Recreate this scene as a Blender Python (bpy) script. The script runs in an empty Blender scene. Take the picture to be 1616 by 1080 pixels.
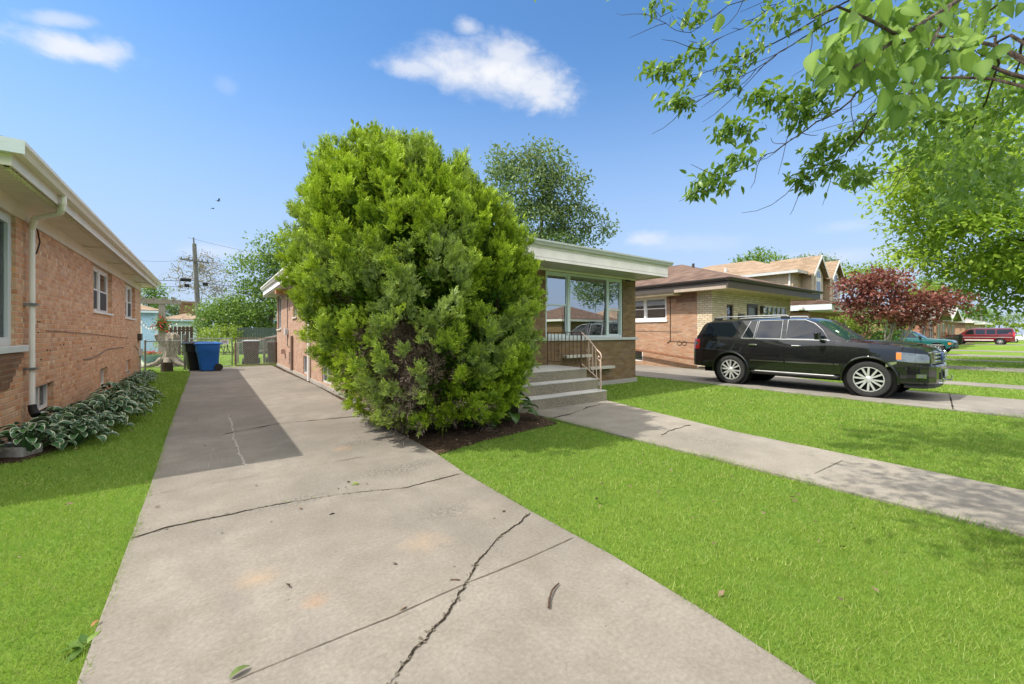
import bpy, math, random
import numpy as np
from mathutils import Vector, Matrix, noise

RND = random.Random(11)
NR = np.random.default_rng(11)
scene = bpy.context.scene
COL = scene.collection
PI = math.pi
rad = math.radians

# ------------------------------------------------------------------ camera frame
# x runs along the street, y away from the street (along the driveways), z up.
EYE = 1.47                       # height of the photographer's lens above the ground
FOC = 650.0                      # focal length in photo pixels (1616 wide)
YAW = rad(36.3)
SY, CY = math.sin(YAW), math.cos(YAW)

def ray(px):
    d = (px - 808.0) / FOC
    return SY + CY * d, CY - SY * d

def G(px, py, z=0.0):
    """point of the plane at height z seen at photo pixel px,py"""
    Z = FOC * (EYE - z) / (py - 525.0)
    a, b = ray(px)
    return Vector((a * Z, b * Z, z))

def PX(px, py, x0):
    a, b = ray(px)
    Z = x0 / a
    return Vector((x0, b * Z, EYE + (525.0 - py) / FOC * Z))

def PY(px, py, y0):
    a, b = ray(px)
    Z = y0 / b
    return Vector((a * Z, y0, EYE + (525.0 - py) / FOC * Z))

def PD(px, py, Z):
    a, b = ray(px)
    return Vector((a * Z, b * Z, EYE + (525.0 - py) / FOC * Z))

# ------------------------------------------------------------------ objects
OFF = {}

def tag(o, label=None, cat=None, group=None, kind=None):
    if label: o['label'] = label
    if cat: o['category'] = cat
    if group: o['group'] = group
    if kind: o['kind'] = kind
    return o

def thing(name, label, cat, loc, group=None):
    o = bpy.data.objects.new(name, None)
    o.empty_display_size = 0.2
    COL.objects.link(o)
    o.location = loc
    OFF[o] = Vector(loc)
    return tag(o, label, cat, group)

def link(name, me, parent=None, loc=None):
    o = bpy.data.objects.new(name, me)
    COL.objects.link(o)
    if parent is not None:
        o.parent = parent
        OFF[o] = OFF[parent]
    else:
        OFF[o] = Vector(loc or (0, 0, 0))
        o.location = OFF[o]
    return o

def np_mesh(name, V, F, mat, parent=None, loc=None, attr=None, smooth=False):
    """V (n,3) float array, F (m,k) int array"""
    off = OFF[parent] if parent is not None else Vector(loc or (0, 0, 0))
    V = np.asarray(V, dtype=np.float32) - np.array(off, dtype=np.float32)
    F = np.asarray(F, dtype=np.int32)
    me = bpy.data.meshes.new(name)
    me.vertices.add(len(V)); me.vertices.foreach_set('co', V.ravel())
    k = F.shape[1]
    me.loops.add(F.size); me.loops.foreach_set('vertex_index', F.ravel())
    me.polygons.add(len(F))
    me.polygons.foreach_set('loop_start', np.arange(len(F), dtype=np.int32) * k)
    me.update(calc_edges=True)
    if smooth:
        me.polygons.foreach_set('use_smooth', np.ones(len(F), dtype=bool))
    if attr is not None:
        for nm, arr in attr.items():
            a = me.attributes.new(nm, 'FLOAT', 'POINT')
            a.data.foreach_set('value', np.asarray(arr, dtype=np.float32).ravel())
    me.materials.append(mat)
    return link(name, me, parent, loc)

class MB:
    """collects vertices and faces of ONE mesh object"""
    def __init__(s):
        s.v = []; s.f = []
    def add(s, vs, fs):
        b = len(s.v)
        s.v.extend([tuple(p) for p in vs]); s.f.extend([tuple(b + i for i in f) for f in fs])
        return s
    def box(s, x0, x1, y0, y1, z0, z1):
        return s.add([(x0,y0,z0),(x1,y0,z0),(x1,y1,z0),(x0,y1,z0),(x0,y0,z1),(x1,y0,z1),(x1,y1,z1),(x0,y1,z1)],
                     [(0,3,2,1),(4,5,6,7),(0,1,5,4),(1,2,6,5),(2,3,7,6),(3,0,4,7)])
    def quad(s, a, b, c, d):
        return s.add([a, b, c, d], [(0, 1, 2, 3)])
    def prism(s, poly, vec):
        """polygon (list of 3D points) extruded along vec"""
        n = len(poly); vec = Vector(vec)
        P = [Vector(p) for p in poly]
        vs = P + [p + vec for p in P]
        fs = [tuple(range(n - 1, -1, -1)), tuple(range(n, 2 * n))]
        fs += [(i, (i + 1) % n, n + (i + 1) % n, n + i) for i in range(n)]
        return s.add(vs, fs)
    def tube(s, pts, r, n=8, cap=True):
        pts = [Vector(p) for p in pts]
        m = len(pts)
        rs = r if isinstance(r, (list, tuple)) else [r] * m
        t0 = (pts[1] - pts[0]).normalized()
        u = t0.orthogonal().normalized()
        b = len(s.v)
        for i, p in enumerate(pts):
            t = (pts[min(i + 1, m - 1)] - pts[max(i - 1, 0)])
            t = t.normalized() if t.length > 1e-9 else t0
            u = (u - t * u.dot(t))
            u = u.normalized() if u.length > 1e-6 else t.orthogonal().normalized()
            w = t.cross(u)
            for k in range(n):
                a = 2 * PI * k / n
                s.v.append(tuple(p + (u * math.cos(a) + w * math.sin(a)) * rs[i]))
        for i in range(m - 1):
            for k in range(n):
                k2 = (k + 1) % n
                s.f.append((b + i*n + k, b + i*n + k2, b + (i+1)*n + k2, b + (i+1)*n + k))
        if cap:
            s.f.append(tuple(b + k for k in range(n - 1, -1, -1)))
            s.f.append(tuple(b + (m-1)*n + k for k in range(n)))
        return s
    def lathe(s, prof, center, axis='z', n=24, closed=False):
        """prof list of (radius, height)"""
        c = Vector(center); b = len(s.v); m = len(prof)
        for (r, h) in prof:
            for k in range(n):
                a = 2 * PI * k / n
                ca, sa = math.cos(a) * r, math.sin(a) * r
                if axis == 'z': p = (ca, sa, h)
                elif axis == 'x': p = (h, ca, sa)
                else: p = (sa, h, ca)
                s.v.append(tuple(c + Vector(p)))
        for i in range(m if closed else m - 1):
            i2 = (i + 1) % m
            for k in range(n):
                k2 = (k + 1) % n
                s.f.append((b + i*n + k, b + i*n + k2, b + i2*n + k2, b + i2*n + k))
        if not closed:
            if prof[0][0] > 1e-6: s.f.append(tuple(b + k for k in range(n - 1, -1, -1)))
            if prof[-1][0] > 1e-6: s.f.append(tuple(b + (m-1)*n + k for k in range(n)))
        return s
    def bar(s, a, b, w, h, up=(0, 0, 1)):
        """rectangular bar from a to b, width w, height h"""
        a, b = Vector(a), Vector(b)
        t = (b - a).normalized(); u = Vector(up)
        sd = t.cross(u)
        sd = sd.normalized() if sd.length > 1e-6 else t.orthogonal().normalized()
        u = sd.cross(t).normalized()
        vs = []
        for p in (a, b):
            for (i, j) in ((-1,-1),(1,-1),(1,1),(-1,1)):
                vs.append(p + sd * (i * w / 2) + u * (j * h / 2))
        return s.add(vs, [(0,1,2,3),(7,6,5,4),(0,4,5,1),(1,5,6,2),(2,6,7,3),(3,7,4,0)])
    def build(s, name, mat, parent=None, loc=None, smooth=None, bevel=0, attr=None, fix=True):
        off = OFF[parent] if parent is not None else Vector(loc or (0, 0, 0))
        me = bpy.data.meshes.new(name)
        me.from_pydata([(x - off.x, y - off.y, z - off.z) for x, y, z in s.v], [], s.f)
        if fix:
            import bmesh
            bm = bmesh.new(); bm.from_mesh(me)
            bmesh.ops.recalc_face_normals(bm, faces=bm.faces)
            bm.to_mesh(me); bm.free()
        if smooth is not None:
            me.polygons.foreach_set('use_smooth', [True] * len(me.polygons))
            me.set_sharp_from_angle(angle=rad(smooth))
        if attr:
            for nm, arr in attr.items():
                a = me.attributes.new(nm, 'FLOAT', 'POINT')
                a.data.foreach_set('value', np.asarray(arr, dtype=np.float32))
        me.materials.append(mat)
        o = link(name, me, parent, loc)
        if bevel:
            m = o.modifiers.new('bevel', 'BEVEL'); m.width = bevel; m.segments = 2; m.limit_method = 'ANGLE'
            m.angle_limit = rad(40)
        return o

def kids(o):
    return list(o.children)

def copy_tree(o, parent=None):
    c = o.copy(); COL.objects.link(c)
    if parent is not None:
        c.parent = parent
        if 'category' in c: del c['category']
    for ch in kids(o): copy_tree(ch, c)
    return c

# ------------------------------------------------------------------ materials
def srgb(r, g, b):
    f = lambda c: (c / 255 / 12.92) if c / 255 <= 0.04045 else ((c / 255 + 0.055) / 1.055) ** 2.4
    return (f(r), f(g), f(b), 1.0)

class NT:
    def __init__(s, name):
        s.m = bpy.data.materials.new(name); s.m.use_nodes = True
        s.t = s.m.node_tree; s.t.nodes.clear()
        s.out = s.t.nodes.new('ShaderNodeOutputMaterial')
        s._pos = None
    def n(s, typ, ins=None, **props):
        nd = s.t.nodes.new('ShaderNode' + typ)
        for k, v in props.items(): setattr(nd, k, v)
        for k, v in (ins or {}).items(): s.set(nd.inputs[k], v)
        return nd
    def set(s, sock, v):
        if isinstance(v, bpy.types.NodeSocket): s.t.links.new(v, sock)
        elif isinstance(v, bpy.types.Node): s.t.links.new(v.outputs[0], sock)
        else:
            if isinstance(v, tuple) and len(v) == 4 and sock.type == 'VECTOR': v = v[:3]
            sock.default_value = v
    def pos(s):
        if s._pos is None:
            s._pos = s.n('NewGeometry').outputs['Position']
        return s._pos
    def obj(s):
        return s.n('TexCoord').outputs['Object']
    def math(s, op, a, b=0.0, c=0.0, clamp=False):
        nd = s.n('Math', operation=op, use_clamp=clamp)
        s.set(nd.inputs[0], a); s.set(nd.inputs[1], b); s.set(nd.inputs[2], c)
        return nd.outputs[0]
    def mix(s, f, a, b, mode='MIX'):
        nd = s.n('Mix', data_type='RGBA', blend_type=mode)
        s.set(nd.inputs[0], f); s.set(nd.inputs[6], a); s.set(nd.inputs[7], b)
        return nd.outputs[2]
    def noise(s, vec, scale, detail=4.0, rough=0.55, dist=0.0):
        return s.n('TexNoise', {'Vector': vec, 'Scale': scale, 'Detail': detail, 'Roughness': rough, 'Distortion': dist}).outputs[0]
    def rng(s, v, a, b, c=0.0, d=1.0, smooth=False):
        nd = s.n('MapRange', {0: v, 1: a, 2: b, 3: c, 4: d})
        if smooth: nd.interpolation_type = 'SMOOTHSTEP'
        return nd.outputs[0]
    def ramp(s, v, stops, interp='LINEAR'):
        nd = s.n('ValToRGB', {0: v}); cr = nd.color_ramp; cr.interpolation = interp
        while len(cr.elements) < len(stops): cr.elements.new(0.5)
        for e, (p, c) in zip(cr.elements, stops): e.position = p; e.color = c
        return nd.outputs[0]
    def scale(s, vec, xyz):
        nd = s.n('VectorMath', {0: vec, 1: xyz}, operation='MULTIPLY')
        return nd.outputs[0]
    def bump(s, h, strength=0.3, dist=0.01, normal=None):
        nd = s.n('Bump', {'Height': h, 'Strength': strength, 'Distance': dist})
        if normal is not None: s.set(nd.inputs['Normal'], normal)
        return nd.outputs[0]
    def bsdf(s, color, rough=0.6, spec=0.5, metal=0.0, normal=None, coat=0.0, **kw):
        b = s.n('BsdfPrincipled', {'Base Color': color, 'Roughness': rough, 'Specular IOR Level': spec, 'Metallic': metal, 'Coat Weight': coat, 'Coat Roughness': 0.03})
        if normal is not None: s.set(b.inputs['Normal'], normal)
        for k, v in kw.items(): s.set(b.inputs[k.replace('_', ' ')], v)
        return b
    def done(s, shader):
        s.t.links.new(shader.outputs[0], s.out.inputs[0]); return s.m

def mul(c, k):
    return (min(c[0]*k, 1), min(c[1]*k, 1), min(c[2]*k, 1), 1)

def plain(name, color, rough=0.6, spec=0.4, metal=0.0, var=0.12, vs=6.0, bump=0.0, bs=40.0, coat=0.0, fine=True):
    t = NT(name); p = t.pos()
    c = color
    if var:
        n1 = t.noise(p, vs, 5, 0.6)
        c = t.mix(t.rng(n1, 0.3, 0.7), mul(color, 1 - var), mul(color, 1 + var))
    nm = t.bump(t.noise(p, bs, 4), bump, 0.01) if bump else None
    return t.done(t.bsdf(c, rough, spec, metal, nm, coat))

def brick(name, palette, mortar, w=0.215, h=0.076, mt=0.012, rough=0.85, dirt=0.25, bump=0.6, vert=False, blotch=None, fleck=None):
    """running-bond brickwork for axis-aligned walls, in metres"""
    t = NT(name); p = t.pos()
    sp = t.n('SeparateXYZ', {0: p})
    u = t.math('ADD', sp.outputs[0], sp.outputs[1]); z = sp.outputs[2]
    if vert: u, z = z, u
    zr = t.math('DIVIDE', z, h); row = t.math('FLOOR', zr)
    off = t.math('MULTIPLY', t.math('MODULO', row, 2.0), 0.5)
    jit = t.math('MULTIPLY', t.n('TexWhiteNoise', {'W': row}, noise_dimensions='1D').outputs[0], 0.12)
    ur = t.math('ADD', t.math('ADD', t.math('DIVIDE', u, w), off), jit); col = t.math('FLOOR', ur)
    fz = t.math('FRACT', zr); fu = t.math('FRACT', ur)
    cell = t.n('CombineXYZ', {0: col, 1: row})
    wn = t.n('TexWhiteNoise', {'Vector': cell.outputs[0]}, noise_dimensions='2D')
    k = len(palette)
    c = t.ramp(wn.outputs[0], [(i / k, q) for i, q in enumerate(palette)], 'CONSTANT')
    hv = t.n('HueSaturation', {'Color': c, 'Value': t.rng(t.n('SeparateColor', {0: wn.outputs[1]}).outputs[1], 0, 1, 0.90, 1.09), 'Saturation': t.rng(t.n('SeparateColor', {0: wn.outputs[1]}).outputs[2], 0, 1, 0.85, 1.1)}).outputs[0]
    fine = t.noise(p, 55.0, 5, 0.65)
    hv = t.mix(t.rng(fine, 0.35, 0.7), mul((0.7, 0.68, 0.66, 1), 1), (1.12, 1.1, 1.08, 1), 'MIX') if False else t.mix(0.45, hv, t.mix(fine, (0.35, 0.33, 0.31, 1), (0.75, 0.72, 0.7, 1)), 'OVERLAY')
    # mortar mask with a slightly wavering edge
    wob = t.math('MULTIPLY', t.math('SUBTRACT', t.noise(p, 30.0, 2), 0.5), 0.10)
    mz, mu = mt / h / 2, mt / w / 2
    ez = t.math('ADD', t.math('MINIMUM', fz, t.math('SUBTRACT', 1.0, fz)), wob)
    eu = t.math('ADD', t.math('MINIMUM', fu, t.math('SUBTRACT', 1.0, fu)), t.math('MULTIPLY', wob, h / w))
    bz = t.rng(ez, mz * 0.7, mz * 1.5); bu = t.rng(eu, mu * 0.7, mu * 1.5)
    mask = t.math('MULTIPLY', bz, bu)
    mc = t.mix(t.noise(p, 9.0, 4), mul(mortar, 0.75), mul(mortar, 1.15))
    c = t.mix(mask, mc, hv)
    big = t.noise(p, 0.9, 5, 0.6)
    c = t.mix(t.rng(big, 0.35, 0.7, 0.0, dirt), c, mul(mortar, 0.5), 'MIX')
    if blotch:
        c = t.mix(t.rng(t.noise(p, 2.2, 6, 0.7), 0.55, 0.75, 0, 0.4), c, blotch)
    if fleck:
        fv = t.n('CombineXYZ', {0: t.math('DIVIDE', u, 0.060), 1: t.math('DIVIDE', z, 0.073)})
        fl = t.math('MULTIPLY', t.rng(t.n('TexWhiteNoise', {'Vector': t.n('VectorMath', {0: fv.outputs[0]}, operation='FLOOR').outputs[0]}, noise_dimensions='2D').outputs[0], 0.84, 0.86), t.rng(t.noise(p, 14.0, 4, .7), 0.42, 0.56))
        rowm = t.rng(t.n('TexWhiteNoise', {'W': t.math('ADD', row, 7.3)}, noise_dimensions='1D').outputs[0], 0.2, 0.8, .45, 1.0)
        c = t.mix(t.math('MULTIPLY', t.math('MULTIPLY', fl, bz), rowm), c, fleck)
    hgt = t.math('ADD', mask, t.math('MULTIPLY', fine, 0.35))
    return t.done(t.bsdf(c, rough, 0.25, 0.0, t.bump(hgt, bump, 0.008)))

def shingle(name, palette, w=0.30, h=0.14, axis=1, rough=0.9):
    t = NT(name); p = t.pos()
    sp = t.n('SeparateXYZ', {0: p})
    z = t.math('MULTIPLY', sp.outputs[2], 2.6)
    u = t.math('ADD', sp.outputs[0], t.math('MULTIPLY', sp.outputs[1], 1.0))
    zr = t.math('DIVIDE', z, h); row = t.math('FLOOR', zr)
    off = t.n('TexWhiteNoise', {'W': row}, noise_dimensions='1D').outputs[0]
    ur = t.math('ADD', t.math('DIVIDE', u, w), off); col = t.math('FLOOR', ur)
    cell = t.n('CombineXYZ', {0: col, 1: row})
    wn = t.n('TexWhiteNoise', {'Vector': cell.outputs[0]}, noise_dimensions='2D')
    k = len(palette)
    c = t.ramp(wn.outputs[0], [(i / k, q) for i, q in enumerate(palette)], 'CONSTANT')
    c = t.mix(t.rng(t.noise(p, 1.3, 5, 0.6), 0.3, 0.7), t.mix(0.35, c, (0.2, 0.18, 0.16, 1), 'MULTIPLY'), c)
    c = t.mix(0.5, c, t.mix(t.noise(p, 140.0, 2), (0.3, 0.3, 0.3, 1), (0.75, 0.75, 0.75, 1)), 'OVERLAY')
    fz = t.math('FRACT', zr)
    c = t.mix(t.rng(fz, 0.0, 0.14, 0.45, 0.0), c, (0.03, 0.028, 0.025, 1))
    return t.done(t.bsdf(c, rough, 0.2, 0.0, t.bump(t.math('ADD', fz, t.noise(p, 90, 2)), 0.5, 0.01)))

def siding(name, color, h=0.11, rough=0.55, vert=False):
    t = NT(name); p = t.pos(); sp = t.n('SeparateXYZ', {0: p})
    q = t.math('ADD', sp.outputs[0], sp.outputs[1]) if vert else sp.outputs[2]
    f = t.math('FRACT', t.math('DIVIDE', q, h))
    c = t.mix(t.rng(t.noise(p, 2.5, 5, 0.6), 0.3, 0.7), mul(color, 0.88), mul(color, 1.06))
    c = t.mix(t.rng(f, 0.0, 0.10, 0.65, 0.0), c, mul(color, 0.25))
    return t.done(t.bsdf(c, rough, 0.35, 0.0, t.bump(t.math('SUBTRACT', 1.0, f), 0.7, 0.03)))

def wood(name, color, rough=0.75, grain=(14, 14, 1.2)):
    t = NT(name); p = t.scale(t.pos(), grain)
    n1 = t.noise(p, 3.0, 7, 0.65, 0.6)
    c = t.mix(t.rng(n1, 0.3, 0.7), mul(color, 0.55), mul(color, 1.35))
    return t.done(t.bsdf(c, rough, 0.25, 0.0, t.bump(n1, 0.35, 0.01)))

def glass(name, dark=(0.012, 0.015, 0.02, 1), spec=1.0, ior=1.9, clear=0.0):
    """window pane: a real pane that mirrors the street; clear>0 lets what hangs behind show through"""
    t = NT(name)
    if clear:
        tr = t.n('BsdfTransparent', {0: (0.80, 0.86, 0.86, 1)})
        gl = t.n('BsdfGlossy', {0: (0.95, 0.98, 1, 1), 1: 0.0})
        fr = t.n('Fresnel', {0: ior}).outputs[0]
        f = t.math('MAXIMUM', fr, 1 - clear)
        return t.done(t.n('MixShader', {0: f, 1: tr, 2: gl}))
    b = t.bsdf(dark, 0.015, spec); b.inputs['IOR'].default_value = ior
    wv = t.bump(t.noise(t.pos(), 1.1, 1), 0.02, 0.02)
    t.set(b.inputs['Normal'], wv)
    return t.done(b)

def leafmat(name, dark, light, trans=0.35, rough=0.45, spec=0.35, tcol=None, attr='v', extra=None):
    t = NT(name)
    v = t.n('Attribute', attribute_name=attr).outputs['Fac']
    c = t.mix(v, dark, light)
    if extra:
        e = t.n('Attribute', attribute_name='e').outputs['Fac']
        c = t.mix(e, c, extra)
    b = t.bsdf(c, rough, spec)
    tc = t.mix(0.5, c, tcol or light, 'MIX')
    tl = t.n('BsdfTranslucent', {0: tc})
    return t.done(t.n('MixShader', {0: trans, 1: b, 2: tl}))

def paint(name, color, rough=0.12, metal=0.0, coat=1.0, flake=False):
    t = NT(name)
    b = t.bsdf(color, 0.5, 0.15, metal, None, coat)
    b.inputs['Coat IOR'].default_value = 1.65
    n1 = t.noise(t.pos(), 1.6, 5, 0.7)
    t.set(b.inputs['Coat Roughness'], t.rng(n1, 0.35, 0.75, 0.01, 0.04))
    return t.done(b)
# ------------------------------------------------------------------ camera, world, sun
cam = bpy.data.cameras.new('camera')
cam_o = bpy.data.objects.new('camera', cam); COL.objects.link(cam_o)
cam_o.location = (0, 0, EYE)
cam_o.rotation_euler = (rad(90), 0, -YAW)
cam.sensor_width = 36.0; cam.sensor_fit = 'HORIZONTAL'
cam.lens = 36.0 * FOC / 1616.0
cam.shift_y = -15.0 / 1616.0
cam.clip_start = 0.05; cam.clip_end = 2000
scene.camera = cam_o

SUN = Vector((-2.37, 0.80, 3.35)).normalized()       # towards the sun
EL = math.asin(SUN.z); AZ = math.atan2(SUN.x, SUN.y)
w = bpy.data.worlds.new('World'); scene.world = w; w.use_nodes = True
wt = w.node_tree; wt.nodes.clear()

def build_world():
    t = NT.__new__(NT); t.t = wt; t._pos = None
    t.out = wt.nodes.new('ShaderNodeOutputWorld')
    sky = t.n('TexSky', sky_type='NISHITA', sun_disc=False, sun_elevation=EL, sun_rotation=AZ)
    sky.air_density = 1.0; sky.dust_density = 0.05; sky.ozone_density = 2.0; sky.altitude = 0
    base = t.n('HueSaturation', {'Color': sky.outputs[0], 'Saturation': 1.2, 'Value': 0.88}).outputs[0]
    d = t.n('TexCoord').outputs['Generated']
    dn = t.n('VectorMath', {0: d}, operation='NORMALIZE').outputs[0]
    total = None
    # px, py, half width, half height (photo pixels), strength, slope
    for i, (cx, cy, hw, hh, st, sl) in enumerate([
            (775, 112, 118, 42, 1.0, 0.10), (855, 138, 62, 36, 0.9, 0.2), (660, 108, 62, 17, 0.7, -0.05),
            (800, 84, 60, 26, 0.8, 0.0), (112, 74, 74, 22, 0.85, -0.17), (168, 82, 36, 24, 0.7, -0.2), (92, 32, 44, 13, 0.5, -0.36), (738, 42, 24, 13, 0.6, 0.2),
            (1024, 377, 42, 14, 0.55, 0.05), (1335, 357, 40, 11, 0.22, 0.0), (1080, 384, 90, 16, 0.2, 0.05), (345, 398, 60, 14, 0.35, 0.0), (358, 136, 16, 16, 0.15, 0.0), (1290, 408, 120, 14, 0.3, 0.0)]):
        c = (PD(cx, cy, 1.0) - Vector((0, 0, EYE))).normalized()
        rt = Vector((c.y, -c.x, 0)).normalized(); up = rt.cross(c)
        ln = (PD(cx, cy, 1.0) - Vector((0, 0, EYE))).length
        aw, ah = hw / FOC / ln, hh / FOC / ln
        u = t.math('DIVIDE', t.n('VectorMath', {0: dn, 1: tuple(rt)}, operation='DOT_PRODUCT').outputs['Value'], aw)
        v = t.math('DIVIDE', t.n('VectorMath', {0: dn, 1: tuple(up)}, operation='DOT_PRODUCT').outputs['Value'], ah)
        v = t.math('ADD', v, t.math('MULTIPLY', u, sl * aw / ah))
        front = t.math('GREATER_THAN', t.n('VectorMath', {0: dn, 1: tuple(c)}, operation='DOT_PRODUCT').outputs['Value'], 0.5)
        r2 = t.math('ADD', t.math('MULTIPLY', u, u), t.math('MULTIPLY', v, v))
        ns = t.noise(t.scale(dn, (1, 1, 1.7)), 15.0 if hw > 80 else 26.0, 7, 0.58, 0.2)
        dd = t.math('ADD', t.math('SQRT', r2), t.math('MULTIPLY', t.math('SUBTRACT', ns, 0.5), 1.35))
        m = t.math('MULTIPLY', t.rng(dd, 1.25, 0.15, 0.0, st, True), front)
        total = m if total is None else t.math('MAXIMUM', total, m)
    ns2 = t.noise(t.scale(dn, (1, 1, 2.0)), 9.0, 6, 0.6)
    cc = t.mix(ns2, (2.9, 3.1, 3.5, 1), (4.0, 3.95, 3.9, 1))
    sepd = t.n('SeparateXYZ', {0: dn})
    # thin veil low over the roofs
    low = t.math('MULTIPLY', t.rng(sepd.outputs[2], 0.0, 0.24, 1.0, 0.0, True), t.rng(t.noise(t.scale(dn, (2, 2, 14)), 3.0, 6, 0.6), 0.35, 0.75, 0.0, 0.45))
    base = t.mix(t.rng(sepd.outputs[2], 0.0, 0.60, 0.95, 0.0, True), base, (1.85, 2.35, 3.3, 1))
    base = t.mix(low, base, (2.6, 2.9, 3.5, 1))
    col = t.mix(total, base, cc)
    # bright cloud added out of view, overhead and behind, as fill for shaded faces
    fw = t.n('VectorMath', {0: dn, 1: (SY, CY, 0.0)}, operation='DOT_PRODUCT').outputs['Value']
    zen = t.rng(sepd.outputs[2], 0.70, 0.80, 0.0, 1.0, True)
    back = t.math('MULTIPLY', t.rng(fw, 0.48, 0.25, 0.0, 1.0, True), t.rng(sepd.outputs[2], 0.20, 0.42, 0.0, 1.0, True))
    deck = t.math('MULTIPLY', t.math('MAXIMUM', zen, back), t.rng(t.noise(t.scale(dn, (1, 1, 1.4)), 3.2, 6, 0.6), 0.36, 0.52, 0.25, 1.0, True))
    col = t.mix(deck, col, t.mix(back, FILL_DECK, BACK_FILL))
    bg = t.n('Background', {0: col, 1: SKY_STRENGTH})
    wt.links.new(bg.outputs[0], t.out.inputs[0])

SKY_STRENGTH = 0.15
FILL_DECK = (4.9, 4.65, 4.3, 1)  # colour of the added overhead fill cloud
BACK_FILL = (9.6, 9.2, 8.7, 1)  # brighter fill cloud behind the camera, added to lift shaded fronts
build_world()
sl = bpy.data.lights.new('sun', 'SUN'); sl.energy = 3.15; sl.angle = rad(0.5); sl.color = (1.0, 0.93, 0.81)
so = bpy.data.objects.new('sun', sl); COL.objects.link(so)
so.rotation_euler = (-SUN).to_track_quat('-Z', 'Y').to_euler(); so.location = SUN * 60

vs = scene.view_settings
scene.display_settings.display_device = 'sRGB'
vs.view_transform = 'Standard'; vs.look = 'None'; vs.gamma = 1.0; vs.use_curve_mapping = False
vs.exposure = 0.84
scene.render.engine = 'CYCLES'
scene.cycles.use_denoising = True
try: scene.cycles.denoiser = 'OPENIMAGEDENOISE'
except Exception: pass
scene.cycles.max_bounces = 7; scene.cycles.diffuse_bounces = 3; scene.cycles.glossy_bounces = 3
scene.cycles.transparent_max_bounces = 12; scene.cycles.caustics_reflective = False; scene.cycles.caustics_refractive = False
scene.cycles.sample_clamp_indirect = 6.0

# ------------------------------------------------------------------ shared materials
WHITE = plain('white_paint', (0.80, 0.79, 0.77, 1), 0.45, 0.4, var=0.05, vs=3)
CREAM = plain('cream_aluminium', (0.74, 0.69, 0.59, 1), 0.45, 0.4, var=0.06, vs=3)
BLUEWHITE = plain('pale_blue_aluminium', (0.60, 0.68, 0.70, 1), 0.45, 0.4, var=0.06, vs=3)
GREYALU = plain('grey_trim', (0.52, 0.54, 0.55, 1), 0.4, 0.5, var=0.06)
DKBROWN = plain('dark_brown_metal', (0.055, 0.045, 0.040, 1), 0.4, 0.4, var=0.1)
BLACK = plain('black_rubber', (0.012, 0.012, 0.013, 1), 0.6, 0.3, var=0.15)
STEEL = plain('galvanised_steel', (0.25, 0.255, 0.26, 1), 0.38, 0.5, 0.7, var=0.2, vs=25)
STONE = plain('limestone_sill', (0.50, 0.48, 0.42, 1), 0.8, 0.2, var=0.15, vs=12, bump=0.2)
GLASS = glass('window_glass', ior=2.1)
GLASSC = glass('clear_window_glass', clear=0.80, ior=1.6)
MIRRORG = glass('picture_window_glass', clear=0.50, ior=1.8)
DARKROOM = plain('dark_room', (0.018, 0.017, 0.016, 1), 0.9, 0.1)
CURTAIN = plain('pale_curtain', (0.45, 0.44, 0.41, 1), 0.9, 0.1, var=0.2, vs=14)

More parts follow.
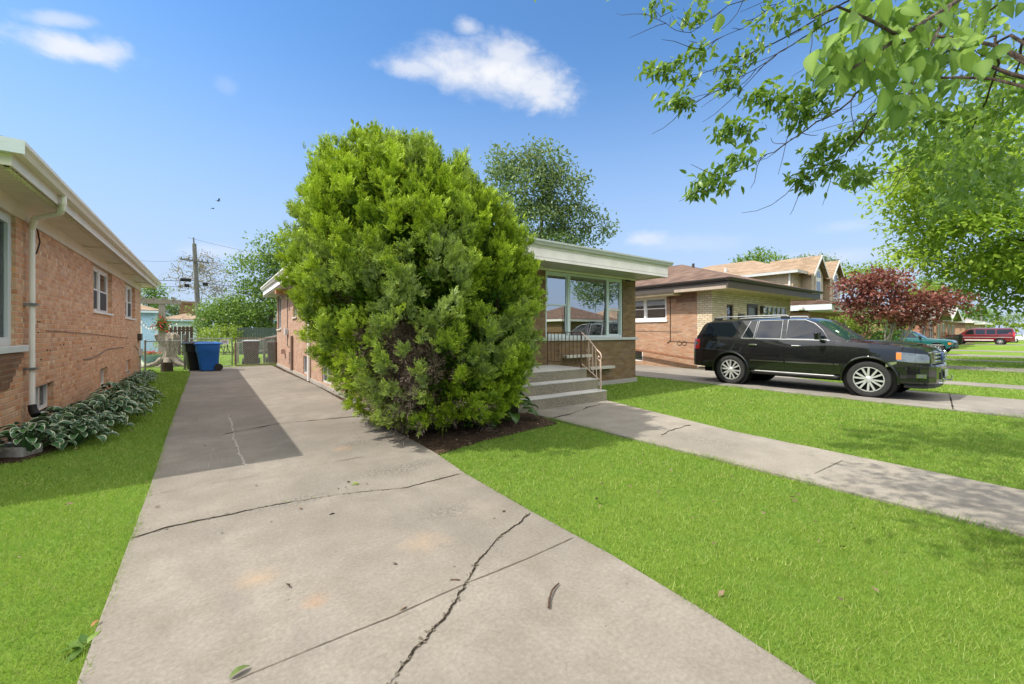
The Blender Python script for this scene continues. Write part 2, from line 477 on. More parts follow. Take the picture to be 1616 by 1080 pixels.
def concrete(name, col, patch=None, scale=1.0, stains=()):
    t = NT(name); p = t.pos()
    big = t.noise(p, 0.55, 6, 0.62); mid = t.noise(p, 3.4, 6, 0.65); fin = t.noise(p, 46.0, 5, 0.7); gr = t.noise(p, 210.0, 3, 0.6)
    c = t.mix(t.rng(big, 0.34, 0.64), mul(col, 0.76), mul(col, 1.12))
    c = t.mix(t.rng(mid, 0.38, 0.68, 0.0, 0.6), c, mul((col[0], col[1]*0.97, col[2]*0.92, 1), 0.70))
    c = t.mix(t.rng(t.noise(t.scale(p, (1.0, .35, 1)), 1.5, 6, 0.7), 0.50, 0.72, 0.0, 0.5), c, mul((col[0]*.92, col[1]*.95, col[2], 1), 0.66))
    c = t.mix(0.42, c, t.mix(t.rng(fin, 0.28, 0.72), (0.26, 0.25, 0.24, 1), (0.76, 0.76, 0.75, 1)), 'OVERLAY')
    # pitted surface: small dark chips
    pit = t.rng(t.noise(p, 19.0, 7, 0.72), 0.635, 0.70)
    zone = t.rng(t.noise(p, 1.1, 3, 0.5), 0.42, 0.62)
    pit = t.math('MULTIPLY', pit, zone)
    c = t.mix(t.math('MULTIPLY', pit, 0.75), c, mul(col, 0.32))
    spk = t.rng(gr, 0.68, 0.78)
    c = t.mix(t.math('MULTIPLY', spk, 0.7), c, mul(col, 0.35)); c = t.mix(t.math('MULTIPLY', t.rng(t.noise(p, 120.0, 3, 0.6), 0.66, 0.74), 0.5), c, mul(col, 1.6))
    h = t.math('ADD', t.math('MULTIPLY', fin, 0.5), t.math('MULTIPLY', pit, -1.2))
    if patch is not None:                                       # worn places where the stones show
        for (pc, pr, sq) in patch:
            q = t.n('VectorMath', {0: p, 1: tuple(pc)}, operation='SUBTRACT').outputs[0]
            q = t.scale(q, (1 / pr, 1 / (pr * sq), 0))
            ln = t.n('VectorMath', {0: q}, operation='LENGTH').outputs['Value']
            ed = t.math('ADD', ln, t.math('MULTIPLY', t.math('SUBTRACT', t.noise(p, 4.5, 5, 0.7), 0.5), 1.7))
            mk = t.rng(ed, 1.25, 0.2)
            vo = t.n('TexVoronoi', {'Vector': p, 'Scale': 38.0})
            pc2 = t.mix(t.rng(vo.outputs[0], 0.0, 0.55), mul(col, 1.3), mul(col, 0.62))
            c = t.mix(t.math('MULTIPLY', mk, 0.8), c, pc2)
            h = t.math('SUBTRACT', h, t.math('MULTIPLY', mk, t.math('MULTIPLY', vo.outputs[0], 2.0)))
    for (sc_, sr, scol) in stains:
        q = t.n('VectorMath', {0: p, 1: tuple(sc_)}, operation='SUBTRACT').outputs[0]
        ln = t.math('DIVIDE', t.n('VectorMath', {0: t.scale(q, (1, 1, 0))}, operation='LENGTH').outputs['Value'], sr)
        ed = t.math('ADD', ln, t.math('MULTIPLY', t.math('SUBTRACT', t.noise(p, 9.0, 5, 0.7), 0.5), 1.8))
        c = t.mix(t.rng(ed, 1.0, 0.0, 0.0, 0.34), c, scol)
    return t.done(t.bsdf(c, 0.88, 0.25, 0.0, t.bump(h, 0.38, 0.012)))

RUST = (0.36, 0.17, 0.06, 1)
CONC_C = (0.228, 0.208, 0.182, 1)
CONC = concrete('driveway_concrete', CONC_C,
                patch=[(G(640, 738), 0.55, 0.42), (G(560, 700), 0.30, 0.6), (G(470, 790), 0.4, 0.3), (G(715, 805), 0.28, 0.5)],
                stains=[(G(497, 948), 0.09, RUST), (G(405, 912), 0.14, (0.40, 0.27, 0.15, 1)), (G(670, 855), 0.2, (0.40, 0.29, 0.19, 1)), (G(540, 708), 0.16, (0.38, 0.24, 0.13, 1)), (G(760, 800), 0.25, (0.31, 0.27, 0.225, 1))])
CONC2 = concrete('walk_concrete', (0.285, 0.262, 0.228, 1), patch=[(G(1110, 695), 0.35, 1.6)])
CONC3 = concrete('side_drive_concrete', (0.245, 0.230, 0.208, 1))
TREAD_SKYLIT = concrete('skylit_tread_concrete', (0.56, 0.56, 0.54, 1))  # pale step tops: sky light put into the colour
STEPC = concrete('step_concrete', (0.30, 0.272, 0.205, 1), patch=[(Vector((6.1, 6.0, 0)), 0.7, 1.5), (Vector((5.6, 6.3, 0)), 0.9, 1.0)])  # darker risers: shade put into the colour, besides the exposed stones
FOUND = concrete('foundation_concrete', (0.42, 0.40, 0.37, 1))
CRACK = plain('crack_dirt', (0.028, 0.022, 0.016, 1), 0.95, 0.1, var=0.4, vs=30)
JOINT = plain('joint_dirt', (0.13, 0.11, 0.085, 1), 0.95, 0.1, var=0.4, vs=20)

def ground_mat():
    t = NT('lawn_ground'); p = t.pos()
    a = t.noise(p, 0.35, 5, 0.6); b = t.noise(p, 2.6, 5, 0.65); f = t.noise(t.scale(p, (1, 1, 1)), 70.0, 4, 0.75); g2 = t.noise(p, 17.0, 4, 0.7)
    c = t.mix(t.rng(a, 0.3, 0.7), (0.125, 0.225, 0.026, 1), (0.19, 0.30, 0.038, 1))
    c = t.mix(t.rng(b, 0.4, 0.75, 0, 0.5), c, (0.25, 0.36, 0.07, 1))
    c = t.mix(0.9, c, t.mix(f, (0.12, 0.12, 0.12, 1), (0.80, 0.80, 0.80, 1)), 'OVERLAY')
    c = t.mix(0.5, c, t.mix(g2, (0.25, 0.25, 0.25, 1), (0.75, 0.75, 0.75, 1)), 'OVERLAY')
    return t.done(t.bsdf(c, 0.9, 0.1, 0.0, t.bump(f, 0.8, 0.04)))
LAWN = ground_mat()

def soil_mat():
    t = NT('mulch_soil'); p = t.pos()
    vo = t.n('TexVoronoi', {'Vector': p, 'Scale': 42.0})
    c = t.mix(vo.outputs[1], (0.030, 0.020, 0.013, 1), (0.17, 0.115, 0.075, 1))
    c = t.mix(t.rng(t.noise(p, 7.0, 5, 0.7), 0.4, 0.65), c, (0.045, 0.032, 0.022, 1))
    return t.done(t.bsdf(c, 0.95, 0.1, 0.0, t.bump(t.math('ADD', vo.outputs[0], t.noise(p, 60, 4)), 0.9, 0.03)))
SOIL = soil_mat()

# ------------------------------------------------------------------ ground, driveways, walks
GZ = -0.03
gm = MB()
gm.quad((-450, -450, GZ), (450, -450, GZ), (450, 450, GZ), (-450, 450, GZ))
tag(gm.build('ground', LAWN, fix=False), kind='structure')

def slab(name, poly, mat, z=0.0, th=0.10):
    m = MB(); m.prism([(x, y, z) for x, y in poly], (0, 0, -th))
    o = m.build(name, mat, loc=(poly[0][0], poly[0][1], 0), bevel=0.008)
    return tag(o, kind='structure')

def strip(pts, w0, wob=0.3, step=0.03, z=0.004, jag=0.0, seed=0, rag=0.5):
    """thin irregular ribbon along a polyline on the ground: a crack or a joint"""
    rr = random.Random(seed); m = MB(); P = []
    for a, b in zip(pts[:-1], pts[1:]):
        n = max(2, int((b - a).length / step))
        for i in range(n): P.append(a.lerp(b, i / n))
    P.append(pts[-1]); L = []; wk = 1.0; off = 0.0
    for i, p in enumerate(P):
        t = (P[min(i+1, len(P)-1)] - P[max(i-1, 0)]).normalized(); s = Vector((t.y, -t.x, 0))
        wk = max(0.25, min(2.2, wk + rr.uniform(-rag, rag))); off = off * 0.8 + rr.uniform(-jag, jag)
        ww = w0 * wk * (0.3 if i in (0, len(P)-1) else 1)
        c = p + s * off
        L.append((c + s * ww / 2, c - s * ww / 2))
    vs = []
    for a, b in L: vs += [(a.x, a.y, z), (b.x, b.y, z)]
    m.add(vs, [(2*i, 2*i+1, 2*i+3, 2*i+2) for i in range(len(L)-1)])
    return m

left_e = [G(300, 587.5), G(268, 672), G(236, 770), G(205, 850), G(160, 968), G(120, 1080), (-0.62, 0.3), (-0.65, -3.6)]
right_e = [(2.75, -3.6), (2.30, 0.25), G(1293, 1080), G(1106, 959), G(964, 874), G(838, 806), G(735, 747), G(690, 716), G(575, 652), G(500, 609), G(450, 587)]
DRIVE = [(p[0], p[1]) for p in left_e + right_e] + [(2.25, 21.4), (-0.75, 21.4)]
drive = slab('driveway', DRIVE, CONC)
OFF[drive] = Vector((DRIVE[0][0], DRIVE[0][1], 0))

def P2(l): return [G(a, b) for a, b in l]
strip(P2([(612, 1085), (660, 1020), (687, 991), (711, 960), (736, 922), (751, 891), (791, 847), (812, 832), (837, 810)]), 0.0065, jag=0.006, seed=3, step=0.016, rag=.8).build('crack', CRACK, drive, fix=False)
strip(P2([(206, 850), (262, 833), (320, 821), (400, 804), (470, 791), (530, 781), (600, 774), (640, 770), (690, 757), (728, 747)]), 0.011, jag=0.005, seed=5, step=0.03).build('joint', CRACK, drive, fix=False)
strip(P2([(364, 1078), (400, 1062), (500, 1021), (620, 973), (736, 921), (830, 883), (905, 849)]), 0.0055, jag=0.001, seed=6, rag=0.25).build('joint', JOINT, drive, fix=False)
strip(P2([(352, 686), (440, 669), (576, 656)]), 0.030, jag=0.004, seed=7, step=0.05).build('joint', CRACK, drive, fix=False)
strip(P2([(232, 783), (330, 764), (480, 738), (574, 721)]), 0.007, jag=0.001, seed=8, rag=0.3).build('joint', JOINT, drive, fix=False)
strip(P2([(345, 622), (430, 618), (505, 613)]), 0.010, jag=0.002, seed=9, step=0.06).build('joint', JOINT, drive, fix=False)
# weathered white efflorescence veins in the shaded slab
VEIN = plain('mineral_vein', (0.34, 0.315, 0.28, 1), 0.9, 0.1, var=0.3, vs=40)
strip(P2([(361, 655), (367, 680), (373, 700), (381, 722), (388, 735)]), 0.013, jag=0.01, seed=10, step=0.03).build('mineral_stain', VEIN, drive, fix=False)
strip(P2([(336, 708), (331, 728), (328, 742)]), 0.008, jag=0.01, seed=12, step=0.03).build('mineral_stain', VEIN, drive, fix=False)
# chipped spots and dirt along the crack and the long joint
rr_ = random.Random(4)
for pts in (P2([(612, 1085), (660, 1020), (687, 991), (711, 960), (736, 922), (751, 891), (791, 847), (837, 810)]), P2([(206, 850), (320, 821), (400, 804), (530, 781), (640, 770), (728, 747)])):
    m = MB()
    for k in range(70):
        i = rr_.randrange(len(pts) - 1); c = pts[i].lerp(pts[i + 1], rr_.random()); c = c + Vector((rr_.gauss(0, .012), rr_.gauss(0, .012), 0)); n = rr_.randint(4, 6); r0 = rr_.uniform(.003, .011)
        m.add([(c.x + r0 * rr_.uniform(.5, 1.3) * math.cos(6.283 * j / n), c.y + r0 * rr_.uniform(.5, 1.3) * math.sin(6.283 * j / n), .0055 + k * 1e-5) for j in range(n)], [tuple(range(n))])
    m.build('chipped_edge', JOINT, drive, fix=False)
# tufts of grass and dirt in the long joint
WALK = [(4.72, 6.05), (4.80, 0.2), (4.85, -3.6), (6.15, -3.6), (6.12, 0.2), (6.30, 3.0), (6.95, 5.95), (6.95, 6.05)]
walk = slab('path', WALK, CONC2)
OFF[walk] = Vector((WALK[0][0], WALK[0][1], 0))
strip(P2([(868, 661), (884, 657), (900, 654), (917, 648), (930, 642), (946, 640), (962, 633)]), 0.022, jag=0.012, seed=20, step=0.04).build('crack', CRACK, walk, fix=False)
strip(P2([(1043, 687), (1060, 680), (1072, 676), (1089, 671)]), 0.022, jag=0.012, seed=21, step=0.04).build('crack', CRACK, walk, fix=False)
strip(P2([(1285, 748), (1330, 727)]), 0.007, seed=22, rag=0.2).build('joint', JOINT, walk, fix=False)
D2 = [(11.35, -6), (14.3, -6), (14.35, 3), (15.75, 6), (15.78, 24), (11.9, 24), (11.75, 8.5), (11.45, 3)]
d2 = slab('driveway', D2, CONC3)
OFF[d2] = Vector((D2[0][0], D2[0][1], 0))
strip([Vector((11.45, 1.35, 0)), Vector((14.3, 1.75, 0))], 0.014, jag=0.001, seed=23).build('joint', CRACK, d2, fix=False)
strip([Vector((11.8, 11.0, 0)), Vector((15.7, 12.2, 0))], 0.03, jag=0.01, seed=24).build('joint', CRACK, d2, fix=False)
slab('path', [(17.0, -6), (18.1, -6), (18.2, 7.5), (17.1, 7.5)], CONC3)
slab('driveway', [(24.4, -6), (26.6, -6), (26.8, 22), (24.5, 22)], CONC3)
slab('path', [(32.2, -6), (33.3, -6), (33.3, 8), (32.2, 8)], CONC3)
slab('driveway', [(38.0, -6), (41.0, -6), (41.2, 22), (38.2, 22)], CONC3)
slab('driveway', [(48.9, -6), (51.5, -6), (51.5, 22), (48.9, 22)], CONC3)
slab('driveway', [(74.5, -6), (79.5, -6), (79.5, 22), (74.5, 22)], CONC3)
# street and public walk behind the photographer (they show in the window glass)
ASPH = plain('asphalt', (0.06, 0.06, 0.062, 1), 0.9, 0.2, var=0.25, vs=2.0, bump=0.3, bs=90)
slab('road', [(-200, -17.0), (200, -17.0), (200, -8.6), (-200, -8.6)], ASPH, z=-0.018)
slab('pavement', [(-200, -6.02), (200, -6.02), (200, -4.6), (-200, -4.6)], CONC3, z=0.002)
# planting beds
bed1 = tag(MB().prism([(x, y, -0.012) for x, y in [(-2.1, 7.2), (-1.75, 7.2), (-1.42, 8.0), (-1.28, 10.5), (-1.35, 13.2), (-1.65, 14.6), (-1.6, 18.5), (-1.75, 20.4), (-2.1, 20.4)]], (0, 0, -0.1)).build('planting_bed', SOIL), kind='structure')
bedp = [G(575, 655), G(600, 668), G(640, 690), G(690, 716), G(760, 694), G(830, 678), G(880, 667), (4.72, 5.6), (4.72, 7.9), (2.45, 7.9), (2.45, 9.9)]
BED2 = [(p[0], p[1]) for p in bedp]
tag(MB().prism([(x, y, -0.010) for x, y in BED2], (0, 0, -0.1)).build('planting_bed', SOIL), kind='structure')
EDGE = [(p[0], p[1]) for p in [G(575, 652), G(500, 609), G(450, 587)]] + [(2.25, 21.2), (2.5, 21.2), (2.5, 9.5)]
tag(MB().prism([(x, y, -0.008) for x, y in EDGE], (0, 0, -0.1)).build('planting_bed', SOIL), kind='structure')
# ------------------------------------------------------------------ house kit
class Plane:
    """a wall plane: p0, horizontal direction u, outward normal n"""
    def __init__(s, p0, u, n):
        s.p0, s.u, s.n = Vector(p0), Vector(u), Vector(n)
    def P(s, u, z, d=0.0):
        return s.p0 + s.u * u + s.n * d + Vector((0, 0, z))
    def box(s, mb, u0, u1, z0, z1, d0, d1):
        c = [s.P(a, b, d) for d in (d0, d1) for (a, b) in ((u0, z0), (u1, z0), (u1, z1), (u0, z1))]
        mb.add(c, [(0,1,2,3),(7,6,5,4),(0,4,5,1),(1,5,6,2),(2,6,7,3),(3,7,4,0)])
        return mb

FRONT = lambda x0, y: Plane((x0, y, 0), (1, 0, 0), (0, -1, 0))     # faces the street
EAST = lambda x, y0: Plane((x, y0, 0), (0, 1, 0), (1, 0, 0))       # faces +x
WEST = lambda x, y0: Plane((x, y0, 0), (0, 1, 0), (-1, 0, 0))      # faces -x

def wall(mb, pl, u0, u1, z0, z1, ops=(), reveal=0.1):
    us = sorted({u0, u1} | {min(max(o[k], u0), u1) for o in ops for k in (0, 1)})
    zs = sorted({z0, z1} | {min(max(o[k], z0), z1) for o in ops for k in (2, 3)})
    for a, b in zip(us[:-1], us[1:]):
        for c, d in zip(zs[:-1], zs[1:]):
            um, zm = (a + b) / 2, (c + d) / 2
            if any(o[0] < um < o[1] and o[2] < zm < o[3] for o in ops): continue
            mb.quad(pl.P(a, c), pl.P(b, c), pl.P(b, d), pl.P(a, d))
    for (a, b, c, d) in [o[:4] for o in ops]:
        for (e, f) in (((a, c), (b, c)), ((b, c), (b, d)), ((b, d), (a, d)), ((a, d), (a, c))):
            mb.quad(pl.P(*e), pl.P(*f), pl.P(f[0], f[1], -reveal), pl.P(e[0], e[1], -reveal))
    return mb

def window(house, pl, op, cols=1, rail=None, fr=0.055, recess=0.09, mf=None, mg=None, back=None, sill=None, sillm=None, mul_w=None, blinds=None, splits=None, name='window'):
    """frame with its panes, sill and what hangs behind, set in the opening op=(u0,u1,z0,z1)"""
    u0, u1, z0, z1 = op[:4]
    mf = mf or WHITE; mg = mg or GLASS
    m = MB(); d0, d1 = -recess - 0.05, -recess + 0.02
    pl.box(m, u0, u0 + fr, z0, z1, d0, d1); pl.box(m, u1 - fr, u1, z0, z1, d0, d1)
    pl.box(m, u0 + fr, u1 - fr, z0, z0 + fr, d0, d1); pl.box(m, u0 + fr, u1 - fr, z1 - fr, z1, d0, d1)
    iu0, iu1, iz0, iz1 = u0 + fr, u1 - fr, z0 + fr, z1 - fr
    if splits is None: splits = [iu0 + (iu1 - iu0) * i / cols for i in range(cols + 1)]
    else: splits = [iu0] + list(splits) + [iu1]
    mw = mul_w or fr
    for s in splits[1:-1]: pl.box(m, s - mw / 2, s + mw / 2, iz0, iz1, d0, d1 + 0.006)
    rails = rail if isinstance(rail, (list, tuple)) else [rail] * (len(splits) - 1)
    panes = []; n = len(splits) - 1
    sf = fr * 0.6
    for i in range(n):
        a = splits[i] + (mw / 2 if i else 0); b = splits[i + 1] - (mw / 2 if i < n - 1 else 0)
        # sash members
        if rails[i]:
            zm = iz0 + (iz1 - iz0) * rails[i]
            for (c, d, dd) in ((iz0, zm + sf / 2, -0.028), (zm - sf / 2, iz1, 0.0)):
                e0, e1 = d0 + 0.02 + dd, d1 - 0.015 + dd
                pl.box(m, a + .001, a + sf, c, d, e0, e1); pl.box(m, b - sf, b - .001, c, d, e0, e1)
                pl.box(m, a + sf, b - sf, c, c + sf, e0, e1); pl.box(m, a + sf, b - sf, d - sf, d, e0, e1)
                panes.append((a + sf, b - sf, c + sf, d - sf, -recess - 0.012 + dd))
        else:
            panes.append((a, b, iz0, iz1, -recess - 0.015))
    f = m.build(name, mf, house)
    for (a, b, c, d, dd) in panes:
        g = MB(); pl.box(g, a, b, c, d, dd - 0.004, dd); g.build('pane', mg, f)
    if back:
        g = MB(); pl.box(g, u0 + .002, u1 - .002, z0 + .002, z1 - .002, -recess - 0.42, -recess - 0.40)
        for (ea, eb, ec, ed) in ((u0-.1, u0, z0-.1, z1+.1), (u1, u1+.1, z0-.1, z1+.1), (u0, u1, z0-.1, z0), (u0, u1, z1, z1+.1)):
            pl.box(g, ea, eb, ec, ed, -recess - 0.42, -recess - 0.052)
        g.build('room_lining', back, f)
    if blinds:
        lo, hi, bm = blinds; g = MB(); z = iz0 + (iz1 - iz0) * lo; ze = iz0 + (iz1 - iz0) * hi
        while z < ze:
            pl.box(g, iu0 + .01, iu1 - .01, z, z + 0.026, -recess - 0.10, -recess - 0.088); z += 0.032
        g.build('blind', bm, f)
    if sill:
        ov, th, pr = sill
        g = MB(); pl.box(g, u0 - ov, u1 + ov, z0 - th, z0, -recess + 0.021, pr); g.build('sill', sillm or WHITE, f, bevel=0.006)
    return f

def hip_roof(mb, x0, x1, y0, y1, z, slope, th=0.06):
    hw = (x1 - x0) / 2; hd = (y1 - y0) / 2
    if hw <= hd:
        r = hw * slope; A = ((x0+x1)/2, y0 + hw, z + r); B = ((x0+x1)/2, y1 - hw, z + r)
        E = [(x0,y0,z),(x1,y0,z),(x1,y1,z),(x0,y1,z)]
        mb.add(E + [A, B], [(0,1,4),(1,2,5,4),(2,3,5),(3,0,4,5)])
    else:
        r = hd * slope; A = (x0 + hd, (y0+y1)/2, z + r); B = (x1 - hd, (y0+y1)/2, z + r)
        E = [(x0,y0,z),(x1,y0,z),(x1,y1,z),(x0,y1,z)]
        mb.add(E + [A, B], [(0,1,5,4),(1,2,5),(2,3,4,5),(3,0,4)])
    mb.box(x0, x1, y0, y1, z - th, z - 0.002)
    return mb

def ring(mb, x0, x1, y0, y1, z0, z1, th, sides='snwe'):
    """a band running round a rectangle, th thick inwards"""
    if 's' in sides: mb.box(x0, x1, y0, y0 + th, z0, z1)
    if 'n' in sides: mb.box(x0, x1, y1 - th, y1, z0, z1)
    if 'w' in sides: mb.box(x0, x0 + th, y0 + th, y1 - th, z0, z1)
    if 'e' in sides: mb.box(x1 - th, x1, y0 + th, y1 - th, z0, z1)
    return mb

def gutter_prof(mb, a, b, out, h=0.11, d=0.12, top=0.0):
    """K-style gutter from a to b (points at the fascia, top edge), out = outward direction"""
    a, b, o = Vector(a), Vector(b), Vector(out)
    prof = [(0, 0), (0, -h), (d * 0.62, -h), (d * 0.78, -h * 0.62), (d, -h * 0.35), (d, 0), (d - 0.012, 0), (d - 0.012, -h * 0.3), (d * 0.6, -h + 0.012), (0.01, -h + 0.012), (0.01, 0)]
    mb.prism([a + o * p + Vector((0, 0, q)) for p, q in prof], b - a)
    return mb

# palettes (albedo)
CHI = [(0.597, 0.328, 0.191, 1), (0.549, 0.286, 0.168, 1), (0.632, 0.364, 0.220, 1), (0.513, 0.257, 0.151, 1), (0.573, 0.310, 0.185, 1), (0.656, 0.406, 0.250, 1), (0.597, 0.322, 0.197, 1), (0.620, 0.346, 0.209, 1), (0.537, 0.280, 0.168, 1), (0.609, 0.358, 0.220, 1)]
BRK_LEFT = brick('common_brick', CHI, (0.616, 0.470, 0.325, 1), 0.205, 0.073, 0.012, dirt=0.06, fleck=(0.784, 0.616, 0.403, 1))
BRK_DARK = brick('dark_brick', [mul(c, 0.42) for c in CHI[:7]], (0.22, 0.16, 0.12, 1), 0.205, 0.073, 0.011)
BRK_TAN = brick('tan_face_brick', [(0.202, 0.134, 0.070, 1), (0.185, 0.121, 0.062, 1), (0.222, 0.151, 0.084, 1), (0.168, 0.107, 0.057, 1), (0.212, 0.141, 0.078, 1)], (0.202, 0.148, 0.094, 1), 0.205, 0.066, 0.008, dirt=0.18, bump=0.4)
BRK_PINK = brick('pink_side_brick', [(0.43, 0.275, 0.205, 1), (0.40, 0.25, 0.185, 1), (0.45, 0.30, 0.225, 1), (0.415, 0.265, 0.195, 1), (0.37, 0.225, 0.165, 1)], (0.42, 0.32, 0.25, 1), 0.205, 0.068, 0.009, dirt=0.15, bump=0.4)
BRK_ORANGE = brick('orange_brick', [(0.378, 0.216, 0.136, 1), (0.352, 0.198, 0.123, 1), (0.405, 0.246, 0.158, 1), (0.361, 0.207, 0.132, 1), (0.387, 0.251, 0.167, 1)], (0.396, 0.308, 0.224, 1), 0.205, 0.070, 0.010, dirt=0.15)
BRK_BUFF = brick('buff_brick', [(0.60, 0.52, 0.38, 1), (0.56, 0.48, 0.35, 1), (0.63, 0.55, 0.41, 1), (0.55, 0.46, 0.33, 1)], (0.24, 0.19, 0.13, 1), 0.215, 0.085, 0.013, dirt=0.08)
BRK_RED = brick('red_brick', [(0.36, 0.13, 0.085, 1), (0.32, 0.11, 0.07, 1), (0.40, 0.16, 0.10, 1), (0.34, 0.13, 0.08, 1)], (0.42, 0.33, 0.27, 1))
ROOF_DK = shingle('dark_shingles', [(0.040, 0.038, 0.037, 1), (0.055, 0.05, 0.05, 1), (0.03, 0.03, 0.03, 1)])
ROOF_BR = shingle('brown_shingles', [(0.175, 0.115, 0.088, 1), (0.145, 0.095, 0.072, 1), (0.20, 0.135, 0.105, 1), (0.125, 0.082, 0.064, 1)])
ROOF_TAN = shingle('tan_shingles', [(0.33, 0.245, 0.175, 1), (0.30, 0.22, 0.155, 1), (0.36, 0.27, 0.195, 1), (0.27, 0.195, 0.135, 1)])
ROOF_GR = shingle('grey_shingles', [(0.30, 0.28, 0.26, 1), (0.26, 0.245, 0.23, 1), (0.34, 0.32, 0.30, 1)])
SOFFIT = siding('soffit_panel', (0.74, 0.69, 0.58, 1), 0.10, vert=True)
SOFFITG = siding('grey_soffit', (0.50, 0.49, 0.47, 1), 0.10)
FASCW = siding('white_fascia_boards', (0.90, 0.84, 0.83, 1), 0.195)
SID_BLUE = siding('blue_siding', (0.36, 0.55, 0.72, 1), 0.12)
SID_TAN = siding('tan_siding', (0.50, 0.40, 0.29, 1), 0.13)
WIRE = plain('black_cable', (0.018, 0.017, 0.016, 1), 0.5, 0.3, var=0)
GREYWIRE = plain('grey_cable', (0.20, 0.17, 0.15, 1), 0.6, 0.3, var=0.1)
SCREEN = plain('dark_insect_screen', (0.05, 0.05, 0.052, 1), 0.55, 0.3, var=0.1)

# ------------------------------------------------------------------ house on the left
def left_house():
    X, Y0, Y1 = -2.05, 7.05, 20.4
    h = thing('brick_house', 'orange common brick house with cream eaves and white downspout beside the hosta bed', 'house', (X, Y0, 0))
    e = EAST(X, 0)
    wa, wb = (12.72, 14.85, 1.95, 2.99), (16.95, 18.95, 1.93, 2.99)
    wf = (7.10, 8.22, 1.30, 2.99)
    b1, b2, b3 = (8.98, 9.85, 0.27, 0.68), (13.45, 14.25, 0.20, 0.62), (17.2, 18.0, 0.22, 0.62)
    m = MB()
    wall(m, e, Y0, Y1, GZ - .05, 3.18, [wa, wb, wf, b1, b2, b3], 0.13)
    wall(m, FRONT(X - 8.2, Y0), 0, 8.2, GZ - .05, 3.18)
    wall(m, Plane((X - 8.2, Y1, 0), (1, 0, 0), (0, 1, 0)), 0, 8.2, GZ - .05, 3.18)
    wall(m, WEST(X - 8.2, 0), Y0, Y1, GZ - .05, 3.18)
    m.build('wall', BRK_LEFT, h, fix=False)
    # stepped dark corbel bricks under the near window
    c = MB()
    for k in range(6):
        e.box(c, 7.06, 8.30 - k * 0.075, 1.29 - 0.085 - (k + 1) * 0.073, 1.29 - 0.085 - k * 0.073 - 0.001, 0.0005, 0.055 - 0.006 * k)
    c.build('brick_corbel', BRK_DARK, h)
    fz = MB()
    e.box(fz, Y0, Y1, 2.99, 3.19, 0.002, 0.028); fz.build('frieze_board', CREAM, h)
    for op in (wa, wb):
        window(h, e, op, 2, 0.5, 0.06, 0.10, back=DARKROOM, sill=(0.02, 0.05, 0.035), mul_w=0.16, mg=GLASS)
    for op, nm in ((wa, 0), (wb, 1)):
        u0, u1 = op[:2]; um = (u0 + u1) / 2
        for a, b in ((u0 + .10, um - .12), (um + .12, u1 - .10)):
            e.box(MB(), a, b, op[2] + .08, op[2] + 0.50, -0.098, -0.095).build('insect_screen', SCREEN, h)
    window(h, e, wf, 1, None, 0.11, 0.06, mf=BLUEWHITE, back=CURTAIN, mg=GLASSC)
    sl_ = MB(); e.box(sl_, 7.06, 8.40, 1.215, 1.298, -0.12, 0.075); sl_.build('sill', BLUEWHITE, h, bevel=0.006)
    for i, op in enumerate((b1, b2, b3)):
        window(h, e, op, 2 if i == 0 else 1, None, 0.04, 0.09, back=DARKROOM, sill=(0.0, 0.03, 0.01), name='basement_window', blinds=(0.0, 1.0, CREAM) if i == 0 else None, mg=GLASSC if i == 0 else GLASS)
    # eaves: soffit, ventilated edge, fascia, gutter, roof
    ex, ey = -1.64, 6.40
    x1 = X - 8.2 - 0.45; yb = 20.95
    s = MB(); s.box(x1, ex, ey, yb, 3.19, 3.21); s.build('soffit', SOFFIT, h)
    v = MB(); y = ey + 0.05; zz = []
    while y < yb - .1:
        zz += [(ex - 0.012, y), (ex - 0.012, y + .075), (ex - 0.06, y + .085), (ex - 0.06, y + .112)]; y += 0.115
    vv = [];
    for (a, b) in zz: vv += [(a, b, 3.150), (a, b, 3.189), (ex - 0.004, b, 3.150), (ex - .004, b, 3.189)]
    v.add(vv, [q for i in range(len(zz) - 1) for q in ((4*i, 4*i+4, 4*i+5, 4*i+1), (4*i, 4*i+2, 4*i+6, 4*i+4))])
    sv = v.build('soffit_vent', CREAM, h, fix=False)
    MB().box(ex - .066, ex - .005, ey + .05, yb - .1, 3.1835, 3.1885).build('vent_slot', BLACK, sv)
    for yy in (11.6, 14.0, 16.4, 18.8): MB().box(X + 0.03, ex - 0.07, yy, yy + 0.20, 3.160, 3.189).build('eave_bracket', CREAM, h)
    f = MB(); ring(f, x1, ex + 0.022, ey - 0.022, yb, 3.165, 3.375, 0.022); f.build('fascia', CREAM, h)
    g = MB(); gutter_prof(g, (ex + 0.023, ey - 0.14, 3.40), (ex + 0.023, yb, 3.40), (1, 0, 0)); g.build('gutter', CREAM, h)
    g = MB(); gutter_prof(g, (x1, ey - 0.023, 3.40), (ex + 0.021, ey - 0.023, 3.40), (0, -1, 0), 0.12, 0.12)
    g.box(ex - 0.25, ex + 0.14, ey - 0.142, ey - 0.139, 3.27, 3.41); g.build('gutter', BLUEWHITE, h)
    r = MB(); hip_roof(r, x1 - 0.02, ex + 0.05, ey - 0.06, yb + .02, 3.43, 0.38, 0.05); r.build('roof', ROOF_DK, h, fix=False)
    # downspout from the gutter to the corner by the window
    dp = MB()
    path = [Vector(p) for p in ((-1.57, 7.98, 3.33), (-1.57, 7.98, 3.20), (-1.585, 8.02, 3.12), (-1.63, 8.09, 3.075), (-1.85, 8.36, 3.055), (-1.945, 8.475, 3.04), (-1.975, 8.52, 2.99), (-1.98, 8.53, 2.9), (-1.98, 8.53, 0.60), (-1.98, 8.53, 0.46))]
    dp.tube(path, 0.031, 10)
    for (z) in (3.10,): pass
    dpo = dp.build('downspout', WHITE, h, smooth=30)
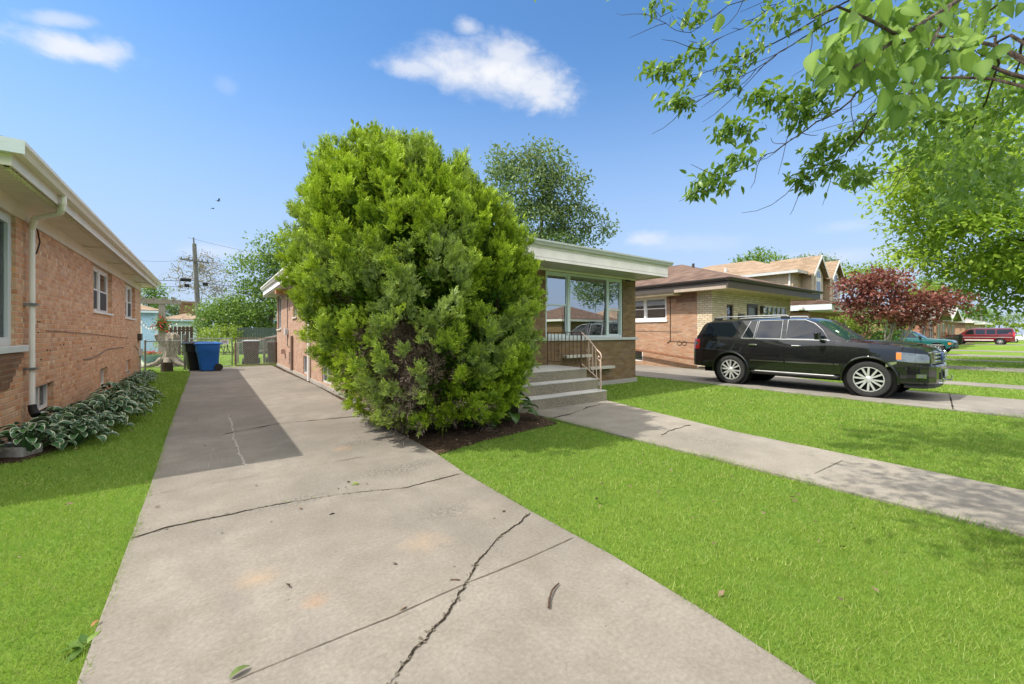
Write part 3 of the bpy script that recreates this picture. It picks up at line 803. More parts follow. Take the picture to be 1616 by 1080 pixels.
    for (p_, q_) in ((path[1], path[3]), (path[5], path[7])):
        rb = MB(); ax = q_ - p_
        rb.tube([p_ + ax * (i / 12) for i in range(13)], [0.034 + (0.004 if i % 2 else 0.0) for i in range(13)], 10); rb.build('elbow', CREAM, dpo, smooth=20)
    bt = MB(); bt.tube([(-1.98, 8.53, 0.47), (-1.97, 8.52, 0.40), (-1.93, 8.47, 0.33)], [0.042, 0.046, 0.05], 10); bt.build('drain_boot', BLACK, dpo, smooth=40)
    for z in (0.95, 1.84): MB().box(-2.05, -1.925, 8.475, 8.585, z, z + 0.035).build('strap', STEEL, dpo)
    cb = MB()
    cb.tube([(-2.0, 8.62, 3.0), (-1.985, 8.78, 2.93), (-1.98, 8.86, 2.78), (-1.995, 8.80, 2.62), (-2.03, 8.72, 2.52)], 0.009, 6); cb.build('loose_cable', WIRE, h, smooth=60)
    for k, (pts, r_) in enumerate((([(9.4, 1.50), (10.5, 1.485), (11.4, 1.46), (12.6, 1.44), (14.4, 1.38), (17.5, 1.30)], .006), ([(11.75, 0.93), (12.4, 0.92), (13.2, 0.96), (13.9, 1.03), (14.3, 1.055), (15.4, 1.05), (16.6, 1.04)], .011), ([(18.6, 1.02), (19.1, 0.98), (19.6, 0.83)], .009))):
        cb = MB(); cb.tube([(X + 0.012, a, b) for a, b in pts], r_, 5); cb.build('wall_cable', GREYWIRE, h, smooth=60)
    bx = MB(); e.box(bx, 19.55, 19.95, 1.18, 1.43, 0.0, 0.10); bx.build('meter_box', DKBROWN, h, bevel=0.01)
    bx = MB(); e.box(bx, 19.85, 20.15, 0.62, 0.88, 0.0, 0.09); bx.tube([(X + .04, 20.0, 0.62), (X + .04, 20.0, 0.0)], 0.02, 8); bx.build('meter_box', GREYALU, h, bevel=0.01)
    for (u, z) in ((9.05, 1.62), (9.15, 1.62), (9.08, 1.46), (9.5, 1.18), (9.65, 1.17), (9.2, 1.05), (10.2, 1.25), (10.4, 1.24), (12.5, 1.12), (13.7, 1.1)):
        e.box(MB(), u, u + 0.025, z, z + 0.022, -0.002, 0.006).build('anchor_hole', DARKROOM, h)
    return h
left_house()

# ------------------------------------------------------------------ house in the middle (the subject)
def main_house():
    X0, X1, Y0, Y1 = 2.45, 10.48, 7.90, 21.2
    h = thing('brick_house', 'low tan brick house with wide white fascia and picture window behind the big cedar', 'house', (X0, Y0, 0))
    f = FRONT(0, Y0); wst = WEST(X0, 0)
    pw = (6.86, 9.88, 1.33, 3.04)
    m = MB()
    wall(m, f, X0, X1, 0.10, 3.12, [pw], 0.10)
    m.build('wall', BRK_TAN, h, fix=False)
    wa, wb, wc = (15.95, 16.75, 2.02, 3.06), (19.9, 20.95, 1.62, 3.06), (10.4, 11.5, 2.0, 3.06)
    b1, b2, b3 = (17.1, 17.75, 0.22, 0.72), (13.9, 14.75, 0.16, 0.72), (11.0, 12.0, 0.14, 0.72)
    m = MB()
    wall(m, wst, Y0 + 0.001, Y1, 0.10, 3.12, [wa, wb, wc, b1, b2, b3], 0.11)
    wall(m, EAST(X1, 0), Y0 + 0.001, Y1, 0.10, 3.12)
    wall(m, Plane((0, Y1, 0), (1, 0, 0), (0, 1, 0)), X0, X1, 0.10, 3.12)
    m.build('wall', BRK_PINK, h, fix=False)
    fd = MB(); fd.box(X0 - 0.03, X1 + 0.03, Y0 - 0.03, Y1, GZ - .05, 0.10); fd.build('foundation', FOUND, h)
    # picture window
    fw = window(h, f, pw, rail=[0.50, None, 0.46], fr=0.06, recess=0.05, mf=BLUEWHITE, mg=MIRRORG, splits=[7.70, 9.24], mul_w=0.10, back=DARKROOM)
    sl_ = MB(); f.box(sl_, 4.9, X1 + 0.06, 1.255, 1.328, -0.04, 0.055); sl_.build('sill', GREYALU, h, bevel=0.006)
    # curtain edges and a pale roller behind the side panes
    for (a, b, c, d) in ((6.95, 7.05, 1.45, 2.95), (9.10, 9.17, 1.45, 2.95)):
        f.box(MB(), a, b, c, d, -0.22, -0.19).build('curtain', CURTAIN, fw)
    # two stone flower ledges on the front wall
    for (a, b, z) in ((7.42, 8.35, 0.805), (8.30, 9.30, 0.455)):
        s = MB(); f.box(s, a, b, z, z + 0.072, 0.001, 0.20); s.build('stone_ledge', STONE, h, bevel=0.008)
    for op in (wa, wb, wc):
        window(h, wst, op, 1, 0.5, 0.05, 0.08, mf=GREYALU, back=DARKROOM, sill=(0.05, 0.06, 0.05), sillm=STONE)
    for op in (b1, b2, b3):
        window(h, wst, op, 2, None, 0.04, 0.05, mf=GREYALU, back=DARKROOM, name='basement_window')
    # eaves
    ex0, ex1, ey0, ey1 = 1.98, 10.60, 6.92, 21.65
    s = MB(); s.box(ex0, ex1, ey0, ey1, 3.09, 3.105); s.build('soffit', SOFFITG, h)
    t = MB(); f.box(t, X0, X1, 3.045, 3.089, 0.001, 0.03); t.build('frieze_board', WHITE, h)
    fa = MB(); ring(fa, ex0 - .025, ex1 + .025, ey0 - .025, ey1, 3.06, 3.40, 0.025, 'sne'); ring(fa, ex0 - .025, ex1, ey0, ey1, 3.14, 3.36, 0.025, 'w')
    fa.build('fascia', FASCW, h)
    g = MB(); gutter_prof(g, (ex0 - .16, ey0 - .026, 3.485), (ex1 + .13, ey0 - .026, 3.485), (0, -1, 0), 0.105, 0.125); g.build('gutter', GREYALU, h)
    g = MB(); gutter_prof(g, (ex0 - .026, ey0 + .0, 3.47), (ex0 - .026, ey1, 3.47), (-1, 0, 0), 0.11, 0.12); g.build('gutter', WHITE, h)
    g = MB(); g.box(ex1 + .026, ex1 + .12, ey0 + .0, ey1, 3.37, 3.475); g.build('gutter', GREYALU, h)
    r = MB(); hip_roof(r, ex0 - .04, ex1 + .04, ey0 - .04, ey1 + .04, 3.49, 0.205, 0.04); r.build('roof', ROOF_BR, h, fix=False)
    # orange wood end of a lookout under the side eave
    b = MB(); b.box(2.0, 2.45, 17.6, 17.95, 2.93, 3.10); b.build('eave_box', plain('orange_wood', (0.45, 0.22, 0.10, 1), 0.7, var=.2), h)
    # pipes, conduits and meter on the driveway side
    p = MB(); p.tube([(X0 - .05, 14.55 - 1.0, 3.1), (X0 - .05, 13.55, 0.02)], 0.045, 10); p.build('downspout', WHITE, h, smooth=40)
    p = MB(); p.tube([(X0 - .02, 18.0, 3.0), (X0 - .02, 18.0, 0.95), (X0 - .02, 17.55, 0.93)], 0.014, 6); p.build('conduit', GREYWIRE, h, smooth=40)
    p = MB(); wst.box(p, 17.85, 18.15, 1.38, 1.62, 0, 0.12); p.build('meter_box', GREYALU, h, bevel=.01)
    p = MB(); p.tube([(X0 - .05, 16.75, 1.35), (X0 - .05, 16.75, 0.1)], 0.045, 8); p.build('vent_pipe', plain('brown_pipe', (0.22, 0.15, 0.11, 1), .6), h, smooth=40)
    p = MB(); p.prism([(X0 - .001, 18.55, 0.62), (X0 - .001, 18.85, 0.62), (X0 - .001, 18.70, 0.80)], (-0.14, 0, 0)); p.build('vent_hood', plain('rust_hood', (0.18, 0.10, 0.07, 1), .6), h)
    p = MB(); p.box(10.0, 10.2, 7.86, 7.90, 3.0, 3.04); p.build('cable_clip', BLACK, h)
    # porch door, hidden by the cedar
    d = MB(); f.box(d, 5.05, 6.0, 0.66, 2.75, 0.001, 0.05); d.build('door', plain('brown_door', (0.10, 0.055, 0.03, 1), .4), h, bevel=.01)
    return h
main_house()

def steps():
    h = thing('concrete_steps', 'three worn concrete front steps and landing below the picture window', 'steps', (5.9, 6.0, 0))
    m = MB()
    x0, xr = 4.55, 6.97
    # stepped solid with 22 cm risers: one outline across the treads
    prof = [(6.0, GZ - .04), (6.0, 0.217), (6.30, 0.217), (6.30, 0.438), (6.60, 0.438), (6.60, 0.655), (7.86, 0.655), (7.86, GZ - .04)]
    for i, (ya, yb, z, xx) in enumerate(((6.0, 6.298, 0.217, xr), (6.30, 6.598, 0.437, 7.03), (6.60, 7.862, 0.655, 6.98))):
        s = MB(); s.box(x0 - 0.004 * i, xx, ya + 0.002 * i, 7.864 - 0.002 * i, GZ - .04 + (0.0 if i == 0 else 0.0), z)
        s.v = [(a, b, c - .024) if c > 0 else (a, b, c) for a, b, c in s.v]
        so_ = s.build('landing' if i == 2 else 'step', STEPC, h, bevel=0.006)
        MB().box(x0 - 0.004 * i, xx + .004, ya - .006 + 0.002 * i, (7.864 if i == 2 else yb), z - .0235, z).build('skylit_tread', TREAD_SKYLIT, so_, bevel=0.009)  # thin slab added so the step tops carry the lighter sky-lit tone
    return h
steps()

def railing():
    IRON = plain('brown_iron', (0.14, 0.085, 0.06, 1), 0.45, 0.4, 0.2, var=0.1)
    PINKI = plain('pinkish_iron', (0.64, 0.48, 0.40, 1), 0.45, 0.4, 0.0, var=0.08)
    x = 6.86
    h = thing('iron_railing', 'wrought iron stair railing with scrolls at the edge of the front steps', 'railing', (x, 6.65, 0.655))
    ya, yb = 6.66, 7.84; zt, zb = 1.475, 0.76
    m = MB(); m.bar((x, yb, zt), (x, ya, zt), 0.035, 0.016); m.build('top_rail', IRON, h)
    m = MB(); m.bar((x, yb, zb), (x, ya, zb), 0.022, 0.014); m.build('bottom_rail', IRON, h)
    m = MB(); m.bar((x, ya, 0.655), (x, ya, zt), 0.028, 0.028, (0, 1, 0)); m.build('post', IRON, h)
    m = MB(); m.bar((x, yb - 0.02, 0.655), (x, yb - 0.02, zt), 0.022, 0.022, (0, 1, 0)); m.build('post', IRON, h)
    n = 9
    for i in range(1, n):
        y = ya + (yb - 0.02 - ya) * i / n
        m = MB(); m.bar((x, y, zb), (x, y, zt), 0.013, 0.013, (0, 1, 0)); m.build('baluster', IRON, h)
    def scroll(cy, cz, r0, turns, start, sgn, dx=0.0):
        P = []
        for k in range(22):
            t = k / 21; a = start + sgn * turns * 2 * PI * t; r = r0 * (1 - 0.75 * t)
            P.append((x + dx, cy + math.cos(a) * r, cz + math.sin(a) * r))
        return P
    m = MB()
    yc = ya + (yb - .02 - ya) * 6 / n + 0.02
    for sg in (-1, 1):
        m.tube([(x, yc, 0.86), (x, yc + sg * .05, 0.97), (x, yc + sg * .02, 1.10), (x, yc + sg * .055, 1.22), (x, yc + sg * .05, 1.285), (x, yc + sg * .01, 1.28)], 0.006, 6)
        m.tube([(x, yc, 1.02), (x, yc + sg * .07, 0.99), (x, yc + sg * .075, 1.04), (x, yc + sg * .04, 1.04)], 0.006, 6)
    m.build('scroll', IRON, h, smooth=50)
    # sloping run down the steps: newel at the lowest step
    xe, ye = 6.88, 6.10
    d0 = Vector((x, ya, zt)); d1 = Vector((xe, ye + 0.04, 1.02))
    m = MB(); pts = [d0, d0.lerp(d1, .5) + Vector((0, 0, .03)), d0.lerp(d1, .85) + Vector((0, -.0, .012)), d1 + Vector((0, -.03, 0.0)), d1 + Vector((0, -.065, -.07)), d1 + Vector((0, -.05, -.145)), d1 + Vector((0, 0.0, -.165)), d1 + Vector((0, .05, -.13)), d1 + Vector((0, .05, -.085)), d1 + Vector((0, .02, -.07)), d1 + Vector((0, .0, -.095))]
    m.tube(pts, 0.014, 8); m.build('handrail', PINKI, h, smooth=50)
    m = MB(); m.bar((x, ya, zb), (xe, ye, 0.42), 0.018, 0.012); m.build('bottom_rail', PINKI, h)
    m = MB(); m.bar((xe, ye, 0.217), (xe, ye, 0.87), 0.026, 0.026, (0, 1, 0)); m.build('newel_post', PINKI, h)
    for t in (0.22, 0.42, 0.62, 0.8):
        a = d0.lerp(d1, t); b = Vector((x, ya, zb)).lerp(Vector((xe, ye, 0.42)), t)
        m = MB(); m.bar(b, a, 0.014, 0.014, (0, 1, 0)); m.build('baluster', PINKI if t > .4 else IRON, h)
    m = MB()
    ym, zm = ya - 0.21, 1.06
    m.tube(scroll(ym, zm, .06, 1.2, 0, 1), 0.006, 6); m.tube(scroll(ym - .02, zm - .2, .05, 1.2, PI, -1), 0.006, 6)
    m.tube(scroll(ym + .06, zm - .12, .045, 1.1, PI, -1), 0.006, 6)
    m.build('scroll', PINKI, h, smooth=50)
railing()

# ------------------------------------------------------------------ house to the right, behind the black car
def right_house():
    X0, X1, Y0, Y1 = 15.85, 23.4, 8.35, 21.0
    h = thing('brick_house', 'brick bungalow with brown hip roof and dark deep fascia behind the black car', 'house', (X0, Y0, 0))
    f = FRONT(0, Y0); ws = WEST(X0, 0)
    wb = (10.35, 12.55, 2.02, 3.02); bw = (11.55, 12.75, 0.17, 0.72)
    m = MB(); wall(m, ws, Y0 + 0.62, Y1, GZ - .05, 3.16, [wb, bw], 0.09)
    wall(m, EAST(X1, 0), Y0 + .001, Y1, GZ - .05, 3.16); wall(m, Plane((0, Y1, 0), (1, 0, 0), (0, 1, 0)), X0, X1, GZ - .05, 3.16)
    m.build('wall', BRK_ORANGE, h, fix=False)
    dk = MB(); ws.box(dk, Y0 + .64, 9.9, 2.72, 3.10, -0.02, 0.004); ws.box(dk, 9.9, 10.3, 2.90, 3.10, -0.02, 0.004); dk.build('soldier_course', brick('purple_brick', [(0.22, 0.115, 0.085, 1), (0.19, 0.10, 0.075, 1), (0.25, 0.14, 0.10, 1)], (0.3, 0.22, 0.17, 1), 0.205, 0.07, .01), h)
    dr = (18.75, 19.75, 0.35, 2.72); sw = (17.0, 17.55, 1.62, 2.62); bwn = (20.45, 23.0, 1.15, 2.72)
    m = MB(); wall(m, f, X0, X1, GZ - .05, 3.16, [dr, sw, bwn], 0.10); wall(m, ws, Y0 + .001, Y0 + 0.619, GZ - .05, 3.16)
    m.build('wall', BRK_BUFF, h, fix=False)
    window(h, ws, wb, 2, 0.5, 0.06, 0.05, back=DARKROOM, sill=(0.06, 0.09, 0.05), mul_w=0.10, mg=GLASSC, blinds=(0, 1, CURTAIN))
    window(h, ws, bw, 1, None, 0.05, 0.04, back=CURTAIN, name='basement_window', mg=GLASSC)
    window(h, f, sw, 1, None, 0.06, 0.06, mf=DKBROWN, mg=GLASS)
    window(h, f, bwn, 5, None, 0.07, 0.04, mf=CREAM, mg=GLASS, back=DARKROOM, sill=(0.03, 0.06, 0.04))
    fr = MB()
    for (a, b, c, d) in ((18.75, 18.87, .35, 2.72), (19.63, 19.75, .35, 2.72), (18.87, 19.63, 2.58, 2.72)): f.box(fr, a, b, c, d, -0.08, 0.03)
    dframe = fr.build('door', DKBROWN, h)
    g = MB(); f.box(g, 18.87, 19.63, 0.35, 2.58, -0.06, -0.03); g.build('door_leaf', plain('grey_storm_door', (0.16, 0.17, 0.17, 1), .3), dframe)
    pl = MB(); f.box(pl, 17.95, 18.5, 2.02, 2.26, 0.001, 0.03); pl.build('number_plate', DKBROWN, h)
    lm = MB(); f.box(lm, 20.0, 20.24, 2.32, 2.66, 0.001, 0.14); lm.build('porch_lamp', DKBROWN, h, bevel=.02)
    lm = MB(); f.box(lm, 20.03, 20.21, 2.36, 2.58, 0.02, 0.155); lm.build('lamp_glass', plain('frosted', (0.6, 0.6, 0.58, 1), .3), h, bevel=.02)
    ex0, ex1, ey0, ey1 = 15.25, 24.45, 7.45, 21.6
    s = MB(); s.box(ex0, ex1, ey0, ey1, 3.13, 3.16); s.build('soffit', plain('yellow_soffit', (0.58, 0.49, 0.30, 1), .6, vs=2), h)
    fa = MB(); ring(fa, ex0 - .02, ex1 + .02, ey0 - .02, ey1, 3.11, 3.37, 0.02); fa.build('fascia', plain('brown_fascia', (0.080, 0.066, 0.056, 1), .45, var=.1), h)
    fb = MB(); fb.box(ex0 + .05, X0 - .001, 9.7, ey1 - .1, 3.02, 3.129); fb.build('frieze_board', plain('cream_board', (0.62, 0.52, 0.34, 1), .6), h)
    fp = MB(); fp.box(ex0 - .024, ex0 - .021, ey0 + .05, 9.6, 3.09, 3.20); fp.build('fascia_patch', plain('beige_board', (0.40, 0.33, 0.27, 1), .6), h)
    g = MB(); gutter_prof(g, (ex0 - .15, ey0 - .021, 3.49), (ex1 + .12, ey0 - .021, 3.49), (0, -1, 0)); gutter_prof(g, (ex0 - .021, ey0, 3.49), (ex0 - .021, ey1, 3.49), (-1, 0, 0)); g.build('gutter', DKBROWN, h)
    r = MB(); hip_roof(r, ex0 - .03, ex1 + .03, ey0 - .03, ey1 + .03, 3.505, 0.325, 0.04); r.build('roof', ROOF_BR, h, fix=False)
    v = MB(); v.tube([(18.4, 10.6, 4.4), (18.4, 10.6, 4.72)], 0.06, 8); v.build('roof_vent', DKBROWN, h)
    # conduit and loose coils on the wall
    c = MB(); c.tube([(X0 - .02, 10.16, 3.05), (X0 - .02, 10.16, 1.12), (X0 - .02, 10.3, 1.02)], 0.013, 6); c.tube([(X0 - .015, 10.16, 1.10), (X0 - .015, 9.0, 1.05)], 0.008, 6)
    for yy in (9.74, 9.52): c.tube([(X0 - .02, yy + .10 * math.cos(a), 1.03 + .085 * math.sin(a)) for a in [i * PI / 7 for i in range(15)]], 0.008, 6)
    c.build('cable_coil', DKBROWN, h, smooth=50)
    c = MB(); c.tube([(X0 - .012, 12.9, 1.55), (X0 - .012, 11.2, 1.53), (X0 - .012, 9.6, 1.5)], 0.007, 5); c.build('wall_cable', GREYWIRE, h)
    p = MB(); p.bar((X0 - .25, 14.2, 0.95), (X0 - .3, 7.6, 0.28), 0.09, 0.11); o = p.build('fallen_pipe', plain('rust_pipe', (0.24, 0.115, 0.065, 1), .6, var=.25), None, loc=(X0 - .3, 7.6, 0.28), bevel=.02)
    return h, o
RH, pipe = right_house()
pipe.name = 'drain_pipe'; tag(pipe, 'long rusty brown pipe leaning along the neighbouring brick wall', 'pipe')

# ------------------------------------------------------------------ two-storey house further right
def two_storey():
    X0, X1, Y0, Y1 = 29.2, 37.6, 9.4, 22.0
    h = thing('brick_house', 'two storey house with tan siding, arched gable windows and white porch fascia', 'house', (X0, Y0, 0))
    f = FRONT(0, Y0)
    d = (33.6, 34.6, .3, 2.45); w1 = (31.0, 31.8, 1.3, 2.3); w2 = (35.4, 37.0, 1.0, 2.3)
    m = MB(); wall(m, f, X0, X1, GZ - .05, 2.75, [d, w1, w2], .1); wall(m, WEST(X0, 0), Y0 + .001, Y1, GZ - .05, 2.75); wall(m, EAST(X1, 0), Y0 + .001, Y1, GZ - .05, 2.75)
    m.build('wall', BRK_ORANGE, h, fix=False)
    window(h, f, w1, 1, None, .08, .05, mg=GLASS); window(h, f, w2, 3, None, .08, .05, mg=GLASS); window(h, f, d, 1, None, .1, .05, mg=GLASS, name='door')
    m = MB(); m.box(X0 - .25, X1 + .6, Y0 - 1.15, Y0 - .02, 2.72, 3.12); m.build('porch_fascia', plain('porch_white', (0.68, 0.66, 0.58, 1), .5, var=.05), h, bevel=.01)
    m = MB(); m.prism([(X0 - .35, Y0 - 1.25, 3.125), (X0 - .35, Y0 - 1.25, 3.17), (X0 - .35, Y0 + 1.2, 3.85), (X0 - .35, Y0 + 1.2, 3.125)], (X1 - X0 + 1.05, 0, 0)); m.build('porch_roof', ROOF_BR, h)
    m = MB(); m.box(X0 - .36, X0 - .255, Y0 - 1.2, Y0 + 3.5, 2.8, 3.12); m.build('side_fascia', BLUEWHITE, h)
    yu = Y0 + .9
    fu = FRONT(0, yu); uw = (14.2, 15.6, 4.15, 4.85)
    m = MB(); wall(m, WEST(X0 + .02, 0), yu, Y1, 2.7, 5.2, [uw], .06); wall(m, fu, X0 + .02, X1, 2.7, 5.2); wall(m, EAST(X1, 0), yu, Y1, 2.7, 5.2)
    wall(m, Plane((0, Y1, 0), (1, 0, 0), (0, 1, 0)), X0, X1, 0, 5.2)
    m.build('siding', SID_TAN, h, fix=False)
    window(h, WEST(X0 + .02, 0), uw, 1, None, .08, .02, mf=BLUEWHITE, mg=GLASS)
    m = MB(); hip_roof(m, X0 - .4, X1 + .4, yu - .4, Y1 + .4, 5.32, 0.36, .05); m.build('roof', ROOF_TAN, h, fix=False)
    m = MB(); ring(m, X0 - .42, X1 + .42, yu - .42, Y1 + .42, 5.14, 5.30, .03); m.build('gutter', GREYALU, h)
    m = MB(); m.box(X0 - .4, X1 + .4, yu - .4, Y1 + .4, 5.2, 5.23); m.build('soffit', CREAM, h)
    m = MB(); m.tube([(X0 - .05, yu + .15, 5.15), (X0 - .05, yu + .15, 3.0)], .06, 8); m.build('downspout', WHITE, h)
    m = MB(); m.tube([(X0 + 1.2, 15.0, 5.3), (X0 + 1.2, 15.0, 6.15)], .12, 8); m.build('roof_vent', GREYALU, h)
    for xg in (31.6, 34.9):
        g = MB(); a = 1.0
        g.box(xg - a, xg + a, yu - .55, yu - .002, 3.5, 5.21)
        g.prism([(xg - a, yu - .551, 5.211), (xg + a, yu - .551, 5.211), (xg, yu - .551, 6.2)], (0, 1.6, 0))
        go = g.build('gable_bay', SID_TAN, h)
        r = MB()
        for s in (-1, 1):
            r.prism([(xg + s * (a + .28), yu - .8, 5.07), (xg + s * (a + .28), yu - .8, 5.15), (xg, yu - .8, 6.43), (xg, yu - .8, 6.33)], (0, 3.0, 0))
        r.build('roof', ROOF_TAN, go)
        t = MB()
        for s in (-1, 1):
            t.prism([(xg + s * (a + .30), yu - .83, 4.98), (xg + s * (a + .30), yu - .83, 5.12), (xg, yu - .83, 6.42), (xg, yu - .83, 6.24)], (0, .028, 0))
        t.build('trim', WHITE, go)
        wn = MB(); pts = [(xg - .42, yu - .56, 3.75), (xg + .42, yu - .56, 3.75), (xg + .42, yu - .56, 5.15)] + [(xg + .42 * math.cos(b), yu - .56, 5.15 + .42 * math.sin(b)) for b in [i * PI / 10 for i in range(1, 10)]] + [(xg - .42, yu - .56, 5.15)]
        wn.prism(pts, (0, -.05, 0)); wf = wn.build('window', WHITE, go)
        gl = MB()
        gl.prism([(xg - .34, yu - .611, 3.83), (xg + .34, yu - .611, 3.83), (xg + .34, yu - .611, 4.75), (xg - .34, yu - .611, 4.75)], (0, -.006, 0))
        gl.prism([(xg + .34 * math.cos(b), yu - .611, 5.0 + .44 * math.sin(b)) for b in [i * PI / 10 for i in range(0, 11)]], (0, -.006, 0))
        gl.build('pane', GLASS, wf)
    m = MB(); m.lathe([(.05, 0), (.16, .05), (.16, .2), (.05, .25)], (X0 - .5, Y0 + .3, 2.8), 'z', 10); m.build('flood_lamp', WHITE, h)
two_storey()

# ------------------------------------------------------------------ simpler houses down the street
def street_house(label, X0, X1, Y0, wallm, roofm, zw=3.0, fasc=None, gable=False, slope=.3, ops=(), over=0.8, depth=12.0, winm=None, group=None):
    h = thing('brick_house', label, 'house', (X0, Y0, 0), group)
    f = FRONT(0, Y0); fasc = fasc or WHITE
    m = MB(); wall(m, f, X0, X1, GZ - .05, zw, ops, .1); wall(m, WEST(X0, 0), Y0 + .001, Y0 + depth, GZ - .05, zw); wall(m, EAST(X1, 0), Y0 + .001, Y0 + depth, GZ - .05, zw)
    wall(m, Plane((0, Y0 + depth, 0), (1, 0, 0), (0, 1, 0)), X0, X1, GZ - .05, zw)
    m.build('wall', wallm, h, fix=False)
    for o in ops: window(h, f, o, 2 if o[1] - o[0] > 1.3 else 1, None, .09, .05, mf=winm or WHITE, mg=GLASS, sill=(.05, .06, .05))
    if gable:
        xm = (X0 + X1) / 2; hw = (X1 - X0) / 2 + .4; r = hw * slope
        m = MB()
        m.prism([(X0, Y0 + .02, zw), (X1, Y0 + .02, zw), (xm, Y0 + .02, zw + (X1 - X0) / 2 * slope)], (0, depth - .04, 0)); m.build('gable', winm or WHITE, h)
        m = MB()
        for s in (-1, 1): m.prism([(xm + s * hw, Y0 - over, zw - .08), (xm, Y0 - over, zw + r - .02), (xm, Y0 - over, zw + r + .10), (xm + s * hw, Y0 - over, zw + .04)], (0, depth + over + .4, 0))
        m.build('roof', roofm, h)
        m = MB()
        for s in (-1, 1): m.prism([(xm + s * (hw + .02), Y0 - over - .03, zw - .18), (xm, Y0 - over - .03, zw + r - .14), (xm, Y0 - over - .03, zw + r + .11), (xm + s * (hw + .02), Y0 - over - .03, zw + .05)], (0, .028, 0))
        m.build('fascia', fasc, h)
    else:
        m = MB(); hip_roof(m, X0 - .5, X1 + .5, Y0 - over, Y0 + depth + .5, zw + .31, slope, .05); m.build('roof', roofm, h, fix=False)
        m = MB(); ring(m, X0 - .52, X1 + .52, Y0 - over - .02, Y0 + depth + .52, zw - .02, zw + .26, .03); m.build('fascia', fasc, h)
        m = MB(); m.box(X0 - .49, X1 + .49, Y0 - over + .011, Y0 + depth + .48, zw, zw + .03); m.build('soffit', CREAM, h)
    return h

street_house('house mostly hidden behind the dark red maple, white windows showing through', 41.7, 48.4, 8.6, BRK_ORANGE, ROOF_BR, 2.9, slope=.26, ops=[(42.6, 44.2, .8, 2.4), (45.6, 47.6, .7, 2.5)])
street_house('house with red brick wall and low white front gable beside the red maple', 52.0, 58.5, 8.2, BRK_RED, ROOF_GR, 2.75, gable=True, slope=.36, ops=[(53.0, 54.2, .7, 2.5), (56.0, 57.8, .3, 2.6)], over=1.2)
street_house('house with pale grey gable roof just beyond the red brick one', 60.6, 66.6, 8.4, BRK_ORANGE, ROOF_GR, 2.75, gable=True, slope=.38, ops=[(61.6, 63.2, .6, 2.4), (64.4, 65.8, .3, 2.5)], over=1.2)
street_house('low orange brick house with white fascia above the hood of the dark red van', 68.6, 74.2, 8.6, BRK_ORANGE, ROOF_BR, 2.7, slope=.26, ops=[(69.4, 70.6, .9, 2.4), (71.8, 73.4, .9, 2.4)])
street_house('low house with grey hip roof directly behind the dark red van', 82.0, 91.0, 8.6, BRK_ORANGE, ROOF_GR, 2.8, slope=.28, ops=[(84.0, 86.0, .8, 2.4), (88.0, 89.2, .8, 2.4)])
street_house('farthest tan hip roofed house, past the rear of the dark red van', 99.0, 109.0, 9.0, BRK_PINK, ROOF_TAN, 2.8, slope=.3, ops=[(101.0, 103.0, .8, 2.4)])
# houses across the street, seen only in the window glass
street_house('brown roofed brick house across the street, mirrored in the picture window', 38.0, 49.0, -33.5, BRK_TAN, ROOF_BR, 3.0, slope=.4, depth=9.0, ops=[(40.0, 42.0, .9, 2.4)])
street_house('tan roofed house across the street, mirrored in the picture window', 51.0, 65.0, -35.5, BRK_BUFF, ROOF_TAN, 3.0, slope=.45, depth=9.0, ops=[(54.0, 57.0, .9, 2.4)])
# ------------------------------------------------------------------ foliage kit
def unit(a):
    return a / np.maximum(np.linalg.norm(a, axis=1, keepdims=True), 1e-9)

def rand_dirs(n, rng=NR):
    return unit(rng.normal(size=(n, 3)))

def kites(P, D, N, L, W, fold=0.12, mid=0.45):
    """one pointed, slightly folded leaf per row: base, side, tip, side"""
    S = unit(np.cross(D, N)); N2 = np.cross(S, D)
    L = np.asarray(L).reshape(-1, 1); W = np.asarray(W).reshape(-1, 1)
    V = np.stack([P, P + D * L * mid + S * W / 2 + N2 * W * fold, P + D * L, P + D * L * mid - S * W / 2 + N2 * W * fold], 1)
    n = len(P)
    F = np.arange(n * 4).reshape(n, 4)
    return V.reshape(-1, 3), F

def blades6(P, D, N, L, W, droop=0.25):
    """leaf of two quads with a bent blade: base, 2 at a third, 2 at two thirds, tip"""
    S = unit(np.cross(D, N)); N2 = np.cross(S, D)
    L = np.asarray(L).reshape(-1, 1); W = np.asarray(W).reshape(-1, 1)
    a = P + D * L * .32 - N2 * L * droop * .10; b = P + D * L * .68 - N2 * L * droop * .45; t = P + D * L - N2 * L * droop
    V = np.stack([P, a + S * W * .48 + N2*W*.1, a - S * W * .48 + N2*W*.1, b + S * W * .38 + N2*W*.06, b - S * W * .38 + N2*W*.06, t, a, b], 1)
    n = len(P); base = (np.arange(n) * 8)[:, None]
    q = np.concatenate([base + np.array([[0, 1, 6, 0]]) * 1, base + np.array([[0, 6, 2, 0]])], 0)
    F3 = np.concatenate([base + np.array([[0, 1, 6]]), base + np.array([[0, 6, 2]]), base + np.array([[1, 3, 7]]), base + np.array([[1, 7, 6]]),
                         base + np.array([[6, 7, 4]]), base + np.array([[6, 4, 2]]), base + np.array([[3, 5, 7]]), base + np.array([[7, 5, 4]])], 0)
    return V.reshape(-1, 3), F3

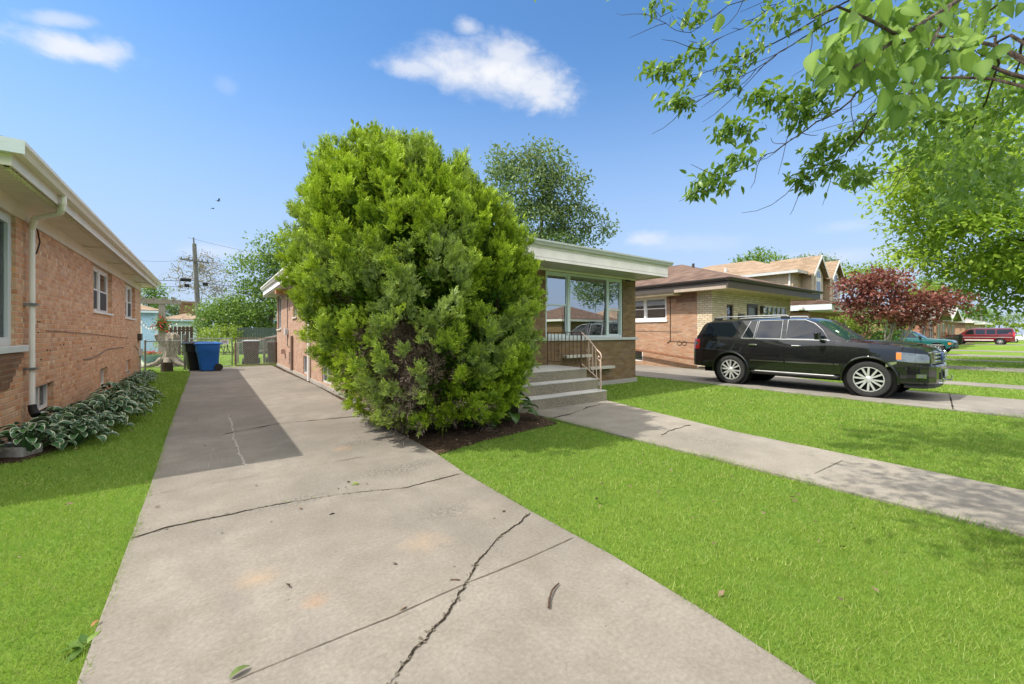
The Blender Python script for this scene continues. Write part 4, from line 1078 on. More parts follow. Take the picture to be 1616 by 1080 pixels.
BARK = None
def bark_mat(name, a, b, sc=(9, 9, 1.6)):
    t = NT(name); p = t.scale(t.pos(), sc)
    n1 = t.noise(p, 3.5, 7, 0.7, 0.4)
    return t.done(t.bsdf(t.mix(t.rng(n1, 0.35, 0.65), a, b), 0.9, 0.2, 0.0, t.bump(n1, 0.8, 0.03)))
BARK = bark_mat('grey_bark', (0.055, 0.043, 0.034, 1), (0.19, 0.16, 0.13, 1))
BARKP = bark_mat('pale_bark', (0.20, 0.17, 0.14, 1), (0.42, 0.38, 0.33, 1))
BARKD = bark_mat('dark_twig_bark', (0.030, 0.022, 0.017, 1), (0.10, 0.075, 0.058, 1))

def bent(a, b, k, rng, n=6, sag=0.0):
    """a slightly crooked line from a to b"""
    a, b = Vector(a), Vector(b); L = (b - a).length
    o1 = Vector(rng.normal(size=3)) * L * k; o2 = Vector(rng.normal(size=3)) * L * k
    out = []
    for i in range(n):
        t = i / (n - 1)
        out.append(a.lerp(b, t) + o1 * (t * (1 - t) * 2) + o2 * (t * (1 - t) * (t - .5) * 4) + Vector((0, 0, -sag * L * t * (1 - t) * 4)))
    return out

def make_tree(name, label, base, top_z, crowns, nleaf, leaf, mat, bark=None, trunk_r=0.2, cl_r=0.5, seed=1, group=None, twigs=40, flat=0.7, cat='tree', stems=1, narrow=0.5, shell=0.55, cluster=26, droop=-0.15, tmin=.005):
    """crowns: list of (center xyz, radii xyz, weight)"""
    rng = np.random.default_rng(seed); bark = bark or BARK
    base = Vector(base)
    t = thing(name, label, cat, base, group)
    ncl = max(8, nleaf // cluster)
    wts = np.array([c[2] for c in crowns], float); wts /= wts.sum()
    C = []
    for (c, r, _), k in zip(crowns, rng.multinomial(ncl, wts)):
        d = rand_dirs(k, rng) * (shell + (1 - shell) * rng.random((k, 1)) ** 0.6)
        C.append(np.array(c) + d * np.array(r))
    C = np.concatenate(C); C[:, 2] = np.maximum(C[:, 2], 0.15)
    # branches
    m = MB()
    ctr = Vector(np.average(np.array([c[0] for c in crowns], float), axis=0, weights=wts))
    tops = []
    for s in range(stems):
        b0 = base + (Vector((rng.normal() * .25, rng.normal() * .25, 0)) if stems > 1 else Vector((0, 0, 0)))
        tp = Vector((ctr.x, ctr.y, top_z)) if stems == 1 else Vector((C[rng.integers(len(C))])).lerp(Vector((ctr.x, ctr.y, top_z)), .3)
        tops.append(bent(b0 + Vector((0, 0, -.1)), tp, 0.05 if stems == 1 else .1, rng, 9))
        tr = trunk_r / (stems ** .5)
        m.tube(tops[-1], [tr * (1.25 if i == 0 else 1.0 - .88 * i / 8) for i in range(9)], 9)
    m.build('trunk', bark, t, smooth=60)
    if twigs:
        m = MB(); pool = []
        for tk in tops: pool += [(tk[i], trunk_r / (stems ** .5) * (1 - .88 * i / 8)) for i in range(3, 9)]
        sel = C[rng.choice(len(C), min(twigs, len(C)), replace=False)]
        bc = np.array([tops[0][4]]); sel = sel[np.argsort(np.linalg.norm(sel - bc, axis=1))]
        nprim = max(6, len(sel) // 7); order = list(rng.permutation(len(sel)))
        order = order[:nprim] + sorted(order[nprim:])
        for qi in order:
            q = Vector(sel[qi])
            def cost(pr):
                d = q - pr[0]; return d.length + 1.6 * max(0.0, -d.z) + (.25 if pr[1] < .02 else 0)
            p0, r0 = min(pool, key=cost); r1 = max(.008, r0 * .62)
            pts = bent(p0, q, 0.10, rng, 7, -0.05)
            m.tube(pts, [max(tmin, r1 * (1 - .8 * i / 6)) for i in range(7)], 5, cap=False)
            pool += [(pts[i], max(tmin, r1 * (1 - .8 * i / 6))) for i in (2, 3, 4, 5)]
        m.build('branches', bark, t, smooth=60)
    # leaves
    idx = rng.integers(0, len(C), nleaf)
    off = rng.normal(size=(nleaf, 3)) * cl_r * 0.55; off[:, 2] *= flat
    P = C[idx] + off
    D = unit(rand_dirs(nleaf, rng) + np.array([0, 0, droop]) + unit(off) * .7)
    N = unit(rand_dirs(nleaf, rng) * .7 + np.array([0, 0, 1.0]))
    L = leaf * (0.7 + 0.6 * rng.random(nleaf))
    V, F = kites(P, D, N, L, L * narrow)
    cv = rng.random(len(C))
    v = np.clip(cv[idx] * .55 + rng.random(nleaf) * .55 - .05, 0, 1)
    np_mesh('crown', V, F, mat, t, attr={'v': np.repeat(v, 4)})
    return t

# ------------------------------------------------------------------ the big cedar at the house corner
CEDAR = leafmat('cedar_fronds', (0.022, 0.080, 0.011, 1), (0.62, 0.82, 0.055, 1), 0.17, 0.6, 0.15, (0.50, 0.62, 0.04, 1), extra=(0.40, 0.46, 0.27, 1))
DEADF = leafmat('dry_cedar_twigs', (0.09, 0.062, 0.045, 1), (0.44, 0.34, 0.27, 1), 0.08, 0.8, 0.1)

def cedar():
    rng = np.random.default_rng(5)
    prof = [(242, 588, 646), (249, 552, 684), (260, 522, 716), (280, 502, 742), (312, 487, 782), (355, 466, 818), (402, 451, 840), (450, 453, 850), (500, 472, 852), (550, 492, 845), (600, 522, 832), (640, 558, 806), (668, 608, 770), (684, 656, 742)]
    Dc = 6.75; lev = []
    for py, l, r in prof:
        al, ar = [math.atan2(*ray(q)) for q in (l, r)]
        mid, hf = (al + ar) / 2, (ar - al) / 2
        Z = Dc * math.cos(mid - YAW)
        lev.append((EYE + (525 - py) / FOC * Z, Dc * math.sin(mid), Dc * math.cos(mid), Dc * math.sin(hf)))
    lev = np.array(lev[::-1]); zs = lev[:, 0]
    zs[0] = 0.10
    base = Vector((2.95, 6.05, GZ))
    t = thing('cedar_shrub', 'huge rounded golden green cedar with brown hollow at the house corner', 'shrub', base)
    hole = (632, 566)
    def surf(n):
        # sample by area: uniform in z weighted by radius
        zz = rng.uniform(zs[0], zs[-1], n * 3); rr = np.interp(zz, zs, lev[:, 3]) + .25
        keep = rng.random(n * 3) < rr / rr.max(); zz = zz[keep][:n]
        th = rng.uniform(0, 2 * PI, len(zz))
        return zz, th
    def place(zz, th, kdepth):
        cx, cy, r = (np.interp(zz, zs, lev[:, k]) for k in (1, 2, 3))
        dx, dy = np.cos(th), np.sin(th)
        L = np.array([noise.noise((a * 1.7 + 3, b * 1.7, c * 0.85)) * .75 + .4 * noise.noise((a * 4.2, b * 4.2 + 7, c * 2.2)) for a, b, c in zip(dx * 1.5, dy * 1.5, zz)])
        cr = np.array([noise.noise((a * 2.1 + 11, b * 2.1 + 5, c * .55)) for a, b, c in zip(dx * 1.6, dy * 1.6, zz + .12 * L)])
        crease = np.exp(-(cr / .085) ** 2)
        kdepth = kdepth + .30 * crease * np.minimum(r, 1.0)
        R = np.maximum(r * (1 + .05 * np.minimum(L, .8)) + .085 * L - kdepth, .03)
        return np.stack([cx + dx * R, cy + dy * R, zz], 1), np.stack([dx, dy, 0 * dx], 1), L
    def project(P):
        Z = P[:, 0] * SY + P[:, 1] * CY; X = P[:, 0] * CY - P[:, 1] * SY
        return 808 + FOC * X / Z, 525 - FOC * (P[:, 2] - EYE) / Z
    def house_ok(P):
        inh = (P[:, 0] > 2.40) & (P[:, 1] > 7.84)
        eave = (P[:, 0] > 1.84) & (P[:, 1] > 6.74) & (P[:, 2] > 3.0) & (P[:, 2] < 3.8 )
        stp = (P[:, 0] > 4.5) & (P[:, 1] > 5.95) & (P[:, 2] < .75)
        return ~(inh | eave | stp) & (P[:, 2] > 0.03)
    def fronds(C, O, up, tuft, nf, nl, size, lw, v0, e0):
        """C tuft centres, O outward; returns kite arrays"""
        n = len(C)
        ax = unit(O * (1 - up) + np.array([0, 0, 1.0]) * up + rng.normal(size=(n, 3)) * .22)
        # fronds spread round the tuft axis
        cc = np.repeat(C, nf, 0); aa = np.repeat(ax, nf, 0)
        fd = unit(aa + rng.normal(size=(n * nf, 3)) * .38)
        fb = cc + rng.normal(size=(n * nf, 3)) * tuft * .30 + fd * rng.uniform(-.25, .5, (n * nf, 1)) * tuft
        fl = size * rng.uniform(.7, 1.35, n * nf)
        fn = unit(np.cross(fd, rand_dirs(n * nf, rng)))
        m = len(fd); k = nl
        tt = np.tile(np.linspace(0.02, 0.86, k), m); sg = np.tile([(-1) ** i for i in range(k)], m)
        sg[k - 1::k] = 0
        FD = np.repeat(fd, k, 0); FN = np.repeat(fn, k, 0); S = np.cross(FD, FN)
        Lf = np.repeat(fl, k)
        P = np.repeat(fb, k, 0) + FD * (Lf * tt)[:, None]
        D = unit(FD * .85 + S * (sg * .75)[:, None] + rng.normal(size=P.shape) * .10)
        ll = Lf * (.50 - .22 * tt) * rng.uniform(.8, 1.2, len(P))
        V, F = kites(P, D, FN + rng.normal(size=P.shape) * .25, ll, ll * lw, .10, .52)
        vv = np.repeat(np.repeat(v0, nf), k) * .42 + np.repeat(rng.random(m), k) * .24 + tt * .50 - .16
        vv = vv.reshape(-1, 1) + np.array([[-.10, 0.0, .20, 0.0]])
        ee = np.repeat(np.repeat(np.repeat(e0, nf), k), 4) * rng.uniform(.6, 1, 1)
        return V, F, np.clip(vv.ravel(), 0, 1), ee
    # living shell: upright plumes gathered in clumps with gaps between them
    zz, th = surf(1500)
    Pc, Oc, L = place(zz, th, rng.normal(size=len(zz)) * .10 + .14)
    nper = 10; nC = len(Pc)
    cs = rng.uniform(.55, 1.05, nC)
    upc = np.clip(.50 + .12 * (zz - 1.8), .22, .9)
    axc = unit(Oc * (1 - upc)[:, None] + np.array([0, 0, 1.0]) * upc[:, None])
    o3 = rand_dirs(nC * nper, rng) * (rng.random((nC * nper, 1)) ** .5)
    A = np.repeat(axc, nper, 0); al = (o3 * A).sum(1, keepdims=True)
    P = np.repeat(Pc, nper, 0) + ((o3 - A * al) * .085 + A * al * .20) * np.repeat(cs, nper)[:, None]
    O = unit(np.repeat(Oc, nper, 0) + o3 * .7); zz = P[:, 2]; L = np.repeat(L, nper)
    px, py = project(P)
    near = (P[:, 0] * math.sin(rad(24)) + P[:, 1] * math.cos(rad(24))) < 6.6
    jit = np.repeat(rng.normal(size=nC), nper)
    q = ((px - hole[0]) / 38) ** 2 + ((py - hole[1]) / 52) ** 2 + .55 * jit
    q2 = ((px - 692) / 28) ** 2 + ((py - 588) / 44) ** 2 + .25 * jit
    q3 = ((px - 548) / 42) ** 2 + ((py - 478) / 24) ** 2 + .4 * jit
    q4 = ((px - 668 - (py - 430) * .15) / 16) ** 2 + ((py - 430) / 60) ** 2 + .3 * jit
    inhole = near & ((q < 1) | (q2 < 1) | (q3 < .8) | (q4 < 1))
    ok = house_ok(P) & ~inhole
    P1, O1, L1, z1, x1, y1 = P[ok], O[ok], L[ok], zz[ok], px[ok], py[ok]
    up = np.clip(.60 + .10 * (z1 - 2.0), .28, .9)[:, None]
    vc = np.repeat(np.clip(.5 + rng.normal(size=nC) * .22, 0, 1), nper)[ok]
    v0 = np.clip(vc + .35 * L1 + rng.normal(size=len(L1)) * .12, 0, 1)
    sil = np.array([noise.noise((a * 1.1 + 20, b * 1.1, c * .8)) for a, b, c in P1])
    e0 = np.clip((sil - .12) * 1.5 + .5 * np.exp(-((x1 - 725) / 55) ** 2 - ((y1 - 500) / 100) ** 2), 0, .6) * rng.uniform(.5, 1, len(P1))  # random silvery fronds, plus a fixed pale patch that paints in light
    V, F, vv, ee = fronds(P1, O1, up, .075, 6, 7, .082, .42, v0, e0)
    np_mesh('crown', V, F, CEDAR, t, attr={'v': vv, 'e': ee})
    # inner greenery that closes the crown, gap shade painted as darker green
    zz, th = surf(1500); P, O, L = place(zz, th, rng.uniform(.42, .9, len(zz)))
    px, py = project(P); ok = house_ok(P) & ~((((px - hole[0]) / 50) ** 2 + ((py - hole[1]) / 64) ** 2 < 1) & (P[:, 0] * .4 + P[:, 1] * .91 < 6.6))
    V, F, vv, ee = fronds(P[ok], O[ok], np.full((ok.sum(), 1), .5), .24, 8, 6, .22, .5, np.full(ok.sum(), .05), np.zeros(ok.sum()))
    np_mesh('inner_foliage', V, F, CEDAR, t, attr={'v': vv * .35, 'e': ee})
    # dry twigs in the hollow and under the skirt
    n = 620
    hx, hy = rng.normal(hole[0], 30, n), rng.normal(hole[1], 36, n)
    a = np.array([ray(q) for q in hx]); Zr = rng.uniform(5.3, 6.0, n)
    Ph = np.stack([a[:, 0] * Zr, a[:, 1] * Zr, EYE + (525 - hy) / FOC * Zr], 1)
    n2 = 130; zz2 = rng.uniform(.05, .5, n2); P2_, O2, _ = place(zz2, rng.uniform(0, 2 * PI, n2), rng.uniform(.1, .6, n2))
    Pd = np.concatenate([Ph, P2_]); Pd = Pd[house_ok(Pd)]
    Od = unit(Pd - np.array([3.0, 6.2, 1.6])) 
    V, F, vv, ee = fronds(Pd, Od, np.full((len(Pd), 1), .35), .15, 5, 7, .17, .16, rng.random(len(Pd)), np.zeros(len(Pd)))
    np_mesh('dry_twigs', V, F, DEADF, t, attr={'v': vv})
    # stems
    m = MB()
    for i in range(22):
        z = rng.uniform(.9, 4.3); th_ = rng.uniform(0, 2 * PI) if i > 8 else rng.uniform(-2.6, -1.2)
        p, o, l = place(np.array([z]), np.array([th_]), np.array([.35]))
        if not house_ok(p)[0]: continue
        b0 = base + Vector((rng.normal() * .12, rng.normal() * .12, -.05))
        q = Vector(p[0]); pts = bent(b0, q, .10, rng, 8)
        m.tube(pts, [.075 - .062 * k / 7 for k in range(8)], 7)
    m.build('stems', BARKD, t, smooth=60)
cedar()

# ------------------------------------------------------------------ street tree whose boughs hang into the picture
NEARL = leafmat('near_tree_leaves', (0.075, 0.165, 0.030, 1), (0.27, 0.41, 0.075, 1), 0.48, 0.38, 0.45, (0.26, 0.42, 0.05, 1))
BIGL = leafmat('large_near_leaves', (0.065, 0.155, 0.030, 1), (0.33, 0.49, 0.11, 1), 0.5, 0.55, 0.22, (0.30, 0.48, 0.07, 1))

def street_tree():
    rng = np.random.default_rng(21)
    base = Vector((4.45, -0.10, GZ))
    t = thing('street_tree', 'tree at the right edge whose leafy boughs hang over the lawn', 'tree', base)
    m = MB(); trunk = [base + Vector((0, 0, -.1)), base + Vector((0, 0, .15)), base + Vector((.02, -.02, .6)), base + Vector((.08, -.08, 1.6)), base + Vector((.20, -.2, 2.8)), base + Vector((.25, -.1, 4.2)), base + Vector((.2, .2, 6.0)), base + Vector((.0, .5, 8.2))]
    m.tube(trunk, [.32, .24, .20, .185, .175, .15, .11, .05], 14); m.build('trunk', BARK, t, smooth=60)
    boughs = []
    def B(pts, r0):
        boughs.append(([p if isinstance(p, Vector) else PD(*p) for p in pts], r0))
    s1, s2, s3 = trunk[4], trunk[5], trunk[5].lerp(trunk[6], .5)
    B([s2, (1490, -60, 4.0), (1334, 4, 4.6), (1208, 75, 4.9), (1157, 94, 5.0), (1094, 118, 5.1), (1040, 108, 5.2)], .045)
    B([s2, (1480, -50, 3.9), (1326, 24, 4.4), (1250, 70, 4.6), (1177, 118, 4.8), (1130, 142, 4.9), (1082, 160, 5.0)], .04)
    B([s3, (1400, -120, 4.6), (1250, -30, 5.0), (1150, 12, 5.2), (1090, 50, 5.3), (1050, 38, 5.4), (1032, 14, 5.5)], .03)
    B([s3, (1380, -90, 4.2), (1230, 5, 4.7), (1160, 50, 4.9), (1110, 72, 5.0)], .025)
    B([s1, (1520, 60, 3.4), (1374, 90, 4.0), (1310, 132, 4.3), (1256, 157, 4.5), (1190, 158, 4.7)], .045)
    B([s1, (1540, 100, 3.3), (1400, 120, 3.9), (1322, 172, 4.2), (1262, 212, 4.4), (1220, 238, 4.5), (1185, 262, 4.6), (1130, 288, 4.7)], .045)
    B([s1, (1510, 120, 3.6), (1393, 165, 4.2), (1360, 215, 4.5), (1325, 250, 4.7), (1290, 272, 4.8), (1262, 282, 4.9)], .035)
    B([s1, (1590, 60, 3.3), (1570, 120, 4.0), (1535, 200, 4.6), (1470, 240, 4.9), (1420, 270, 5.1), (1370, 272, 5.2)], .04)
    B([s1, (1600, 90, 3.6), (1560, 60, 4.2), (1500, 100, 4.9), (1450, 150, 5.2), (1400, 205, 5.4)], .04)
    B([s1, (1620, 60, 3.4), (1610, 110, 4.2), (1580, 170, 4.8), (1545, 240, 5.3), (1500, 262, 5.6)], .04)
    B([s2, (1560, 20, 4.2), (1480, 90, 4.8), (1420, 120, 5.2), (1350, 190, 5.5), (1330, 220, 5.6)], .035)
    B([s3, Vector((4.2, .6, 5.6)), Vector((2.9, 1.3, 5.7)), Vector((1.9, 2.1, 5.4)), Vector((1.2, 2.4, 5.2))], .06)
    B([s3, Vector((3.9, .4, 5.4)), Vector((2.4, 1.0, 5.5)), Vector((1.3, 1.5, 5.2)), Vector((.6, 1.7, 5.0))], .05)
    m = MB()
    for pts, r0 in boughs:
        P = []
        for i in range(len(pts) - 1):
            for k in range(4):
                u = k / 4; p0 = pts[max(i-1, 0)]; p1 = pts[i]; p2 = pts[i+1]; p3 = pts[min(i+2, len(pts)-1)]
                P.append(.5 * ((2 * p1) + (p2 - p0) * u + (2*p0 - 5*p1 + 4*p2 - p3) * u*u + (3*p1 - p0 - 3*p2 + p3) * u**3))
        P.append(pts[-1])
        P = [p + Vector(rng.normal(size=3)) * .012 for p in P]
        n = len(P); r0 *= .42; m.tube(P, [max(.0035, r0 * (1 - .93 * (k / (n - 1)) ** .6)) for k in range(n)], 6)
        # side twigs
        for k in range(n // 3, n):
            if rng.random() < .75:
                d = (P[k] - P[k-1]).normalized(); q = P[k] + (d * .6 + Vector(rng.normal(size=3)) * .45 + Vector((0, 0, -.12))) * rng.uniform(.2, .6)
                m.tube(bent(P[k], q, .1, rng, 5, .06), [.0045, .004, .0035, .003, .002], 4, cap=False)
    m.build('boughs', BARKD, t, smooth=60)
    # leaf sprays: (px, py, depth, spread m, number)
    sprays = [(1030, 108, 5.2, .16, 40), (1055, 112, 5.15, .16, 45), (1090, 122, 5.1, .14, 26), (1070, 158, 5.0, .17, 60), (1080, 168, 5.0, .12, 26), (1153, 108, 4.95, .14, 34), (1150, 132, 4.9, .16, 40), (1185, 80, 4.9, .15, 30),
              (1040, 6, 5.4, .16, 30), (1098, 22, 5.2, .2, 50), (1110, 76, 5.0, .15, 40), (1075, 90, 5.1, .10, 16), (1220, 30, 4.8, .25, 50), (1260, 12, 4.6, .2, 30), (1290, 30, 4.5, .22, 30),
              (1195, 150, 4.7, .16, 40), (1225, 150, 4.6, .2, 55), (1250, 165, 4.5, .22, 70), (1285, 160, 4.4, .22, 70), (1310, 130, 4.3, .2, 60), (1265, 185, 4.5, .18, 50), (1320, 110, 4.2, .2, 50),
              (1150, 200, 4.8, .15, 46), (1178, 205, 4.7, .15, 40), (1140, 216, 4.8, .1, 20), (1172, 248, 4.6, .15, 50), (1108, 294, 4.7, .17, 60), (1130, 272, 4.7, .14, 40), (1142, 292, 4.65, .12, 30), (1095, 305, 4.72, .08, 14),
              (1290, 240, 4.8, .17, 60), (1262, 278, 4.9, .15, 46), (1280, 290, 4.9, .12, 26), (1310, 262, 4.8, .15, 46), (1355, 278, 4.9, .16, 44), (1330, 225, 4.7, .2, 60), (1360, 200, 4.6, .22, 70)]
    for k in range(48):
        sprays.append((rng.uniform(1345, 1625), rng.uniform(-20, 285), rng.uniform(3.9, 5.9), .26, 54))
    for k in range(10):
        sprays.append((rng.uniform(1480, 1620), rng.uniform(240, 330), rng.uniform(4.8, 6.2), .24, 40))
    Ps = []; 
    for (a, b, Z, s, n) in sprays:
        c = np.array(PD(a, b, Z)); o = rng.normal(size=(n, 3)) * s * .62; o[:, 2] *= .62
        Ps.append(c + o * .85); Ps.append(c + (rng.normal(size=(n // 2, 3)) * s * .5) * np.array([1, 1, .6]))
    # the rest of the crown, above the frame
    for k in range(260):
        th = rng.uniform(0, 2 * PI); rr = 3.3 * math.sqrt(rng.uniform(.02, 1)); z = rng.uniform(5.2, 9.8) - .12 * rr
        c = np.array([4.25 + math.cos(th) * rr, .1 + math.sin(th) * rr, z])
        if abs((c[0] * CY - c[1] * SY) / max(.2, c[0] * SY + c[1] * CY)) < 1.3 and c[0] * SY + c[1] * CY > .3:
            Zc = c[0] * SY + c[1] * CY; lim = EYE + 535 / FOC * Zc + .85; c[2] = max(c[2], lim)
        Ps.append(c + np.clip(rng.normal(size=(34, 3)), -1.6, 1.6) * np.array([.38, .38, .25]))
    for k in range(13): Ps.append(np.array([.85, 1.6, 5.3]) + rng.normal(size=3) * np.array([.36, .2, .2]) + rng.normal(size=(40, 3)) * np.array([.22, .2, .15]))
    for k in range(18): Ps.append(np.array([1.6, 2.15, 5.9]) + np.clip(rng.normal(size=3), -1.4, 1.4) * np.array([.42, .42, .2]) + np.clip(rng.normal(size=(38, 3)), -1.5, 1.5) * np.array([.25, .24, .15]))
    P = np.concatenate(Ps); n = len(P)
    D = unit(rand_dirs(n, rng) + np.array([-.15, .25, -.55])); N = unit(rand_dirs(n, rng) * .8 + np.array([0, 0, 1.0]))
    L = .105 * rng.uniform(.6, 1.25, n)
    V, F = blades6(P, D, N, L, L * .42, .25)
    v = np.clip(rng.random(n) * .9, 0, 1)
    np_mesh('crown', V, F, NEARL, t, attr={'v': np.repeat(v, 8)})
    # low bough with large leaves, close to the lens
    m = MB()
    tw = [s1.lerp(PD(1700, -120, 1.75), .9), PD(1560, -30, 1.62), PD(1450, 40, 1.52), PD(1385, 82, 1.48), PD(1335, 115, 1.45), PD(1300, 140, 1.44)]
    m.tube(tw, [.012, .010, .008, .006, .005, .003], 6)
    tw2 = [PD(1500, 8, 1.56), PD(1470, 70, 1.5), PD(1440, 130, 1.46), PD(1428, 165, 1.45)]
    m.tube(tw2, [.006, .005, .004, .002], 6)
    tw3 = [PD(1420, 58, 1.5), PD(1370, 30, 1.42), PD(1320, 10, 1.4), PD(1280, 30, 1.38)]
    m.tube(tw3, [.006, .005, .004, .002], 6)
    m.build('low_bough', BARK, t, smooth=60)
    spots = []
    for (a, b, sx, sy, n, Z) in [(1318, 92, 16, 20, 9, 1.44), (1302, 62, 14, 18, 5, 1.44), (1345, 80, 24, 24, 14, 1.46), (1390, 50, 30, 30, 20, 1.48), (1440, 60, 32, 36, 22, 1.5), (1440, 120, 26, 26, 18, 1.46), (1500, 40, 36, 30, 18, 1.54), (1400, 5, 50, 16, 14, 1.45), (1432, 160, 14, 12, 6, 1.45), (1560, 20, 36, 30, 14, 1.6), (1372, 110, 18, 16, 7, 1.46), (1480, 85, 30, 26, 12, 1.52)]:
        for _ in range(int(n * 1.4)): spots.append((rng.normal(a, sx), rng.normal(b, sy), Z + rng.normal() * .06))
    spots += [(1139, 22, 1.35), (1152, 2, 1.33)]
    P = np.array([PD(*q) for q in spots]); n = len(P)
    D = unit(rand_dirs(n, rng) * .62 + np.array([-.15, .05, -.75])); N = unit(rand_dirs(n, rng) * .8 + np.array([-.5, -.3, .7]))
    L = .078 * rng.uniform(.55, 1.25, n); L[-2:] = .06
    # rounder, finely outlined blade
    S = unit(np.cross(D, N)); N2 = np.cross(S, D); ts = [0, .08, .22, .40, .58, .74, .88, 1.0]; ws = [.02, .24, .44, .50, .42, .28, .12, .0]
    VV = []; 
    for tt, ww in zip(ts, ws):
        c = P + D * (L * tt)[:, None] - N2 * (L * .22 * tt ** 2)[:, None]
        for sgn in (-1, 0, 1):
            VV.append(c + S * (L * ww * .56 * sgn)[:, None] + N2 * (L * ww * .22 * abs(sgn))[:, None])
    VV = np.stack(VV, 1); k = len(ts) * 3; base_ = (np.arange(n) * k)[:, None]; Fs = []
    for i in range(len(ts) - 1):
        for j in range(2): Fs.append(base_ + np.array([[i*3+j, i*3+j+1, (i+1)*3+j+1, (i+1)*3+j]]))
    np_mesh('low_leaves', VV.reshape(-1, 3), np.concatenate(Fs), BIGL, t, attr={'v': np.clip(np.repeat(rng.random(n) * .85, k) + np.tile([-.06, .26, -.06], n * len(ts)), 0, 1)}, smooth=True)
street_tree()

# ------------------------------------------------------------------ other trees
G1 = leafmat('bright_maple_leaves', (0.16, 0.29, 0.032, 1), (0.46, 0.60, 0.075, 1), 0.5, .45, .35, (0.32, 0.48, 0.05, 1))
G2 = leafmat('cottonwood_leaves', (0.070, 0.135, 0.050, 1), (0.25, 0.34, 0.13, 1), 0.30, .40, .45)
G3 = leafmat('mid_green_leaves', (0.065, 0.140, 0.022, 1), (0.21, 0.33, 0.055, 1), 0.35)
G4 = leafmat('yellow_green_leaves', (0.12, 0.20, 0.020, 1), (0.30, 0.40, 0.045, 1), 0.35)
G5 = leafmat('sparse_grey_leaves', (0.14, 0.12, 0.085, 1), (0.25, 0.22, 0.15, 1), 0.2)
RED = leafmat('red_maple_leaves', (0.11, 0.038, 0.034, 1), (0.38, 0.155, 0.125, 1), 0.35, .45, .35, (0.35, 0.08, 0.06, 1))

def crown_px(lst, Z):
    out = []
    for (px, py, rx, ry) in lst:
        c = PD(px, py, Z); k = Z / FOC
        out.append((tuple(c), (rx * k, rx * k, ry * k), rx * ry))
    return out

def base_at(px, Z):
    a, b = ray(px); return (a * Z, b * Z, GZ)

make_tree('maple_tree', 'large bright green maple filling the right edge above the far lawns', base_at(1668, 17.5), 9.0,
          crown_px([(1600, 215, 130, 75), (1560, 290, 130, 70), (1600, 370, 160, 75), (1585, 440, 55, 50), (1680, 300, 190, 170), (1640, 430, 90, 60), (1500, 335, 62, 40), (1470, 280, 40, 35)], 17.5), 34000, .25, G1, BARKD, .32, .85, 31, twigs=90, flat=.42, cluster=80)
make_tree('cottonwood_tree', 'tall airy cottonwood rising behind the house roof', base_at(858, 42), 17.0,
          crown_px([(797, 262, 28, 28), (860, 256, 32, 30), (822, 300, 50, 42), (890, 300, 36, 36), (842, 352, 52, 45), (905, 350, 34, 36), (938, 362, 25, 26), (870, 385, 60, 25)], 42), 15000, .38, G2, BARK, .5, .85, 32, twigs=90)
make_tree('backyard_tree', 'loose leafy tree beside the rear eave of the tan house', base_at(425, 32), 7.5,
          crown_px([(440, 395, 34, 26), (412, 432, 42, 32), (448, 460, 50, 36), (395, 470, 26, 20), (455, 410, 40, 34)], 32), 7500, .25, G3, BARK, .2, .7, 33, twigs=90, tmin=.012)
make_tree('bare_tree', 'thinly leaved greyish tree behind the utility pole', base_at(318, 58), 7.0,
          crown_px([(300, 435, 30, 30), (335, 440, 28, 28), (318, 415, 26, 16), (350, 460, 14, 14)], 58), 2600, .22, G5, BARKP, .26, .7, 34, twigs=190, cluster=13, tmin=.045)
for i, (nm, lab, px, Z, cr, n, lf, mt) in enumerate([
    ('backyard_tree', 'round tree above the blue garage roof next to the cream eave', 232, 62, [(228, 462, 24, 18), (246, 470, 16, 14)], 1500, .42, G3),
    ('backyard_tree', 'dark tree between the pergola post and the utility pole', 272, 66, [(265, 486, 22, 12), (290, 490, 24, 12)], 1500, .42, G2),
    ('backyard_tree', 'broad tree low on the skyline right of the utility pole', 345, 70, [(340, 490, 40, 12), (395, 484, 34, 14)], 2200, .45, G3),
    ('backyard_tree', 'dense tree over the brown garage roof by the rear eave', 440, 45, [(432, 492, 26, 24), (470, 480, 30, 30)], 2200, .30, G2),
    ('distant_tree', 'tree top over the brown hip roof, the widest one there', 1198, 72, [(1203, 410, 30, 14), (1178, 418, 22, 10), (1225, 416, 18, 10)], 1700, .5, G3),
    ('distant_tree', 'small tree top left of the two gables of the two storey house', 1274, 78, [(1272, 415, 20, 9), (1295, 416, 18, 8)], 1000, .5, G2),
    ('distant_tree', 'tall yellow green tree directly behind the dark red maple', 1380, 58, [(1345, 440, 26, 22), (1390, 436, 30, 20), (1440, 462, 30, 22)], 2600, .42, G4),
    ('distant_tree', 'green tree showing over the right half of the dark red maple', 1478, 70, [(1478, 452, 34, 16), (1500, 470, 24, 18), (1455, 458, 20, 14)], 2000, .5, G3),
    ('distant_tree', 'low tree behind the grey gable roof down the street', 1528, 110, [(1524, 492, 20, 10), (1545, 497, 16, 8)], 900, .7, G3),
    ('distant_tree', 'dusky tree low on the horizon over the dark red van', 1572, 125, [(1570, 500, 26, 6), (1596, 503, 14, 6)], 800, .8, G2)]):
    make_tree(nm, lab, base_at(px, Z), PD(px, cr[0][1], Z).z, crown_px(cr, Z), n, lf, mt, BARK, .3, 1.0 if Z > 50 else .7, 40 + i, twigs=20)
# tree across the street that shows in the window
make_tree('street_tree', 'broad tree across the street, mirrored in the picture window', (38.5, -18.0, GZ), 10.5, [((38.5, -18.0, 9.0), (4.2, 4.2, 3.6), 1), ((42.5, -18.5, 11.0), (3.5, 3.5, 3.0), .7), ((36.0, -17.0, 6.0), (2.2, 2.2, 1.5), .3), ((44.0, -18.0, 7.0), (2.4, 2.4, 2.2), .3)], 9000, .32, G2, BARK, .25, .7, 61, twigs=50)

